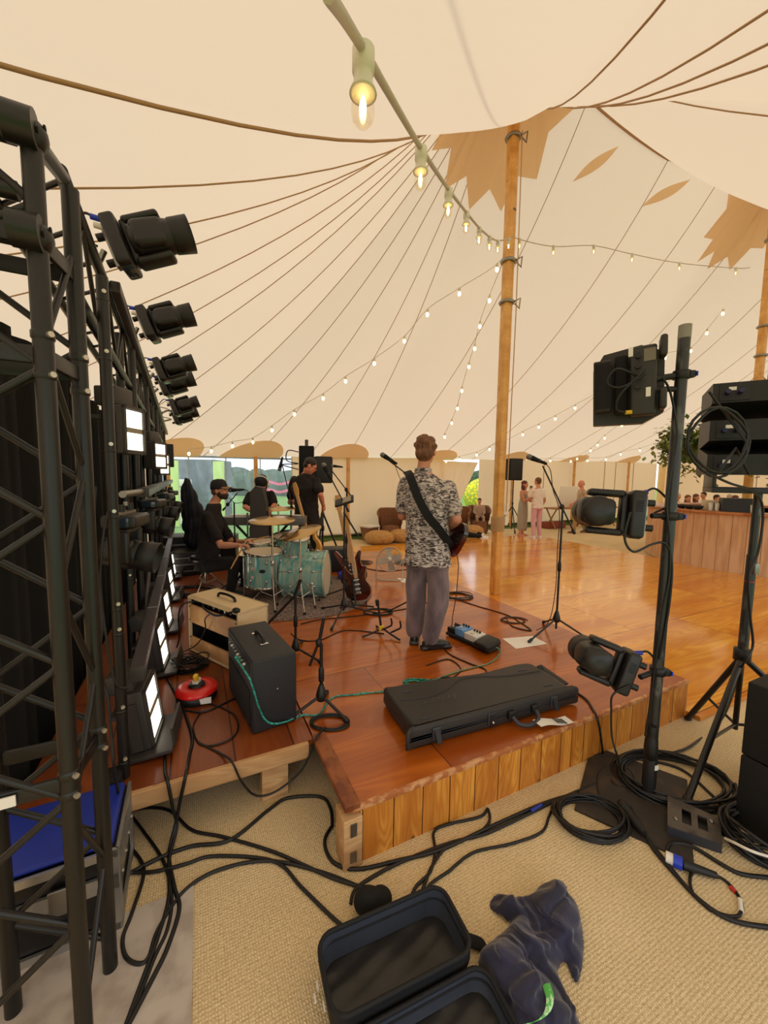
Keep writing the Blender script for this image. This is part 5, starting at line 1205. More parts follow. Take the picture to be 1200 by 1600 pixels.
# ------------------------------------------------------------------ pedals, paper, fan
A = at(702, 988, SZ); B = at(778, 1022, SZ); M = frame((A+B)/2+Vector((0, 0, .0)), B-A); t = thing('pedalboard', 'small pedalboard with blue and white effect boxes at the feet of the guitarist', 'effects pedals', (A+B)/2)
m = MB(); m.box((0, 0, .025), (.5, .17, .03), M @ Matrix.Rotation(0, 4, 'X'), .01); m.build('board', BLKP, t)
LB = mat('pale_blue_pedal', (110, 160, 214), .4); LW = mat('white_pedal', (224, 222, 214), .45)
for nm, x, w_, mt_, hh_ in (('tuner_pedal', -.20, .09, BLKP, .045), ('blue_pedal', -.1, .1, LB, .07), ('white_pedal', .03, .14, LW, .06)):
    m = MB(); m.box((x, 0, .04+hh_/2), (w_, .14, hh_), M, .008); pd = m.build(nm, mt_, t)
    for k in range(3): m = MB(); q = M @ Vector((x-.03+.03*k, .03, .04+hh_)); m.cyl(q, q+Vector((0, 0, .018)), .009, None, 10); m.build('knob', BLKP, pd)
    m = MB(); q = M @ Vector((x, -.04, .04+hh_)); m.cyl(q, q+Vector((0, 0, .012)), .011, None, 10); m.build('foot_switch', CHR, pd)
m = MB(); m.box((.18, -.01, .065), (.15, .2, .06), M @ Matrix.Rotation(.12, 4, 'X'), .02); m.build('wah_pedal', BLKP, t)
m = MB(); q = [at(785, 998, SZ+.001), at(832, 994, SZ+.001), at(855, 1006, SZ+.001), at(806, 1014, SZ+.001)]; m.prism([tuple(p)[:2] for p in q], SZ+.001, SZ+.003); single(m, 'paper_sheet', PAPER, 'white paper set list on the stage under a foot of the tall boom stand', 'paper')
m = MB(); q = [at(620, 903, SZ), at(640, 905, SZ), at(642, 913, SZ), at(628, 910, SZ)]; m.prism([tuple(p)[:2] for p in q], SZ+.001, SZ+.003); single(m, 'paper_sheet', PAPER, 'small white paper on the stage beside the left knee of the guitarist', 'paper')
c = dep(609, 874, 5.55); t = thing('floor_fan', 'round grey wire floor fan tilted back behind the guitarist', 'fan', Vector((c.x, c.y, SZ)))
FG = mat('fan_grey', (190, 180, 166), .4, .4); M = frame(c, (1, 0, .0), Vector((-.1, -.9, .35)))
for rr in (.06, .09, .12, .15, .175):
    m = MB(); m.tube([M @ Vector((rr*math.cos(a), rr*math.sin(a), .05-.25*rr*rr*4)) for a in [2*PI*k/28 for k in range(28)]], .0025 if rr < .17 else .008, 5, closed=True); m.build('guard_ring', FG, t)
m = MB()
for k in range(24): a = 2*PI*k/24; m.cyl(M @ Vector((.03*math.cos(a), .03*math.sin(a), .052)), M @ Vector((.175*math.cos(a), .175*math.sin(a), .02)), .0018, None, 4)
m.build('guard_wires', FG, t, kind='stuff')
m = MB(); m.lathe([(.175, -.05), (.18, 0), (.175, .02)], M, 30, capa=False); m.build('housing', FG, t)
for k in range(4):
    a = k*PI/2; m = MB(); m.prism([(0, 0), (.06, -.03), (.155, -.02), (.15, .08), (.05, .06)], -.01, -.005, M @ Matrix.Rotation(a, 4, 'Z') @ Matrix.Rotation(.3, 4, 'X')); m.build('blade', FG, t)
m = MB(); m.lathe([(.0001, .055), (.03, .05), (.03, -.04)], M, 16); m.build('hub', WHT, t)
m = MB(); m.tube([c+Vector((-.19, 0, 0)), c+Vector((-.19, -.04, 0))-Vector((0, 0, c.z-SZ-.012)), c+Vector((-.1, -.09, 0))-Vector((0, 0, c.z-SZ-.012)), c+Vector((.1, -.09, 0))-Vector((0, 0, c.z-SZ-.012)), c+Vector((.19, -.04, 0))-Vector((0, 0, c.z-SZ-.012)), c+Vector((.19, 0, 0))], .009, 6); m.build('stand_frame', FG, t)
# ------------------------------------------------------------------ drum kit
TQ = bpy.data.materials.new('turquoise_shell'); TQ.use_nodes = True; nt = TQ.node_tree; b = nt.nodes['Principled BSDF']; b.inputs['Roughness'].default_value = .2; b.inputs['Coat Weight'].default_value = .8
tc = nt.nodes.new('ShaderNodeTexCoord'); mp = nt.nodes.new('ShaderNodeMapping'); mp.inputs['Scale'].default_value = (9, 9, 1.2); nt.links.new(tc.outputs['Object'], mp.inputs[0])
n1 = nt.nodes.new('ShaderNodeTexNoise'); n1.inputs['Scale'].default_value = 2.5; n1.inputs['Detail'].default_value = 5; nt.links.new(mp.outputs[0], n1.inputs[0])
rp = nt.nodes.new('ShaderNodeValToRGB'); rp.color_ramp.elements[0].position = .3; rp.color_ramp.elements[0].color = (*lin((66, 170, 178)), 1); rp.color_ramp.elements[1].position = .7; rp.color_ramp.elements[1].color = (*lin((190, 206, 176)), 1)
nt.links.new(n1.outputs[0], rp.inputs[0]); nt.links.new(rp.outputs[0], b.inputs['Base Color'])
HEADW = mat('drum_skin', (226, 208, 180), .5); CYM = mat('cymbal_bronze', (196, 160, 104), .28, .85, bump=(60, .12, (1, 1, 12)))
drugm = dep(460, 940, 4.7); drugm.z = SZ
m = MB(); m.lathe([(.95, SZ+.002), (.95, SZ+.009), (.0001, SZ+.010)], Matrix.Translation((drugm.x, drugm.y+.1, 0)), 48); single(m, 'drum_mat', mat('grey_mat', (150, 128, 116), .95, noise=(60, (88, 74, 70), 3, .4, .6, (1, 1, 1))), 'speckled grey round mat under the drum kit', 'rug')
def drum(c, axis, r, L, label, lugs=8, legs=None, cat='drum', name='drum', hoopm=None, skin=HEADW):
    M = frame(c, basis(axis)[0], axis); t = thing(name, label, cat, Vector((c[0], c[1], SZ)), group='turquoise drum kit')
    m = MB(); m.lathe([(r, -L/2+.01), (r, L/2-.01)], M, 40); m.build('shell', TQ, t)
    for s in (-1, 1):
        m = MB(); m.lathe([(r+.001, s*L/2-.018), (r+.012, s*L/2-.016), (r+.012, s*L/2+.012), (r+.001, s*L/2+.014)], M, 40, capa=False); m.build('hoop', hoopm or CHR, t)
        m = MB(); m.lathe([(.0001, s*(L/2+.002)), (r, s*(L/2+.001))], M, 40); m.build('drum_head', skin, t)
        for k in range(lugs):
            a = 2*PI*(k+.5)/lugs; M2 = M @ Matrix.Rotation(a, 4, 'Z'); m = MB(); m.ell((r+.012, 0, s*L*.28), (.013, .012, .024), M2, 8, 6); m.cyl(M2 @ Vector((r+.014, 0, s*L*.28)), M2 @ Vector((r+.014, 0, s*(L/2+.012))), .004, None, 6); m.build('lug', CHR, t)
    return t, M
c = dep(413, 886, 4.65); t, M = drum(c, (0.03, -.06, 1), .225, .40, 'big turquoise floor drum nearest the drummer with two small pink stickers')
for k in range(3):
    a = [-2.5, -.7, 1.2][k]; q = c+Vector((math.cos(a)*.245, math.sin(a)*.245, 0)); m = MB(); m.cyl(q+Vector((0, 0, .12)), Vector((q.x, q.y, SZ+.01)), .008, None, 8); m.build('leg', CHR, t)
f = (Vector((0, 0, 0))-c); f.z = 0; f.normalize()
def tangent_box(c, ang, r, z, w, h, mt_, nm, t):
    d = Matrix.Rotation(ang, 3, 'Z') @ f; m = MB(); m.box((0, 0, 0), (.005, w, h), frame(c+d*(r+.003)+Vector((0, 0, z)), d)); m.build(nm, mt_, t)
STKR = mat('pink_sticker', (236, 190, 170), .6)
tangent_box(c, -.62, .225, .03, .035, .035, STKR, 'sticker', t); tangent_box(c, -.62, .225, -.075, .035, .035, STKR, 'sticker', t)
m = MB(); d = Matrix.Rotation(-.1, 3, 'Z') @ f; m.ell((0, 0, 0), (.006, .036, .022), frame(c+d*.227, d), 14, 10); m.build('badge', BLKP, t)
c = dep(479, 896, 4.75); AX = Vector((.975, -.03, .02)).normalized(); t, M = drum(c, AX, .275, .50, 'large turquoise bass drum lying on its side', 10, hoopm=TQ)
for s in (-1, 1):
    side_ = AX.cross(Vector((0, 0, 1)))*s; q = c+AX*.12+side_*.25-Vector((0, 0, .06)); e = Vector((q.x, q.y, 0))+side_*.28+AX*.1; e.z = SZ+.012; m = MB(); m.cyl(q, e, .009, None, 8); m.ell(q, .03, None, 10, 8); l = m.build('spur', CHR, t); m = MB(); m.cyl(e, e+(q-e)*.1, .014, None, 8); m.build('rubber_foot', RUB, l)
c = dep(461, 851, 4.75); t, M = drum(c, (.12, -.16, 1), .155, .2, 'turquoise rack tom mounted above the bass drum', 6)
m = MB(); m.cyl(c-Vector((0, -.02, .1)), dep(470, 870, 4.8), .012, None, 8); m.build('tom_mount', CHR, t)
c = dep(446, 842, 5.25); t, M = drum(c, (-.1, -.2, 1), .165, .12, 'second rack tom tilted behind the first, mostly under the cymbals', 6)
m = MB(); m.cyl(c-Vector((0, 0, .05)), Vector((c.x, c.y, SZ+.01)), .01, None, 8); m.build('tom_mount', CHR, t)
c = dep(404, 853, 4.98); t, M = drum(c, (0, -.1, 1), .178, .14, 'snare drum in front of the hands of the drummer', 8, hoopm=CHR)
m = MB(); m.cyl(c-Vector((0, 0, .06)), Vector((c.x, c.y, SZ+.01)), .01, None, 8); m.build('stand_pole', CHR, t)
def cymbal(px, py, Y, r, nrm, bx, by, label):
    c = dep(px, py, Y); b = dep(bx, by, Y); b.z = SZ+.01; b = Vector((c.x+(b.x-c.x)*.5, c.y-.0, SZ+.01)); t = thing('cymbal_stand', label, 'cymbal', b, group='cymbals of the drum kit'); M = frame(c, (1, 0, 0), nrm)
    m = MB(); m.lathe([(.0001, .028), (.02, .026), (.04, .014), (.06, .006), (r*.6, -.004), (r, -.014), (r, -.016), (r*.6, -.007), (.06, .002), (.0001, .02)], M, 48); m.build('cymbal', CYM, t)
    m = MB(); m.cyl(c+Vector((0, 0, -.02)), c+Vector((0, 0, .05)), .007, None, 8); m.lathe([(.014, .02), (.014, .036), (.0001, .04)], M, 12); m.build('wing_nut', BLKP, t)
    m = MB(); m.cyl(c-Vector((0, 0, .02)), Vector((c.x, c.y, SZ+.2)), .0115, None, 12); m.build('pole', CHR, t)
    m = MB(); z = (c.z+SZ)/2; m.lathe([(.012, -.03), (.019, -.025), (.019, .025), (.012, .03)], Matrix.Translation((c.x, c.y, z)), 12); m.cyl((c.x, c.y, z), (c.x+.04, c.y-.02, z), .006, None, 8); m.build('height_clamp', CHR, t)
    for k in range(3):
        a = k*2*PI/3-1.2; dv = Vector((math.cos(a), math.sin(a), 0)); bb_ = Vector((c.x, c.y, 0)); e = bb_+dv*.27; e.z = SZ+.022; s0 = bb_+Vector((0, 0, SZ+.32)); mid = bb_+dv*.14+Vector((0, 0, SZ+.16))
        m = MB(); m.cyl(s0+dv*.015, e, .0055, None, 6); m.cyl(bb_+Vector((0, 0, SZ+.12))+dv*.01, mid, .005, None, 6); l = m.build('leg', CHR, t); m = MB(); m.cyl(e, e+Vector((0, 0, .02)), .016, None, 8); m.build('rubber_foot', RUB, l)
cymbal(425, 811, 4.3, .25, (.0, -.1, 1), 425, 960, 'flat bronze cymbal on a chrome stand in front of the floor drum')
cymbal(469, 830, 4.25, .235, (-.26, -.2, 1), 470, 945, 'tilted bronze crash cymbal on the right of the kit')
cymbal(435, 793, 5.3, .225, (0, -.08, 1), 437, 900, 'highest and farthest cymbal, before the keyboard player')
for k, (a, b_) in enumerate((((384, 846, 4.52), (361, 888, 4.35)), ((384, 846, 4.9), (420, 838, 4.75)))):
    m = MB(); p, q = D(*a), D(*b_); m.tube([p-(q-p)*.1, p+(q-p)*.85, q], [.009, .0085, .005], 8); m.ell(q, (.008,)*3, None, 8, 6); single(m, 'drumstick', MAPLE, ['wooden drumstick pointing down from the near hand of the drummer', 'wooden drumstick laid over the snare by the far hand of the drummer'][k], 'drumstick')
# throne
b = dep(322, 918, 4.8); b.z = SZ; t = thing('drum_throne', 'round black padded stool on chrome legs under the drummer', 'stool', b)
m = MB(); m.lathe([(.0001, .40), (.15, .40), (.18, .42), (.18, .455), (.15, .475), (.0001, .478)], Matrix.Translation(b), 28); m.build('seat', mat('black_vinyl', (28, 26, 28), .3), t)
m = MB(); m.cyl(b+Vector((0, 0, .12)), b+Vector((0, 0, .41)), .014, None, 10); m.build('pole', CHR, t)
for k in range(3):
    a = k*2*PI/3+.5; e = b+Vector((math.cos(a)*.24, math.sin(a)*.24, .012)); m = MB(); m.cyl(b+Vector((0, 0, .3)), e, .009, None, 8); m.cyl(b+Vector((0, 0, .12)), (e+b+Vector((0, 0, .3)))/2, .006, None, 6); m.build('leg', CHR, t)
# ------------------------------------------------------------------ lamp pole on the right
POLEM = mat('scuffed_pole', (40, 42, 42), .38, spec=.6, noise=(22, (96, 98, 94), 8, .56, .68, (1, 1, .35)))
lb = at(1012, 1243, 0); LY = lb.y
t = thing('lamp_pole', 'scuffed dark scaffold pole standing on a flat base plate near the stage corner', 'pole', lb)
m = MB(); m.cyl(lb+Vector((0, 0, .01)), Vector((lb.x, lb.y, 2.52)), .0275, None, 24); m.build('tube', POLEM, t)
m = MB(); m.cyl((lb.x, lb.y, 2.47), (lb.x, lb.y, 2.535), .0285, None, 24); m.build('pale_tape_band', mat('grey_tape', (142, 140, 130), .6), t)
m = MB(); m.lathe([(.034, .006), (.034, .22), (.030, .23)], Matrix.Translation(lb), 24); m.build('socket_sleeve', BLKP, t)
m = MB(); m.box((0, 0, .006), (.62, .5, .010), Matrix.Translation(lb+Vector((-.08, -.0, 0))) @ Matrix.Rotation(TH+.5, 4, 'Z')); m.build('base_plate', mat('rusty_black_plate', (46, 38, 32), .6, noise=(8, (72, 56, 42), 6, .5, .65, (1, 1, 1))), t)
m = MB(); q = lb+Vector((-.025, -.03, 0)); m.lathe([(.02, .24), (.03, .25), (.034, .30), (.03, .36), (.022, .38), (.027, .40), (.02, .43)], Matrix.Translation(q), 18); m.build('cable_coupler', BLKP, t)
m = MB(); q = lb+Vector((.012, -.032, .19)); m.box((0, 0, 0), (.022, .004, .028), frame(q, (1, .2, 0))); m.build('small_label', PAPER, t)
def clampo(t, z, r=.028):
    m = MB(); m.lathe([(r+.001, -.022), (r+.01, -.02), (r+.01, .02), (r+.001, .022)], Matrix.Translation((lb.x, lb.y, z)), 20); m.box((lb.x+.035, lb.y-.02, z), (.03, .03, .035), None, .005); m.build('pole_clamp', BLKP, t)
    m = MB(); m.box((lb.x+.052, lb.y-.03, z), (.006, .02, .022)); m.build('clamp_badge', BLUEP, t)
# upper wash light seen from the back
c = dep(984, 602, 2.1); M = frame(c, (.86, -.50, 0), (-.06, .0, 1)); t = thing('wash_light', 'square stage lamp seen from the back at the top of the scaffold pole', 'stage light', c-Vector((0, 0, .2)))
WSH = mat('lamp_back', (44, 41, 39), .5)
m = MB(); m.prism([(-.17, -.19), (.06, -.2), (.15, -.15), (.15, .15), (.05, .2), (-.12, .18), (-.17, .1)], -.1, -.02, M @ Matrix.Rotation(PI/2, 4, 'X')); m.build('shell', WSH, t)
m = MB(); m.box((-.125, -.03, 0), (.08, .1, .26), M, .008); h = m.build('heat_sink', WSH, t)
for k in range(9):
    m = MB(); m.box((-.158+.0085*k, -.084, 0), (.003, .012, .24), M); m.build('fin', BLKM, h)
m = MB(); m.box((-.04, -.02, 0), (.06, .05, .30), M, .01); m.build('yoke', BLKM, t)
m = MB(); m.box((.055, -.05, .0), (.11, .09, .34), M, .012); cb = m.build('control_box', WSH, t)
for k in range(4):
    m = MB(); q = M @ Vector((.03, -.1, .12-.05*k)); m.cyl(q, q+(M.to_3x3() @ Vector((0, -1, 0)))*.02, .014, None, 12); m.build('socket', BLKP, cb)
for z in (.15, -.1):
    m = MB(); m.box((.135, -.075, z), (.03, .1, .1), M, .012); m.build('side_lug', WSH, t)
m = MB(); m.box((.08, -.097, .12), (.05, .004, .06), M); m.build('spec_plate', mat('plate_grey', (120, 112, 98), .5), cb)
for x, z in ((.0, .145), (.075, -.06)):
    m = MB(); m.box((x, -.098, z), (.02, .004, .045), M); m.build('white_label', PAPER, cb)
m = MB(); q = M @ Vector((-.02, -.1, -.15)); m.cyl(q, q+Vector((.02, -.02, .0)), .01, None, 10); m.build('yellow_plug', YEL, t)
m = MB(); m.cyl(c+Vector((.08, -.05, .02)), Vector((lb.x, lb.y, c.z+.04)), .016, None, 10); m.cyl(c+Vector((.08, -.05, -.03)), Vector((lb.x, lb.y, c.z-.03)), .014, None, 10); m.build('arm', BLKP, t); clampo(t, c.z+.04)
m = MB(); m.tube(catmull([M @ Vector(p) for p in ((.03, -.12, .02), (-.06, -.16, .06), (-.1, -.15, .0), (-.04, -.15, -.03), (.06, -.14, .02))], 8), .006, 6)
m.tube(catmull([M @ Vector((.06, -.14, .04)), M @ Vector((-.04, -.15, -.06)), M @ Vector((-.06, -.13, -.13)), M @ Vector((-.02, -.11, -.15))], 8), .006, 6); m.build('looped_lead', RUB, t)
# two moving heads on the pole
c = dep(1018, 806, 2.03); moving_head(c, (-.95, .3, .05), (0, .1, 1), (.28, .93, -.14), .82, 'moving head clamped sideways halfway up the scaffold pole, before the bar', 'moving heads on the scaffold pole')
t = [o for o in COL.objects if o.name.startswith('moving_head_light')][-1]; clampo(t, c.z); m = MB(); m.cyl(c, Vector((lb.x, lb.y, c.z)), .014, None, 8); m.build('arm', BLKP, t)
c = dep(1000, 1058, 2.0); moving_head(c, (-.88, .3, .3), (.3, .1, 1), (.2, .93, .0), .76, 'lowest moving head on the scaffold pole, just above the stage corner', 'moving heads on the scaffold pole')
t = [o for o in COL.objects if o.name.startswith('moving_head_light')][-1]; clampo(t, c.z+.02); m = MB(); m.cyl(c, Vector((lb.x, lb.y, c.z+.02)), .014, None, 8); m.build('arm', BLKP, t)
def lead(P, r, label, mt=None, name='cable', cat='cable', group=None, n=8):
    m = MB(); m.tube(catmull(P, n), r, 7); return single(m, name, mt or RUB, label, cat, group)
def LP(x, y, dy=-.035): return dep(x, y, LY+dy)
lead([LP(1035, 590), LP(1048, 615), LP(1058, 680), LP(1048, 740), LP(1042, 790), LP(1046, 840), LP(1046, 900), LP(1034, 960), LP(1026, 1020), LP(1016, 1100), LP(1008, 1150)], .0055, 'black lead running down the scaffold pole from its top lamp')
lead([LP(985, 800, -.12), LP(976, 840, -.12), LP(990, 862, -.12), LP(1020, 850, -.06), LP(1040, 850), LP(1050, 880), LP(1045, 950), LP(1030, 1030)], .006, 'looped black lead hanging under the middle lamp of the scaffold pole')
lead([LP(985, 1070, -.1), LP(958, 1085, -.1), LP(955, 1110, -.1), LP(956, 1150, -.1), LP(964, 1180, -.1), at(975, 1215, .01), at(1000, 1240, .02)], .005, 'thin lead with white tape dropping from the lowest lamp of the scaffold pole')
# ------------------------------------------------------------------ line array on its tripod
lc = UV(0, 0); lc = dep(1172, 900, 2.42); lc.z = 0
t = thing('speaker_stand', 'black crank tripod carrying the stacked array speakers at the right edge', 'speaker stand', lc)
m = MB(); m.cyl(lc+Vector((0, 0, .62)), lc+Vector((0, 0, 1.30)), .027, None, 18); m.cyl(lc+Vector((0, 0, 1.25)), lc+Vector((0, 0, 1.7)), .022, None, 18); m.build('pole', POLEM, t)
m = MB(); m.lathe([(.03, -.05), (.045, -.045), (.045, .03), (.03, .035)], Matrix.Translation(lc+Vector((0, 0, .66))), 16); m.build('leg_hub', BLKP, t)
m = MB(); m.box((.0, -.03, 1.22), (.03, .03, .07), Matrix.Translation(lc), .006); m.build('grey_latch', STEEL, t)
m = MB(); m.lathe([(.0275, 0), (.0285, .003), (.0275, .006)], Matrix.Translation(lc+Vector((0, 0, 1.13))), 16); m.build('red_ring', mat('red_tape', (190, 40, 40), .5), t)
for i, e in enumerate((at(1075, 1122, .015), at(1075, 1248, .015), lc+Vector((.62, -.25, .015)))):
    s = lc+Vector((0, 0, .64)); m = MB(); m.cyl(s, e, .018, None, 12); l = m.build('leg', BLK, t); m = MB(); m.ell(e, (.026, .026, .015), None, 12, 8); m.build('rubber_foot', RUB, l)
    m = MB(); m.cyl(lc+Vector((0, 0, .18)), s+(e-s)*.62, .009, None, 8); m.build('brace', BLK, t)
m = MB(); m.cyl(lc+Vector((0, 0, .15)), lc+Vector((0, 0, .62)), .016, None, 12); m.build('lower_tube', BLK, t)
xa = Vector((.86, -.5, 0)).normalized(); Mb = frame(Vector((lc.x, lc.y, 1.735)), xa)
m = MB(); m.box((.0, .0, -.03), (.5, .3, .035), Mb, .004)
for sx in (-.24, .24): m.box((sx, 0, .02), (.02, .28, .09), Mb, .003)
m.build('top_bracket', BLK, t)
ARR = mat('array_paint', (22, 21, 21), .5, bump=(200, .2, (1, 1, 1)))
for i, (z, tl) in enumerate(((1.875, -.10), (2.06, .02), (2.265, .12))):
    c = Vector((lc.x, lc.y, z)); xb = (xa+Vector((0, 0, 0))).normalized(); M = frame(c, xb, Vector((0, 0, 1))+xb.cross(Vector((0, 0, 1)))*tl*-1)
    t2 = thing('array_speaker', ['lowest of the three stacked black array speakers', 'middle of the three stacked black array speakers', 'topmost of the three stacked black array speakers'][i], 'speaker', c-Vector((0, 0, .09)), group='stacked array speakers')
    m = MB(); m.prism([(-.17, -.06), (.17, -.09), (.17, .09), (-.17, .06)], -.29, .29, M @ Matrix(((0, 0, 1, 0), (1, 0, 0, 0), (0, 1, 0, 0), (0, 0, 0, 1)))); m.build('cabinet', ARR, t2)
    m = MB(); m.box((-.19, -.172, 0), (.14, .006, .1), M, .002); pn = m.build('connector_plate', BLKP, t2)
    m = MB(); m.box((-.2, -.177, .02), (.035, .006, .02), M); m.build('white_label', PAPER, pn)
    for x in (-.225, -.165):
        m = MB(); q = M @ Vector((x, -.17, -.005)); y = (M.to_3x3() @ Vector((0, -1, 0))); m.cyl(q, q+y*.05, .013, None, 10); m.build('blue_plug', mat('navy_plug', (30, 34, 84), .4), pn)
    for x in (.02, .1):
        m = MB(); m.box((x, -.165, 0), (.03, .012, .16), M, .003); rg = m.build('rigging_bar', BLK, t2)
        m = MB(); q = [M @ Vector(p) for p in ((x-.02, -.18, .05), (x-.03, -.19, .0), (x-.01, -.19, -.05), (x+.03, -.18, -.06))]; m.tube(catmull(q, 5), .0025, 5); m.build('locking_pin', STEEL, rg)
P = []
for k in range(46):
    a = k*2*PI/20; P.append(dep(1122+44*math.cos(a)*(1+.12*math.sin(k*.7)), 690+52*math.sin(a)*(1+.08*math.cos(k*.5)), 2.18+.0*k))
m = MB(); m.tube([dep(1108, 612, 2.25)]+P+[dep(1150, 700, 2.2), dep(1170, 740, 2.25)], .0075, 8); single(m, 'cable_loop', RUB, 'black speaker cable hung in big loops on the array speakers', 'cable')
lead([dep(1112, 742, 2.2), dep(1140, 755, 2.2), dep(1180, 770, 2.3), dep(1192, 800, 2.35), dep(1185, 860, 2.36), dep(1170, 900, 2.36), dep(1172, 960, 2.36), dep(1176, 1010, 2.36), dep(1160, 1040, 2.36), at(1130, 1120, .02), at(1080, 1165, .012), at(1040, 1178, .012)], .007, 'black cable running down the array stand to the coil on the matting')
# subwoofers
cn = at(1146, 1288, 0); cu, cv = toUV(cn)
for i in range(2):
    z0 = .004+.385*i; t = thing('subwoofer', ['lower black subwoofer box at the right edge', 'upper black subwoofer box stacked at the right edge'][i], 'speaker', UV(cu+.28, cv-.3, z0), group='stacked subwoofers')
    m = MB(); m.box((cu+.29, cv-.31, z0+.19), (.58, .62, .378), Matrix.Rotation(TH, 4, 'Z'), .008); m.build('cabinet', mat('sub_paint', (15, 15, 15), .7, bump=(200, .2, (1, 1, 1))), t)
    m = MB(); m.box((cu-.003, cv-.32, z0+.19), (.01, .16, .05), Matrix.Rotation(TH, 4, 'Z'), .003); m.build('handle_recess', BLKM, t)
# steel foot with two slots
tl, tr_, br_, bl_ = at(1043, 1243, .055), at(1124, 1278, .055), at(1129, 1318, .055), at(1043, 1290, .055)
t = thing('steel_footplate', 'grey-brown steel foot with two square slots on the matting by the scaffold pole', 'bracket', (tl+br_)/2-Vector((0, 0, .055)))
FP = mat('worn_steel_brown', (96, 88, 80), .5, .4, noise=(10, (70, 62, 56), 5, .45, .6, (1, 1, 1)))
def bil(a, b): return tl*(1-a)*(1-b)+tr_*a*(1-b)+br_*a*b+bl_*(1-a)*b
def slab(m, pts, z0, z1): m.prism([tuple(p)[:2] for p in pts], z0, z1)
m = MB()
for a0, a1, b0, b1 in ((0, 1, 0, .25), (0, 1, .75, 1), (0, .28, .25, .75), (.46, .58, .25, .75), (.76, 1, .25, .75)):
    slab(m, [bil(a0, b0), bil(a1, b0), bil(a1, b1), bil(a0, b1)], .05, .056)
m.build('slotted_top', FP, t)
m = MB(); slab(m, [bil(.02, .05), bil(.98, .05), bil(.98, .98), bil(.02, .98)], .002, .03); m.build('base_block', BLKP, t)
m = MB(); slab(m, [bil(0, .96), bil(1, .96), bil(1, 1), bil(0, 1)], .002, .05); m.build('front_lip', CASL, t)
for a, b in ((.16, .7), (.84, .3)):
    m = MB(); m.ell(bil(a, b)+Vector((0, 0, .003)), (.011, .011, .006), None, 12, 6); m.build('bolt', STEEL, t)
# ------------------------------------------------------------------ coils and floor cables
def coil(px, py, rx, ry, n, r, label, z=.0, rot=0.0, hgt=.05, name='cable_coil', mt=None, jit=.12):
    c = at(px, py, z); m = MB(); P = []
    for k in range(n*22):
        a = 2*PI*k/22+rot; q = 1+jit*math.sin(k*.171+px)*math.cos(k*.053); h = z+r+ (hgt*(.5+.5*math.sin(k*.37+py))*((k/(n*22))*.8+.2))
        P.append(Vector((c.x+math.cos(a)*rx*q+.012*math.sin(k*.09), c.y+math.sin(a)*ry*q+.012*math.cos(k*.11), h)))
    m.tube(P, r, 7); return single(m, name, mt or RUB, label, 'cable')
coil(922, 1282, .165, .125, 9, .0065, 'neat oval coil of black cable in front of the stage corner')
coil(1052, 1222, .30, .20, 9, .008, 'wide coil of black cable spread behind the scaffold pole foot', hgt=.06)
cc = coil(1192, 1322, .155, .125, 15, .009, 'thick pile of coiled black cable beside the subwoofers at the right edge', hgt=.13)
lead([at(1133, 1310, .11), at(1150, 1318, .14), at(1175, 1330, .15), at(1200, 1338, .13)], .006, 'white tape tied over the thick cable pile', WHT, 'tape_tie', 'tape')
coil(296, 1044, .11, .09, 12, .005, 'messy black cable heap between the red reel and the lit panels', z=SZ, hgt=.09, jit=.3)
coil(515, 1130, .11, .07, 4, .0045, 'small loose coil of black lead at the feet of the nearest short stand', z=SZ, hgt=.01)
coil(652, 1070, .10, .05, 5, .005, 'little coil of green braided lead behind the guitar case', z=SZ, hgt=.02, mt=TURQ)
coil(590, 957, .15, .1, 4, .0055, 'flat coil of dark lead beside the left boot of the guitarist', z=SZ, hgt=.01)
coil(640, 880, .22, .16, 5, .006, 'tangle of dark leads on the stage round the floor fan', z=SZ, hgt=.03, jit=.35)
coil(715, 932, .16, .13, 4, .006, 'tangle of dark leads at the stage edge right of the guitarist', z=SZ, hgt=.02, jit=.35)
coil(800, 970, .13, .09, 2, .005, 'loose loop of dark red lead at the stage edge', z=SZ, hgt=.004, jit=.3, mt=mat('dark_red_cable', (60, 24, 20)))
def gl(pts, r, label, z=0.0, mt=None, group=None):
    Q = []
    for p in pts:
        zz = p[2] if len(p) > 2 else z
        if zz == 'e': Q.append(onpl(p[0], p[1], UV(0, 2.03-.035-r), U_))
        elif zz == 'f': Q.append(onpl(p[0], p[1], UV(0, 1.49-r), U_))
        else: Q.append(at(p[0], p[1], zz+r))
    return lead(Q, r, label, mt, group=group)
G = 'black cables across the matting'
gl([(262, 1060, SZ), (285, 1105, SZ), (300, 1150, SZ), (296, 1180, SZ), (291, 1207, 'e'), (282, 1250, 'e'), (274, 1290, 'e'), (264, 1335), (272, 1385), (280, 1420), (262, 1480), (238, 1530), (196, 1610)], .0085, 'black cable falling over the deck edge and running to the bottom left', group=G)
gl([(258, 1175, SZ), (258, 1205, SZ), (262, 1222, 'e'), (270, 1262, 'e'), (276, 1292, 'e'), (264, 1345), (264, 1400), (248, 1460), (212, 1560), (190, 1620)], .008, 'black cable dropping from the nearest lit floor panel to the bottom left', group=G)
gl([(203, 1272), (222, 1296), (255, 1345), (268, 1400), (262, 1450), (240, 1500), (205, 1590)], .007, 'black cable coming off the blue topped case corner', group=G)
gl([(202, 1322), (220, 1345), (224, 1370), (205, 1430), (192, 1465), (196, 1494), (215, 1506), (232, 1496), (248, 1450), (290, 1390), (345, 1358), (420, 1345), (500, 1362), (560, 1385)], .0075, 'black cable making a hanging loop on the grey slab', group=G)
gl([(198, 1268), (235, 1262), (268, 1268), (300, 1297), (350, 1308), (430, 1332), (520, 1372), (590, 1392)], .0075, 'black cable curving from the case across the matting to the open bag', group=G)
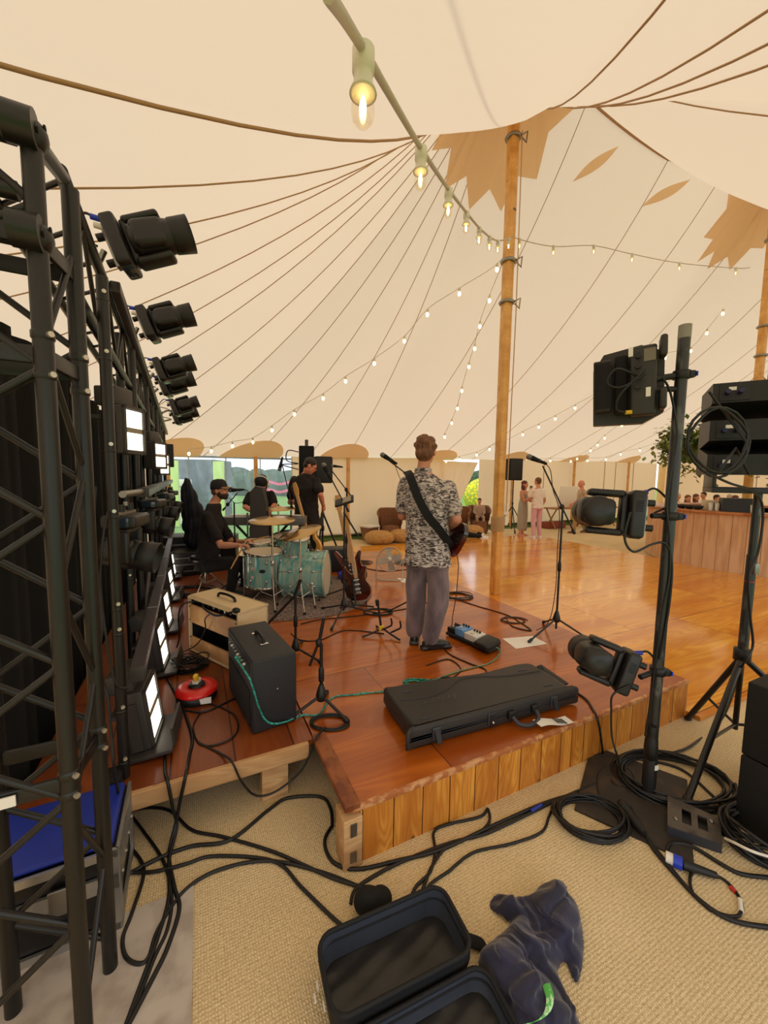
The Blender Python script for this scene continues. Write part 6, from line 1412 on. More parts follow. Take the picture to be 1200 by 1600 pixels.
gl([(202, 1363), (240, 1362), (290, 1350), (330, 1338), (400, 1340), (440, 1352), (470, 1385), (518, 1432), (540, 1450)], .0075, 'black cable bending down to the left end of the open bag', group=G)
gl([(200, 1366), (250, 1340), (300, 1322), (360, 1312), (420, 1265), (450, 1247), (500, 1245), (516, 1262), (519, 1290)], .0085, 'black cable passing under the corner of the deck', group=G)
gl([(519, 1290), (508, 1310), (510, 1330), (525, 1350), (560, 1358), (620, 1345), (690, 1327), (770, 1290), (850, 1255), (900, 1240)], .0085, 'black cable looping round the stage corner post and along the fascia', group=G)
gl([(548, 1412), (560, 1385), (620, 1350), (700, 1318), (760, 1302), (830, 1270), (870, 1250), (930, 1225)], .0075, 'black cable running parallel to the stage fascia', group=G)
gl([(640, 1408), (650, 1385), (672, 1362), (680, 1330), (678, 1300), (700, 1288), (750, 1276), (762, 1264), (764, 1285), (742, 1305), (700, 1322), (676, 1352), (664, 1380), (655, 1405)], .007, 'black cable doubled into a bend in front of the knotty fascia', group=G)
gl([(664, 1402), (672, 1382), (700, 1362), (740, 1332), (800, 1318), (846, 1300), (858, 1275), (868, 1250)], .0065, 'black cable curving from the bag towards the oval coil', group=G)
gl([(985, 1262), (1015, 1318), (1060, 1372), (1100, 1412), (1150, 1440), (1230, 1452)], .009, 'thick black cable sweeping to the lower right edge', group=G)
gl([(1000, 1292), (1040, 1345), (1085, 1398), (1120, 1425), (1148, 1432), (1158, 1424), (1156, 1404), (1138, 1380), (1118, 1368), (1085, 1362), (1078, 1378), (1086, 1400), (1112, 1424)], .0065, 'thin black cable doubling back in a loop at the lower right', group=G)
gl([(1042, 1330), (1050, 1318), (1080, 1322), (1130, 1352), (1160, 1366), (1210, 1372)], .009, 'black cable leading from the blue plug into the thick cable pile', group=G)
gl([(890, 1075, SZ), (915, 1092, SZ), (925, 1106, SZ), (934, 1124, 'f'), (940, 1160, 'f'), (944, 1192, 'f'), (955, 1220), (975, 1232), (990, 1225), (985, 1205), (960, 1195), (935, 1210), (940, 1250), (985, 1280)], .007, 'black cable coming over the stage front beside the lowest lamp', group=G)
gl([(880, 1190), (930, 1180), (990, 1185), (1060, 1200), (1110, 1240), (1130, 1262)], .008, 'black cable winding past the foot of the scaffold pole', group=G)
G2 = 'leads lying on the stage'
gl([(290, 1110), (320, 1112), (365, 1092), (400, 1078)], .0055, 'dark lead from the red reel to the black amplifier', SZ, group=G2)
gl([(312, 1115), (302, 1135), (310, 1160), (330, 1165), (360, 1155), (372, 1138), (366, 1118), (345, 1105), (320, 1098)], .005, 'dark lead in a loose ring on the deck before the red reel', SZ, group=G2)
gl([(310, 1160), (345, 1178), (362, 1190, 'e'), (378, 1222, 'e'), (400, 1243, 'e'), (432, 1236, 'e'), (470, 1205, 'e'), (488, 1170, 'e'), (496, 1150, 'e'), (508, 1136, SZ)], .0055, 'dark lead slung under the deck edge from the reel to the short stand', SZ, group=G2)
gl([(455, 990), (470, 1000), (500, 1000), (540, 985), (600, 990)], .005, 'dark lead behind the short stands', SZ, group=G2)
gl([(690, 928), (740, 945), (790, 960), (812, 972), (830, 985), (800, 978), (790, 962)], .0055, 'dark lead snaking along the right edge of the stage', SZ, group=G2)
gl([(688, 1000), (700, 1020), (730, 1035), (760, 1048), (735, 1062), (700, 1058), (672, 1062)], .005, 'dark patch lead beside the pedalboard', SZ, group=G2)
gl([(666, 1040), (700, 1030), (720, 1045), (705, 1060), (680, 1070)], .0045, 'thin dark lead between guitar case and pedalboard', SZ, group=G2)
gl([(560, 1083), (610, 1080), (660, 1068), (720, 1048), (765, 1036), (782, 1018), (772, 1010, SZ+.05)], .0055, 'pale green braided lead from the coil to the black pedal', SZ, GRNB)
gl([(470, 975), (500, 968), (560, 962), (610, 955), (640, 950)], .005, 'dark lead passing before the red sunburst guitar', SZ, group=G2)
gl([(560, 885), (600, 892), (650, 888)], .006, 'thick dark lead in front of the floor fan', SZ, group=G2)
lead([dep(150, 760, 1.72), dep(146, 830, 1.70), dep(152, 900, 1.66), dep(160, 980, 1.62), dep(150, 1040, 1.6), dep(168, 1090, 1.58), dep(174, 1150, 1.56), dep(180, 1210, 1.54), at(196, 1300, .01)], .006, 'black lead trailing down between the truss tower and the nearest upright pipe')
lead([dep(168, 800, 1.74), dep(160, 850, 1.7), dep(158, 930, 1.68), dep(178, 1060, 1.66), dep(200, 1075, 1.7)], .005, 'thin black lead crossing behind the nearest upright pipe')
# blue plug
a, b = at(1040, 1338, .025), at(1066, 1350, .025); c_ = at(1120, 1368, .02)
t = thing('power_connector', 'white and blue round mains plug joined to a ribbed black socket on the matting', 'connector', at(1050, 1345, 0))
m = MB(); m.cyl(a, a+(b-a)*.45, .024, None, 18); m.build('white_collar', WHT, t)
m = MB(); m.cyl(a+(b-a)*.45, b, .027, None, 18); m.build('blue_body', BLUEP, t)
m = MB(); m.cyl(b, c_, .022, .013, 18); m.build('ribbed_gland', BLKP, t)
a, b = at(968, 1252, .03), at(1002, 1296, .03); t = thing('power_connector', 'chunky black inline connector lying across the base plate', 'connector', at(985, 1275, 0)); m = MB(); m.lathe([(.012, 0), (.026, .02), (.028, .06), (.022, .065), (.026, .08), (.024, .15), (.012, .19)], frame(a, basis(b-a)[0], b-a), 16); m.build('body', BLKP, t)
for nm, p0, p1, mt_ in (('red_tape', (1141, 1386), (1150, 1394), 'red_tape'), ('white_tape', (1156, 1405), (1158, 1424), 'white_plastic')):
    m = MB(); m.cyl(at(*p0, .0085), at(*p1, .0085), .0085, None, 10); single(m, 'tape_wrap', MATS[mt_], ['red tape wrapped on the thin looped cable at lower right', 'white tape wrapped on the thin looped cable at lower right'][nm == 'white_tape'], 'tape')
m = MB(); m.cyl(at(830, 1268, .01), at(846, 1258, .01), .009, None, 10); single(m, 'power_connector', BLUEP, 'tiny blue plug on the cables before the knotty fascia', 'connector')
# ------------------------------------------------------------------ open bag in the foreground
BAGO = mat('bag_nylon', (14, 14, 17), .75, bump=(120, .3, (1, 1, 1))); BAGI = mat('bag_lining', (40, 38, 38), .38, bump=(7, .5, (1, 1, 1))); BAGL = mat('bag_side_lining', (64, 70, 82), .3, bump=(9, .9, (1, .3, 1)))
A = at(493, 1462, .13); B = at(682, 1380, .13); C_ = at(729, 1490, .13); x_ = (B-A); x_.z = 0; Lx = x_.length+.02; x_.normalize(); y_ = Vector((x_.y, -x_.x, 0)); 
Wd = (C_-B).dot(y_)+.0
def rr(L, W, r, n=7):
    out = []
    for cx, cy, a0 in ((L-r, r, -PI/2), (L-r, W-r, 0), (r, W-r, PI/2), (r, r, PI)):
        out += [(cx+r*math.cos(a0+PI/2*k/n), cy+r*math.sin(a0+PI/2*k/n)) for k in range(n+1)]
    return out
def tray(t, O, L, W, H, r, z0=.004, flare=.012):
    fr = lambda p, z: Vector((O.x, O.y, 0))+x_*p[0]+y_*p[1]+Vector((0, 0, z))
    def off(q): return [(p[0]+(q if p[0] < L/2 else -q), p[1]+(q if p[1] < W/2 else -q)) for p in rr(L, W, r)]
    o0, o1, i1, i0 = off(.012), off(0), off(.008), off(.018)
    m = MB(); n = len(o0)
    wob = lambda p, k: .006*math.sin(p[0]*23+k)+.004*math.sin(p[1]*31+k)
    m.sheet([[fr(p, z0) for p in o0+[o0[0]]], [fr((p[0]-.004*math.sin(i), p[1]-.003), z0+H*.5) for i, p in enumerate(o1+[o1[0]])], [fr(p, H) for p in o1+[o1[0]]]]); m.add([fr(p, z0) for p in o0], [tuple(range(n))[::-1]]); m.build('outer_shell', BAGO, t)
    m = MB(); m.tube([fr(p, H) for p in off(.003)], .008, 8, closed=True); m.build('piped_rim', BAGO, t)
    m = MB(); m.sheet([[fr(p, H-.003) for p in i1+[i1[0]]], [fr((p[0]+wob(p, 1), p[1]+wob(p, 2)), H*.55) for p in i1+[i1[0]]], [fr(p, z0+.02) for p in i0+[i0[0]]]]); m.build('side_lining', BAGL, t)
    m = MB(); N = 16
    m.sheet([[fr((.018+(L-.036)*i/N, .018+(W-.036)*j/N), z0+.018+.006*math.sin(i*.9+j*.5)*math.sin(j*.7)) for i in range(N+1)] for j in range(N+1)]); m.build('floor_lining', BAGI, t)
    m = MB(); m.tube([fr(p, H*.72) for p in off(.010)], .004, 6, closed=True); m.build('inner_piping', BAGO, t)
bt = thing('equipment_bag', 'open black padded gig bag with dark blue side lining at the bottom edge', 'bag', (A+C_)/2*1)
tray(bt, A, Lx, Wd, .125, .055)
O2 = A+y_*(Wd+.012)+x_*.02
tray(bt, O2, Lx-.0, Wd*.98, .085, .055)
m = MB(); 
for k, (px, py) in enumerate(((496, 1540), (492, 1560), (506, 1572))): m = MB(); m.box((0, 0, 0), (.004, .022, .01), frame(at(px, py, .07), x_)); m.build('white_stitch_mark', PAPER, bt)
m = MB(); c_ = at(575, 1408, .05); m.ell(c_, (.06, .05, .05), None, 18, 10); m.ell(c_+Vector((.05, .02, -.01)), (.05, .045, .04), None, 14, 8)
o_ = remesh(m, 'folded_pouch', BLKM, None, .008, 4); tag(o_, 'rounded black pouch just behind the open gig bag', 'pouch')
m = MB(); P = catmull([at(722, 1462, .03), at(738, 1468, .02), at(756, 1476, .012), at(765, 1492, .01)], 6); m.sheet([[p+Vector((0, .02, 0)) for p in P], [p-Vector((0, .025, 0)) for p in P], [p-Vector((0, .025, .006)) for p in P], [p+Vector((0, .02, -.006)) for p in P]]); single(m, 'bag_strap', BLKM, 'black strap end between the gig bag and the navy garment', 'strap')
# navy garment
NAVY = mat('navy_cloth', (32, 31, 62), .8, noise=(4, (22, 21, 46), 4, .4, .6, (1, 1, 1)), bump=(60, .25, (1, 1, 1)), sheen=.4)
gc = at(840, 1500, 0); gt_ = thing('crumpled_garment', 'crumpled navy garment dropped on the matting beside the open gig bag', 'clothing', gc)
out_ = [(764, 1414), (776, 1394), (800, 1402), (822, 1400), (845, 1387), (874, 1391), (897, 1410), (909, 1440), (913, 1480), (906, 1532), (893, 1527), (884, 1503), (872, 1520), (882, 1552), (898, 1580), (912, 1620), (908, 1700), (800, 1710), (786, 1610), (764, 1550), (746, 1502), (772, 1470), (797, 1446), (786, 1436)]
OG = np.array([tuple(p)[:2] for p in catmull([at(x, y, .01) for x, y in out_], 6, True)])
ST_ = .0042; x0, y0 = OG.min(0)-.01; x1_, y1_ = OG.max(0)+.01; gx = np.arange(x0, x1_, ST_); gy = np.arange(y0, y1_, ST_); XX, YY = np.meshgrid(gx, gy)
def inpoly(X, Y, P):
    r = np.zeros(X.shape, bool); n = len(P)
    for i in range(n):
        xa_, ya_ = P[i]; xb_, yb_ = P[(i+1) % n]; c = ((ya_ > Y) != (yb_ > Y)); 
        with np.errstate(divide='ignore', invalid='ignore'): xi = (xb_-xa_)*(Y-ya_)/(yb_-ya_+1e-12)+xa_
        r ^= c & (X < xi)
    return r
ins = inpoly(XX, YY, OG); dd = np.full(XX.shape, 9.0); n = len(OG)
for i in range(n):
    a = OG[i]; b = OG[(i+1) % n]; ab = b-a; L2 = ab@ab+1e-12; tt_ = np.clip(((XX-a[0])*ab[0]+(YY-a[1])*ab[1])/L2, 0, 1); dd = np.minimum(dd, np.hypot(XX-a[0]-tt_*ab[0], YY-a[1]-tt_*ab[1]))
X_, Y_ = XX-x0, YY-y0
wx = X_+.035*np.sin(Y_*17+1)+.018*np.sin(X_*31+Y_*23); wy = Y_+.035*np.sin(X_*19+2)+.018*np.sin(X_*27-Y_*29)
def ridge(s, p=1.0): return (1-np.abs(np.sin(s)))**p
fo = .030*ridge(wx*16+wy*7)+.022*ridge(wx*-9+wy*21+1.2, .8)+.013*ridge(wx*33+wy*14+.5)+.008*ridge(wx*20-wy*52)+.007*ridge(wx*61+wy*37+2)+.004*ridge(wx*-70+wy*85)+.018*np.sin(wx*9+.6)*np.sin(wy*8)
ZZ = (.030+.022*np.sin(X_*8+1)*np.sin(Y_*6+.5)+fo)*(1-np.exp(-dd/.016)); ZZ = np.maximum(ZZ, .002)
for _ in range(2): ZZ[1:-1, 1:-1] = (ZZ[1:-1, 1:-1]*2+ZZ[:-2, 1:-1]+ZZ[2:, 1:-1]+ZZ[1:-1, :-2]+ZZ[1:-1, 2:])/6
idx = -np.ones(XX.shape, int); idx[ins] = np.arange(ins.sum()); vs_ = [tuple(p) for p in np.stack([XX[ins]+.012*np.sin(ZZ[ins]*90+YY[ins]*30)*np.minimum(dd[ins]/.03, 1), YY[ins], ZZ[ins]], 1)]
q_ = ins[:-1, :-1] & ins[1:, :-1] & ins[:-1, 1:] & ins[1:, 1:]; jj, ii = np.nonzero(q_)
fs_ = [(int(idx[j, i]), int(idx[j, i+1]), int(idx[j+1, i+1]), int(idx[j+1, i])) for j, i in zip(jj, ii)]
m = MB(); m.add(vs_, fs_, True); m.build('cloth', NAVY, gt_)
m = MB(); P = catmull([at(853, 1538, .1), at(859, 1560, .105), at(854, 1582, .10), at(838, 1596, .095), at(818, 1602, .1)], 5)
m.sheet([[p+Vector((-.013, -.004, 0)) for p in P], [p+Vector((0, 0, .004)) for p in P], [p+Vector((.015, .004, 0)) for p in P]]); single(m, 'green_ribbon', mat('green_ribbon', (90, 190, 90), .4, noise=(60, (190, 230, 180), 2, .55, .6, (1, 1, 1))), 'bright green patterned ribbon lying on the navy garment', 'ribbon')
# ------------------------------------------------------------------ bar
BC = Vector((8.3, 8.6, 0)); BR = 2.05
t = thing('round_bar', 'round bar clad in upright pale planks under the hanging greenery', 'bar', BC)
BARW = mat('bar_plank', (216, 176, 138), .6, noise=(3, (196, 152, 112), 6, .4, .62, (4, 4, .5))); BART = mat('bar_top', (190, 126, 76), .35, coat=.2, noise=(3, (160, 90, 44), 5, .4, .6, (1, 1, 1)))
NPL = 60
for k in range(NPL):
    a0 = 2*PI*k/NPL; a1 = 2*PI*(k+.97)/NPL; m = MB()
    P_ = [(BC.x+BR*math.cos(a0), BC.y+BR*math.sin(a0)), (BC.x+BR*math.cos(a1), BC.y+BR*math.sin(a1)), (BC.x+(BR-.03)*math.cos(a1), BC.y+(BR-.03)*math.sin(a1)), (BC.x+(BR-.03)*math.cos(a0), BC.y+(BR-.03)*math.sin(a0))]
    m.prism(P_, .02, 1.14); m.build('plank', BARW, t)
m = MB(); m.lathe([(BR-.04, .0), (BR-.035, 1.13)], Matrix.Translation(BC), 60, capa=False); m.build('inner_frame', BLKM, t)
m = MB(); m.lathe([(BR-.5, 1.14), (BR+.07, 1.14), (BR+.07, 1.19), (BR-.5, 1.19), (BR-.5, 1.14)], Matrix.Translation(BC), 72, capa=False); m.build('bar_top', BART, t)
def onbar(px, r=BR-.2):
    d = Vector(((px-600)/FPX, 1, 0)); d = (at(px, 1000, 0)); d.z = 0; d.normalize(); b = d.dot(BC); disc = b*b-(BC.length_squared-r*r)
    s = b-math.sqrt(max(disc, 0)); return d*s+Vector((0, 0, 1.192))
p = onbar(1131, BR-.25); m = MB(); M = frame(p, (1, -.6, 0)); m.prism([(-.24, -.17), (.24, -.17), (.24, .17), (-.24, .17)], 0, .26, M); single(m, 'storage_box', BLKP, 'black lidded box standing on the round bar', 'box')
GLS = mat('tumbler_glass', (225, 228, 222), .05, trans=.85); 
for i, px in enumerate((1092, 1097, 1102, 1107, 1156, 1162)):
    p = onbar(px, BR-.15-.05*(i % 2)); m = MB(); m.lathe([(.03, 0), (.04, .15), (.037, .15), (.028, .01)], Matrix.Translation(p), 16); single(m, 'drinking_glass', GLS if i % 2 else WHT, ['white cup on the bar, leftmost left of the black box', 'clear glass, second from left on the bar before the black box', 'white cup, third from left on the bar before the black box', 'clear glass nearest the left side of the black box', 'white cup just right of the black box on the bar', 'clear glass right of the black box on the bar'][i], 'glass', 'glasses and cups on the bar')
for i, px in enumerate((1048, 1060, 1072)):
    p = onbar(px, BR-.12); m = MB(); m.lathe([(.05, 0), (.09, .03), (.1, .08), (.09, .08), (.05, .03)], Matrix.Translation(p), 18); single(m, 'small_bowl', BLKP, ['small black bowl on the bar, leftmost of three', 'small black bowl on the bar, middle of three', 'small black bowl on the bar, rightmost of three'][i], 'bowl', 'black bowls on the bar')
p = onbar(1098, BR-.35); m = MB(); m.box((0, 0, .1), (.42, .1, .2), frame(p, (1, -.6, 0)), .01); single(m, 'card_rack', mat('cream_card', (224, 204, 170), .7), 'cream rack of cards behind the glasses on the bar', 'rack')
# hanging greenery
hc = UV(*POLES[1], 2.62); t = thing('hanging_greenery', 'ring of green foliage hung round the king pole above the bar', 'plant', hc)
LEAF = mat('leaf_green', (84, 110, 52), .6, noise=(3, (140, 150, 70), 3, .45, .6, (1, 1, 1))); R_ = 1.25
m = MB(); m.tube([hc+Vector((R_*math.cos(a), R_*math.sin(a), 0)) for a in [2*PI*k/48 for k in range(48)]], .03, 6, closed=True); m.build('hoop', BLKP, t)
for k in range(4):
    a = k*PI/2; m = MB(); m.cyl(hc+Vector((R_*math.cos(a), R_*math.sin(a), 0)), hc+Vector((.08*math.cos(a), .08*math.sin(a), 1.2)), .008, None, 6); m.build('hanging_cord', ROPE, t)
m = MB(); g_ = random.Random(3)
for k in range(6500):
    a = g_.uniform(0, 2*PI); rr2 = g_.gauss(0, .13); zz = g_.gauss(0, .15)-abs(g_.gauss(0, .1)); lump = 1+.5*math.sin(a*5)+.3*math.sin(a*11)
    c = hc+Vector(((R_+rr2*lump)*math.cos(a), (R_+rr2*lump)*math.sin(a), zz*lump)); d = Vector((g_.gauss(0, 1), g_.gauss(0, 1), g_.gauss(-.3, .8))).normalized(); s = basis(d)[0]*.045; L = d*.13
    m.add([c, c+L*.5+s, c+L, c+L*.5-s], [(0, 1, 2, 3)])
m.build('foliage', LEAF, t)
# guests seated beyond the bar
CHW = mat('light_chair_wood', (176, 128, 80), .5)
def chair0(loc, rz):
    t = thing('dining_chair', 'wooden chair under a guest seated beyond the bar', 'chair', loc, rz, 'chairs beyond the bar')
    for x in (-.19, .19):
        for y in (-.19, .19): m = MB(); m.cyl((x, y, 0), (x, y, .44 if y > 0 else .88), .018, None, 8); m.build('leg', CHW, t, local=True)
    m = MB(); m.box((0, 0, .45), (.43, .43, .03), None, .01); m.build('seat', CHW, t, local=True); m = MB(); m.box((0, -.2, .78), (.4, .02, .16), None, .008); m.build('backrest', CHW, t, local=True); return t
gs = [(1072, 12.5, (-.2, -1, 0), HAIRB, PINKP, 'long', 'leftmost seated guest beyond the bar, long brown hair'), (1084, 13.6, (.3, -1, 0), HAIRR, BEIGE, 'long', 'auburn haired guest seated beyond the bar beside the black box'),
      (1098, 14.5, (-1, -.4, 0), HAIRD, WTEE, 'short', 'taller dark haired guest seated beyond the bar, head above the auburn one'), (1116, 13.2, (.4, -1, 0), HAIRD, PINKP, 'short', 'dark haired guest just above the black box on the bar'),
      (1137, 14, (.1, -1, 0), HAIRG, WTEE, 'short', 'grey haired guest seated beyond the bar under the array speakers'), (1148, 12.8, (0, 1, 0), HAIRR, BEIGE, 'short', 'auburn guest with back turned beyond the right of the bar'), (1056, 14.2, (0, -1, 0), HAIRG, WTEE, 'short', 'pale guest seated behind the scaffold pole')]
ch0 = None
for i, (px, Y, f, hr_, sh_, hs, lb_) in enumerate(gs):
    p = dep(px, 800, Y); p.z = 0; sit(p, 1.82 if i == 2 else 1.72, f, lb_, shirt=sh_, trouser=KHAK, hair=hr_, hairstyle=hs, vox=.02)
    ff = Vector(f).normalized(); rz = math.atan2(-ff.x, ff.y)
    if ch0 is None: ch0 = chair0(p, rz)
    else: dup(ch0, p, rz)
# ------------------------------------------------------------------ furniture along the far wall
WICK = mat('wicker_brown', (150, 98, 58), .7, noise=(50, (100, 60, 34), 3, .4, .6, (1, 1, 3)), bump=(60, .8, (1, 1, 3)))
def wicker(px, v, rz, label):
    b = atv(px, v); t = thing('wicker_armchair', label, 'chair', b, rz, 'wicker armchairs by the wall')
    m = MB(); rows = []
    for z, r in ((.05, .30), (.4, .31), (.62, .34), (.86, .36)):
        rows.append([Vector((r*math.sin(a), -r*math.cos(a), z-(.2*max(0, abs(a)-1.0)/1.1 if z > .5 else 0))) for a in [(-2.1+4.2*k/24) for k in range(25)]])
    m.sheet(rows); m.sheet([[p*.92 + Vector((0, 0, p.z*.08)) for p in r] for r in rows]); m.tube(rows[-1], .03, 8); m.build('woven_back', WICK, t, local=True)
    m = MB(); m.lathe([(.28, .05), (.29, .4), (.0001, .42)], None, 24); m.build('seat', WICK, t, local=True)
    for x in (-.22, .22):
        for y in (-.2, .22): m = MB(); m.cyl((x, y, 0), (x, y, .1), .025, None, 8); m.build('leg', WICK, t, local=True)
wicker(611, 9.75, PI, 'brown wicker armchair by the canvas wall behind the left shoulder of the guitarist'); wicker(750, 10.0, PI-.1, 'wicker armchair holding the boy in the tan suit'); wicker(718, 9.8, PI-.4, 'wicker armchair half hidden beside the guitarist and the tent opening')
POUF = mat('jute_pouf', (206, 158, 92), .8, noise=(20, (170, 122, 66), 3, .4, .6, (1, 1, 4)), bump=(30, .6, (1, 1, 5)))
for px, v, r, lb_ in ((594, 9.25, .40, 'round jute pouf left of the guitarist, the larger of the pair'), (628, 9.3, .34, 'jute pouf mostly hidden behind the guitarist'), (739, 9.45, .38, 'round jute pouf beside the king pole, in front of the seated boy')):
    b = atv(px, v); m = MB(); m.lathe([(.001, .0), (r*.7, .01), (r*.96, .09), (r, .16), (r*.93, .25), (r*.6, .33), (.02, .35), (.0001, .352)], Matrix.Translation(b+Vector((0, 0, .003))), 32); single(m, 'pouf', POUF, lb_, 'pouf')
b = atv(578, 9.8); m = MB(); m.lathe([(.18, 0), (.26, .38), (.28, .40), (.24, .38), (.17, .03)], Matrix.Translation(b+Vector((0, 0, .003))), 4); t = single(m, 'tapered_bin', mat('brown_bin', (150, 112, 84), .6), 'brown tapered basket with a white rim by the canvas wall', 'basket')
m = MB(); m.box((0, 0, .01), (.42, .42, .06), frame(b+Vector((0, 0, .40)), (1, 1, 0)), .02); single(m, 'folded_towel', WHT, 'white cloth folded on top of the brown basket', 'cloth')
# speaker on a tripod by the wall
def spk(b, h, w, hh, label, yaw, label2, r=.5):
    t = thing('speaker_stand', label2, 'speaker stand', b); tripod(t, b, h, r, .85, .018, rot=.4)
    t = thing('loudspeaker', label, 'speaker', b+Vector((0, 0, h))); M = frame(b+Vector((0, 0, h+hh/2)), (math.cos(yaw), math.sin(yaw), 0)); m = MB(); m.box((0, 0, 0), (w, w*.9, hh), M, .03); m.build('cabinet', BLKM, t)
    m = MB(); m.box((0, -w*.46, 0), (w*.9, .01, hh*.92), M, .004); m.build('grille', BLKP, t)
b = atv(802, 9.9); spk(b, 1.72, .44, .72, 'black loudspeaker on a tripod against the far canvas wall', .1, 'black tripod under the loudspeaker at the far wall', .6)
b = dep(504, 885, 6.6); b.z = SZ+.002; spk(b, 1.36, .30, .44, 'black monitor speaker on a stand behind the bass player', .3, 'black tripod stand behind the bass player', .35)
c = dep(505, 722, 6.55); 
c = dep(479, 725, 6.9); t = thing('speaker_column', 'tall dark speaker on a pole left of the head of the bass player', 'speaker', Vector((c.x, c.y, SZ))); m = MB(); m.box((0, 0, 0), (.26, .22, .62), frame(c, (1, .2, 0)), .02); m.build('cabinet', BLKM, t); m = MB(); m.cyl(Vector((c.x, c.y, SZ)), Vector((c.x, c.y, c.z+.42)), .03, None, 12); m.build('pole', POLEM, t)
m = MB(); m.tube(catmull([c+Vector((-.12, -.1, .2)), c+Vector((-.3, -.1, .22)), c+Vector((-.32, -.1, .05)), c+Vector((-.12, -.1, .0)), c+Vector((-.4, -.1, -.02)), c+Vector((-.12, -.1, -.1))], 6), .01, 6); m.build('looped_lead', RUB, t)
# easel board, tables
b = atv(888, 10.0); t = thing('display_board', 'white board leaning on the long table behind the walking man', 'board', b+Vector((0, 0, .8))); m = MB(); m.box((0, .06, 1.17), (1.1, .03, .74), Matrix.Translation(b) @ Matrix.Rotation(TH, 4, 'Z') @ Matrix.Rotation(.12, 4, 'X'), .004); m.build('panel', PAPER, t)
TBL = mat('table_wood', (160, 104, 60), .5)
for i, (px, v) in enumerate(((888, 9.9), (935, 9.9))):
    b = atv(px, v); t = thing('trestle_table', ['long wooden table under the white board by the far wall', 'long wooden table with a small plant pot behind the middle lamp'][i], 'table', b, TH)
    m = MB(); m.box((0, 0, .74), (1.9, .6, .04), None, .005); m.build('table_top', TBL, t, local=True)
    for sx in (-.8, .8):
        for sy in (-.22, .22): m = MB(); m.cyl((sx, sy, 0), (sx, -sy, .72), .025, None, 8); m.build('leg', TBL, t, local=True)
b = atv(925, 9.8); t = thing('potted_plant', 'small leafy pot plant on the far table', 'plant', b+Vector((0, 0, .765))); m = MB(); m.lathe([(.07, 0), (.09, .14), (.0001, .14)], Matrix.Translation(b+Vector((0, 0, .765))), 14); m.build('pot', TANP, t); m = MB()
for k in range(70): a = g_.uniform(0, 6.3); c = b+Vector((g_.gauss(0, .07), g_.gauss(0, .07), .95+g_.uniform(0, .16))); d = Vector((math.cos(a), math.sin(a), .4)).normalized(); s = basis(d)[0]*.03; m.add([c, c+d*.05+s, c+d*.1, c+d*.05-s], [(0, 1, 2, 3)])
m.build('leaves', LEAF, t)
b = atv(868, 10.05); m = MB(); m.box((0, 0, .12), (.9, .35, .24), frame(b+Vector((0, 0, .003)), U_), .03); single(m, 'wooden_crate', mat('red_brown_crate', (140, 66, 44), .7), 'low red-brown crate under the far wall beside the couple', 'crate')
# keyboard rig and dark clutter behind the drums
b = dep(410, 880, 5.35); b.z = SZ; t = thing('electric_piano', 'grey keyboard on a folding stand in front of the cap wearing player', 'keyboard', b); M = frame(b, (1, .1, 0))
m = MB(); m.box((.05, 0, .86), (1.1, .34, .11), M, .015); m.build('body', mat('piano_grey', (96, 94, 92), .4), t); m = MB(); m.box((.05, .1, .918), (1.0, .12, .012), M); m.build('keys', WHT, t, kind='stuff')
for s_ in (-1, 1): m = MB(); m.cyl(M @ Vector((-.35*s_, 0, .02)), M @ Vector((.35*s_, 0, .8)), .018, None, 8); m.build('stand_leg', BLK, t)
b = dep(406, 870, 5.15); b.z = SZ; t = thing('instrument_case', 'dark grey rounded upright case standing before the keyboard player', 'case', b); m = MB(); m.prism([(-.12, 0), (.11, 0), (.105, 1.1), (.06, 1.31), (-.03, 1.33), (-.1, 1.25)], -.06, .06, frame(b+Vector((0, 0, .003)), (1, 0, 0)) @ Matrix.Rotation(PI/2, 4, 'X')); m.build('shell', mat('case_grey', (66, 62, 62), .6), t)
m = MB(); m.cyl(b+Vector((-.15, -.02, .0)), b+Vector((-.15, -.02, .98)), .012, None, 8); m.build('side_tube', STEEL, t)
b = dep(303, 870, 5.9); b.z = SZ; t = thing('hanging_jacket', 'dark jacket draped over a stand behind the drummer', 'clothing', b); m = MB()
for zz, rx, ry, dx in ((.5, .2, .1, .05), (.7, .19, .1, .03), (.9, .17, .1, .0), (1.08, .13, .09, -.04), (1.22, .09, .07, -.07)): m.ell(b+Vector((dx, 0, zz)), (rx, ry, .2), None, 16, 10)
remesh(m, 'jacket', mat('jacket_navy', (26, 28, 38), .8), t, .015, 5, warp=fold(.012, 30, (1, .5, .1)))
m = MB(); m.cyl(b, b+Vector((0, 0, 1.2)), .015, None, 8); m.build('stand_pole', BLK, t)
b = dep(380, 835, 5.6); 
for i, (px, py, Y, w_, d_, h_, mt_, lb_) in enumerate(((345, 868, 6.3, .5, .4, .5, BLKP, 'black equipment case behind the drummer'), (443, 866, 5.9, .4, .3, .55, mat('grey_amp', (112, 106, 100), .6), 'grey fronted amplifier behind the cymbals'), (520, 872, 6.1, .5, .35, .35, BLKP, 'low black case at the feet of the bass player'),
        (545, 884, 5.6, .3, .2, .08, BLUEP, 'small blue effect unit behind the sunburst guitar'))):
    c = dep(px, py, Y); m = MB(); m.box((0, 0, h_/2), (w_, d_, h_), frame((c.x, c.y, SZ+.003), (1, .2, 0)), .015); single(m, 'equipment_case', mt_, lb_, 'case')
coil(560, 880, .2, .12, 3, .008, 'knot of dark leads behind the sunburst guitar', z=SZ, hgt=.03, jit=.3)
coil(300, 925, .25, .2, 6, .007, 'tangle of dark leads under the drummer stool', z=SZ, hgt=.03, jit=.3)
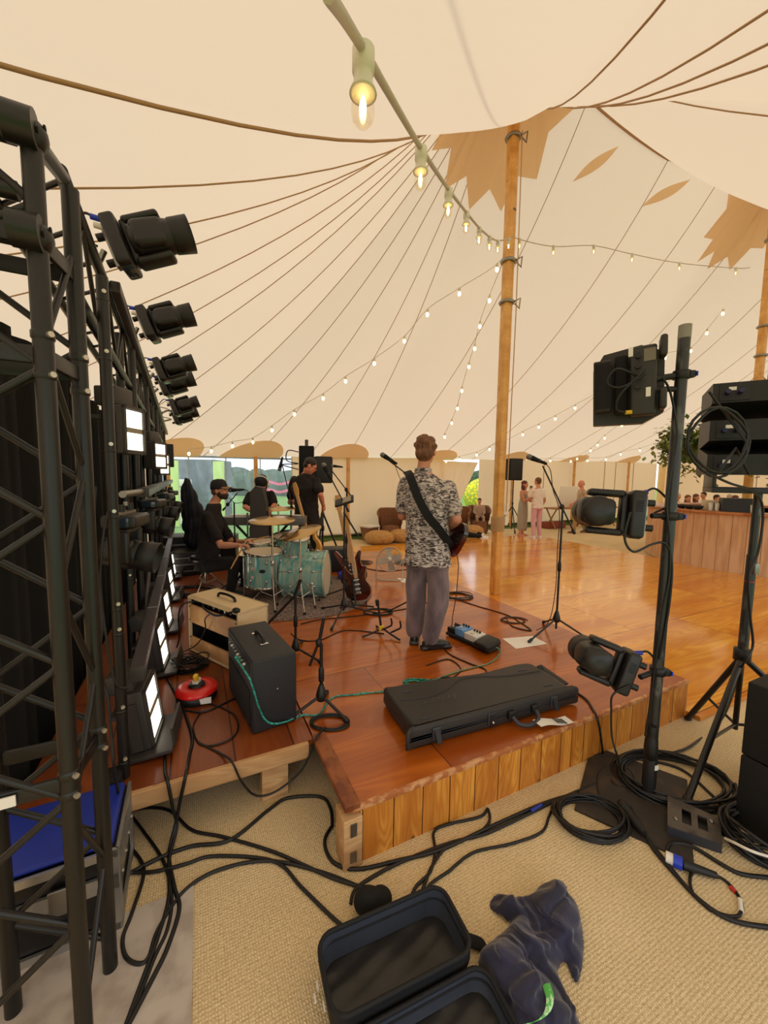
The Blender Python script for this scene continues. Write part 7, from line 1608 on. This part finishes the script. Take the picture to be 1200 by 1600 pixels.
# ------------------------------------------------------------------ string lights
GLOW = mat('lamp_glow', (255, 236, 190), .4, emit=(255, 222, 150), es=14)
BGL = bpy.data.materials.new('bulb_glass'); BGL.use_nodes = True; nt = BGL.node_tree; nt.nodes.clear(); o_ = nt.nodes.new('ShaderNodeOutputMaterial'); x1 = nt.nodes.new('ShaderNodeBsdfTransparent'); x2 = nt.nodes.new('ShaderNodeBsdfGlossy'); x2.inputs[1].default_value = .05; x3 = nt.nodes.new('ShaderNodeMixShader'); x3.inputs[0].default_value = .12; x1.inputs[0].default_value = (1, .96, .88, 1)
nt.links.new(x1.outputs[0], x3.inputs[1]); nt.links.new(x2.outputs[0], x3.inputs[2]); nt.links.new(x3.outputs[0], o_.inputs[0])
SOCK = mat('socket_white', (222, 218, 200), .5); WIRE = mat('string_wire', (190, 182, 164), .6)
def festoon(wire, bulbs, label, r=.006, sc=1.0, detail=True):
    t = thing('string_lights', label, 'string lights', wire[len(wire)//2]); m = MB(); m.tube(catmull(wire, 8), r, 7); m.build('wire', WIRE, t)
    for b in bulbs:
        b = Vector(b); T_ = Matrix.Translation(b)@Matrix.Scale(sc, 4)
        if detail:
            m = MB(); m.lathe([(.016, .012), (.021, .008), (.021, -.03), (.018, -.032), (.018, -.05), (.024, -.062), (.026, -.068), (.02, -.068)], T_, 20); s = m.build('socket', SOCK, t)
            m = MB(); m.lathe([(.013, -.068), (.021, -.085), (.0225, -.098), (.02, -.112), (.012, -.122), (.0001, -.125)], T_, 20, capa=False); m.build('glass_bulb', BGL, s)
            m = MB(); m.ell((0, 0, -.092), (.0065, .0065, .022), T_, 10, 8); m.build('filament', GLOW, s)
        else:
            m = MB(); m.cyl(b, b-Vector((0, 0, .05*sc)), .016*sc, None, 8); s = m.build('socket', SOCK, t); m = MB(); m.ell(b-Vector((0, 0, .075*sc)), (.021*sc, .021*sc, .03*sc), None, 10, 8); m.build('bulb', GLOW, s)
NB = [(568, 78, .80), (658, 232, 1.45), (701, 296, 2.1), (729, 332, 2.8), (749, 356, 3.45), (765, 370, 4.1), (778, 376, 4.7), (795, 373, 5.4)]
B_ = [dep(*q) for q in NB]; festoon([dep(512, -10, .5)]+B_+[dep(803, 368, 5.72)], [q-Vector((0, 0, .008)) for q in B_], 'string of big clear festoon bulbs running from overhead to the nearer king pole', .0085)
def roofp(x, y, k=.95):
    h = onroof(x, y, 0); e = Vector((0, 0, EYE))
    return e+(h-e)*k if h is not None else dep(x, y, 11)
def rstring(pts, label, ev=1, k=.95, sc=1.3):
    P = [Vector(p) if len(p) == 3 and not isinstance(p[0], int) else roofp(p[0], p[1], k) for p in pts]
    festoon(P, P[1:], label, .005, sc, False)
b1 = dep(803, 368, 5.8); b2 = dep(1172, 418, 7.75)
L_ = [(812, 374), (865, 385), (928, 384), (988, 397), (1062, 411), (1150, 419)]; P = []
for i, (x, y) in enumerate(L_): P.append(dep(x, y, 5.85+1.8*i/5))
festoon([b1]+P+[b2], [P[0], P[1], P[2], P[3], P[4], P[5]], 'string of festoon bulbs slung between the two king poles', .006, 1.0, True)
rstring([tuple(b1)]+[(777, 412), (718, 450), (668, 483), (632, 525), (585, 560), (540, 588), (505, 615), (460, 640), (425, 665), (395, 684), (363, 690), (330, 698), (295, 702)], 'long string of small glowing bulbs sweeping from the king pole to the far left eave')
rstring([tuple(b1)]+[(765, 461), (750, 502), (742, 537), (733, 566), (722, 604), (715, 632), (706, 655), (695, 677)], 'steep string of small bulbs dropping from the king pole towards the guitarist')
rstring([(640, 716), (697, 716), (718, 713), (745, 706), (765, 697), (790, 688), (817, 674), (842, 662), (868, 649), (899, 632), (931, 615), (960, 597), (1000, 574), (1040, 553), (1080, 542), (1105, 514), (1130, 483)], 'string of small bulbs rising along the right slope of the roof')
rstring([(886, 716), (902, 713), (923, 700), (934, 691), (945, 680), (972, 660), (1000, 640)], 'short string of small bulbs above the walking man')
rstring([(830, 718), (860, 716), (892, 717), (918, 716), (947, 714), (970, 706), (1000, 700), (1030, 690)], 'low string of small bulbs along the right end of the eave')
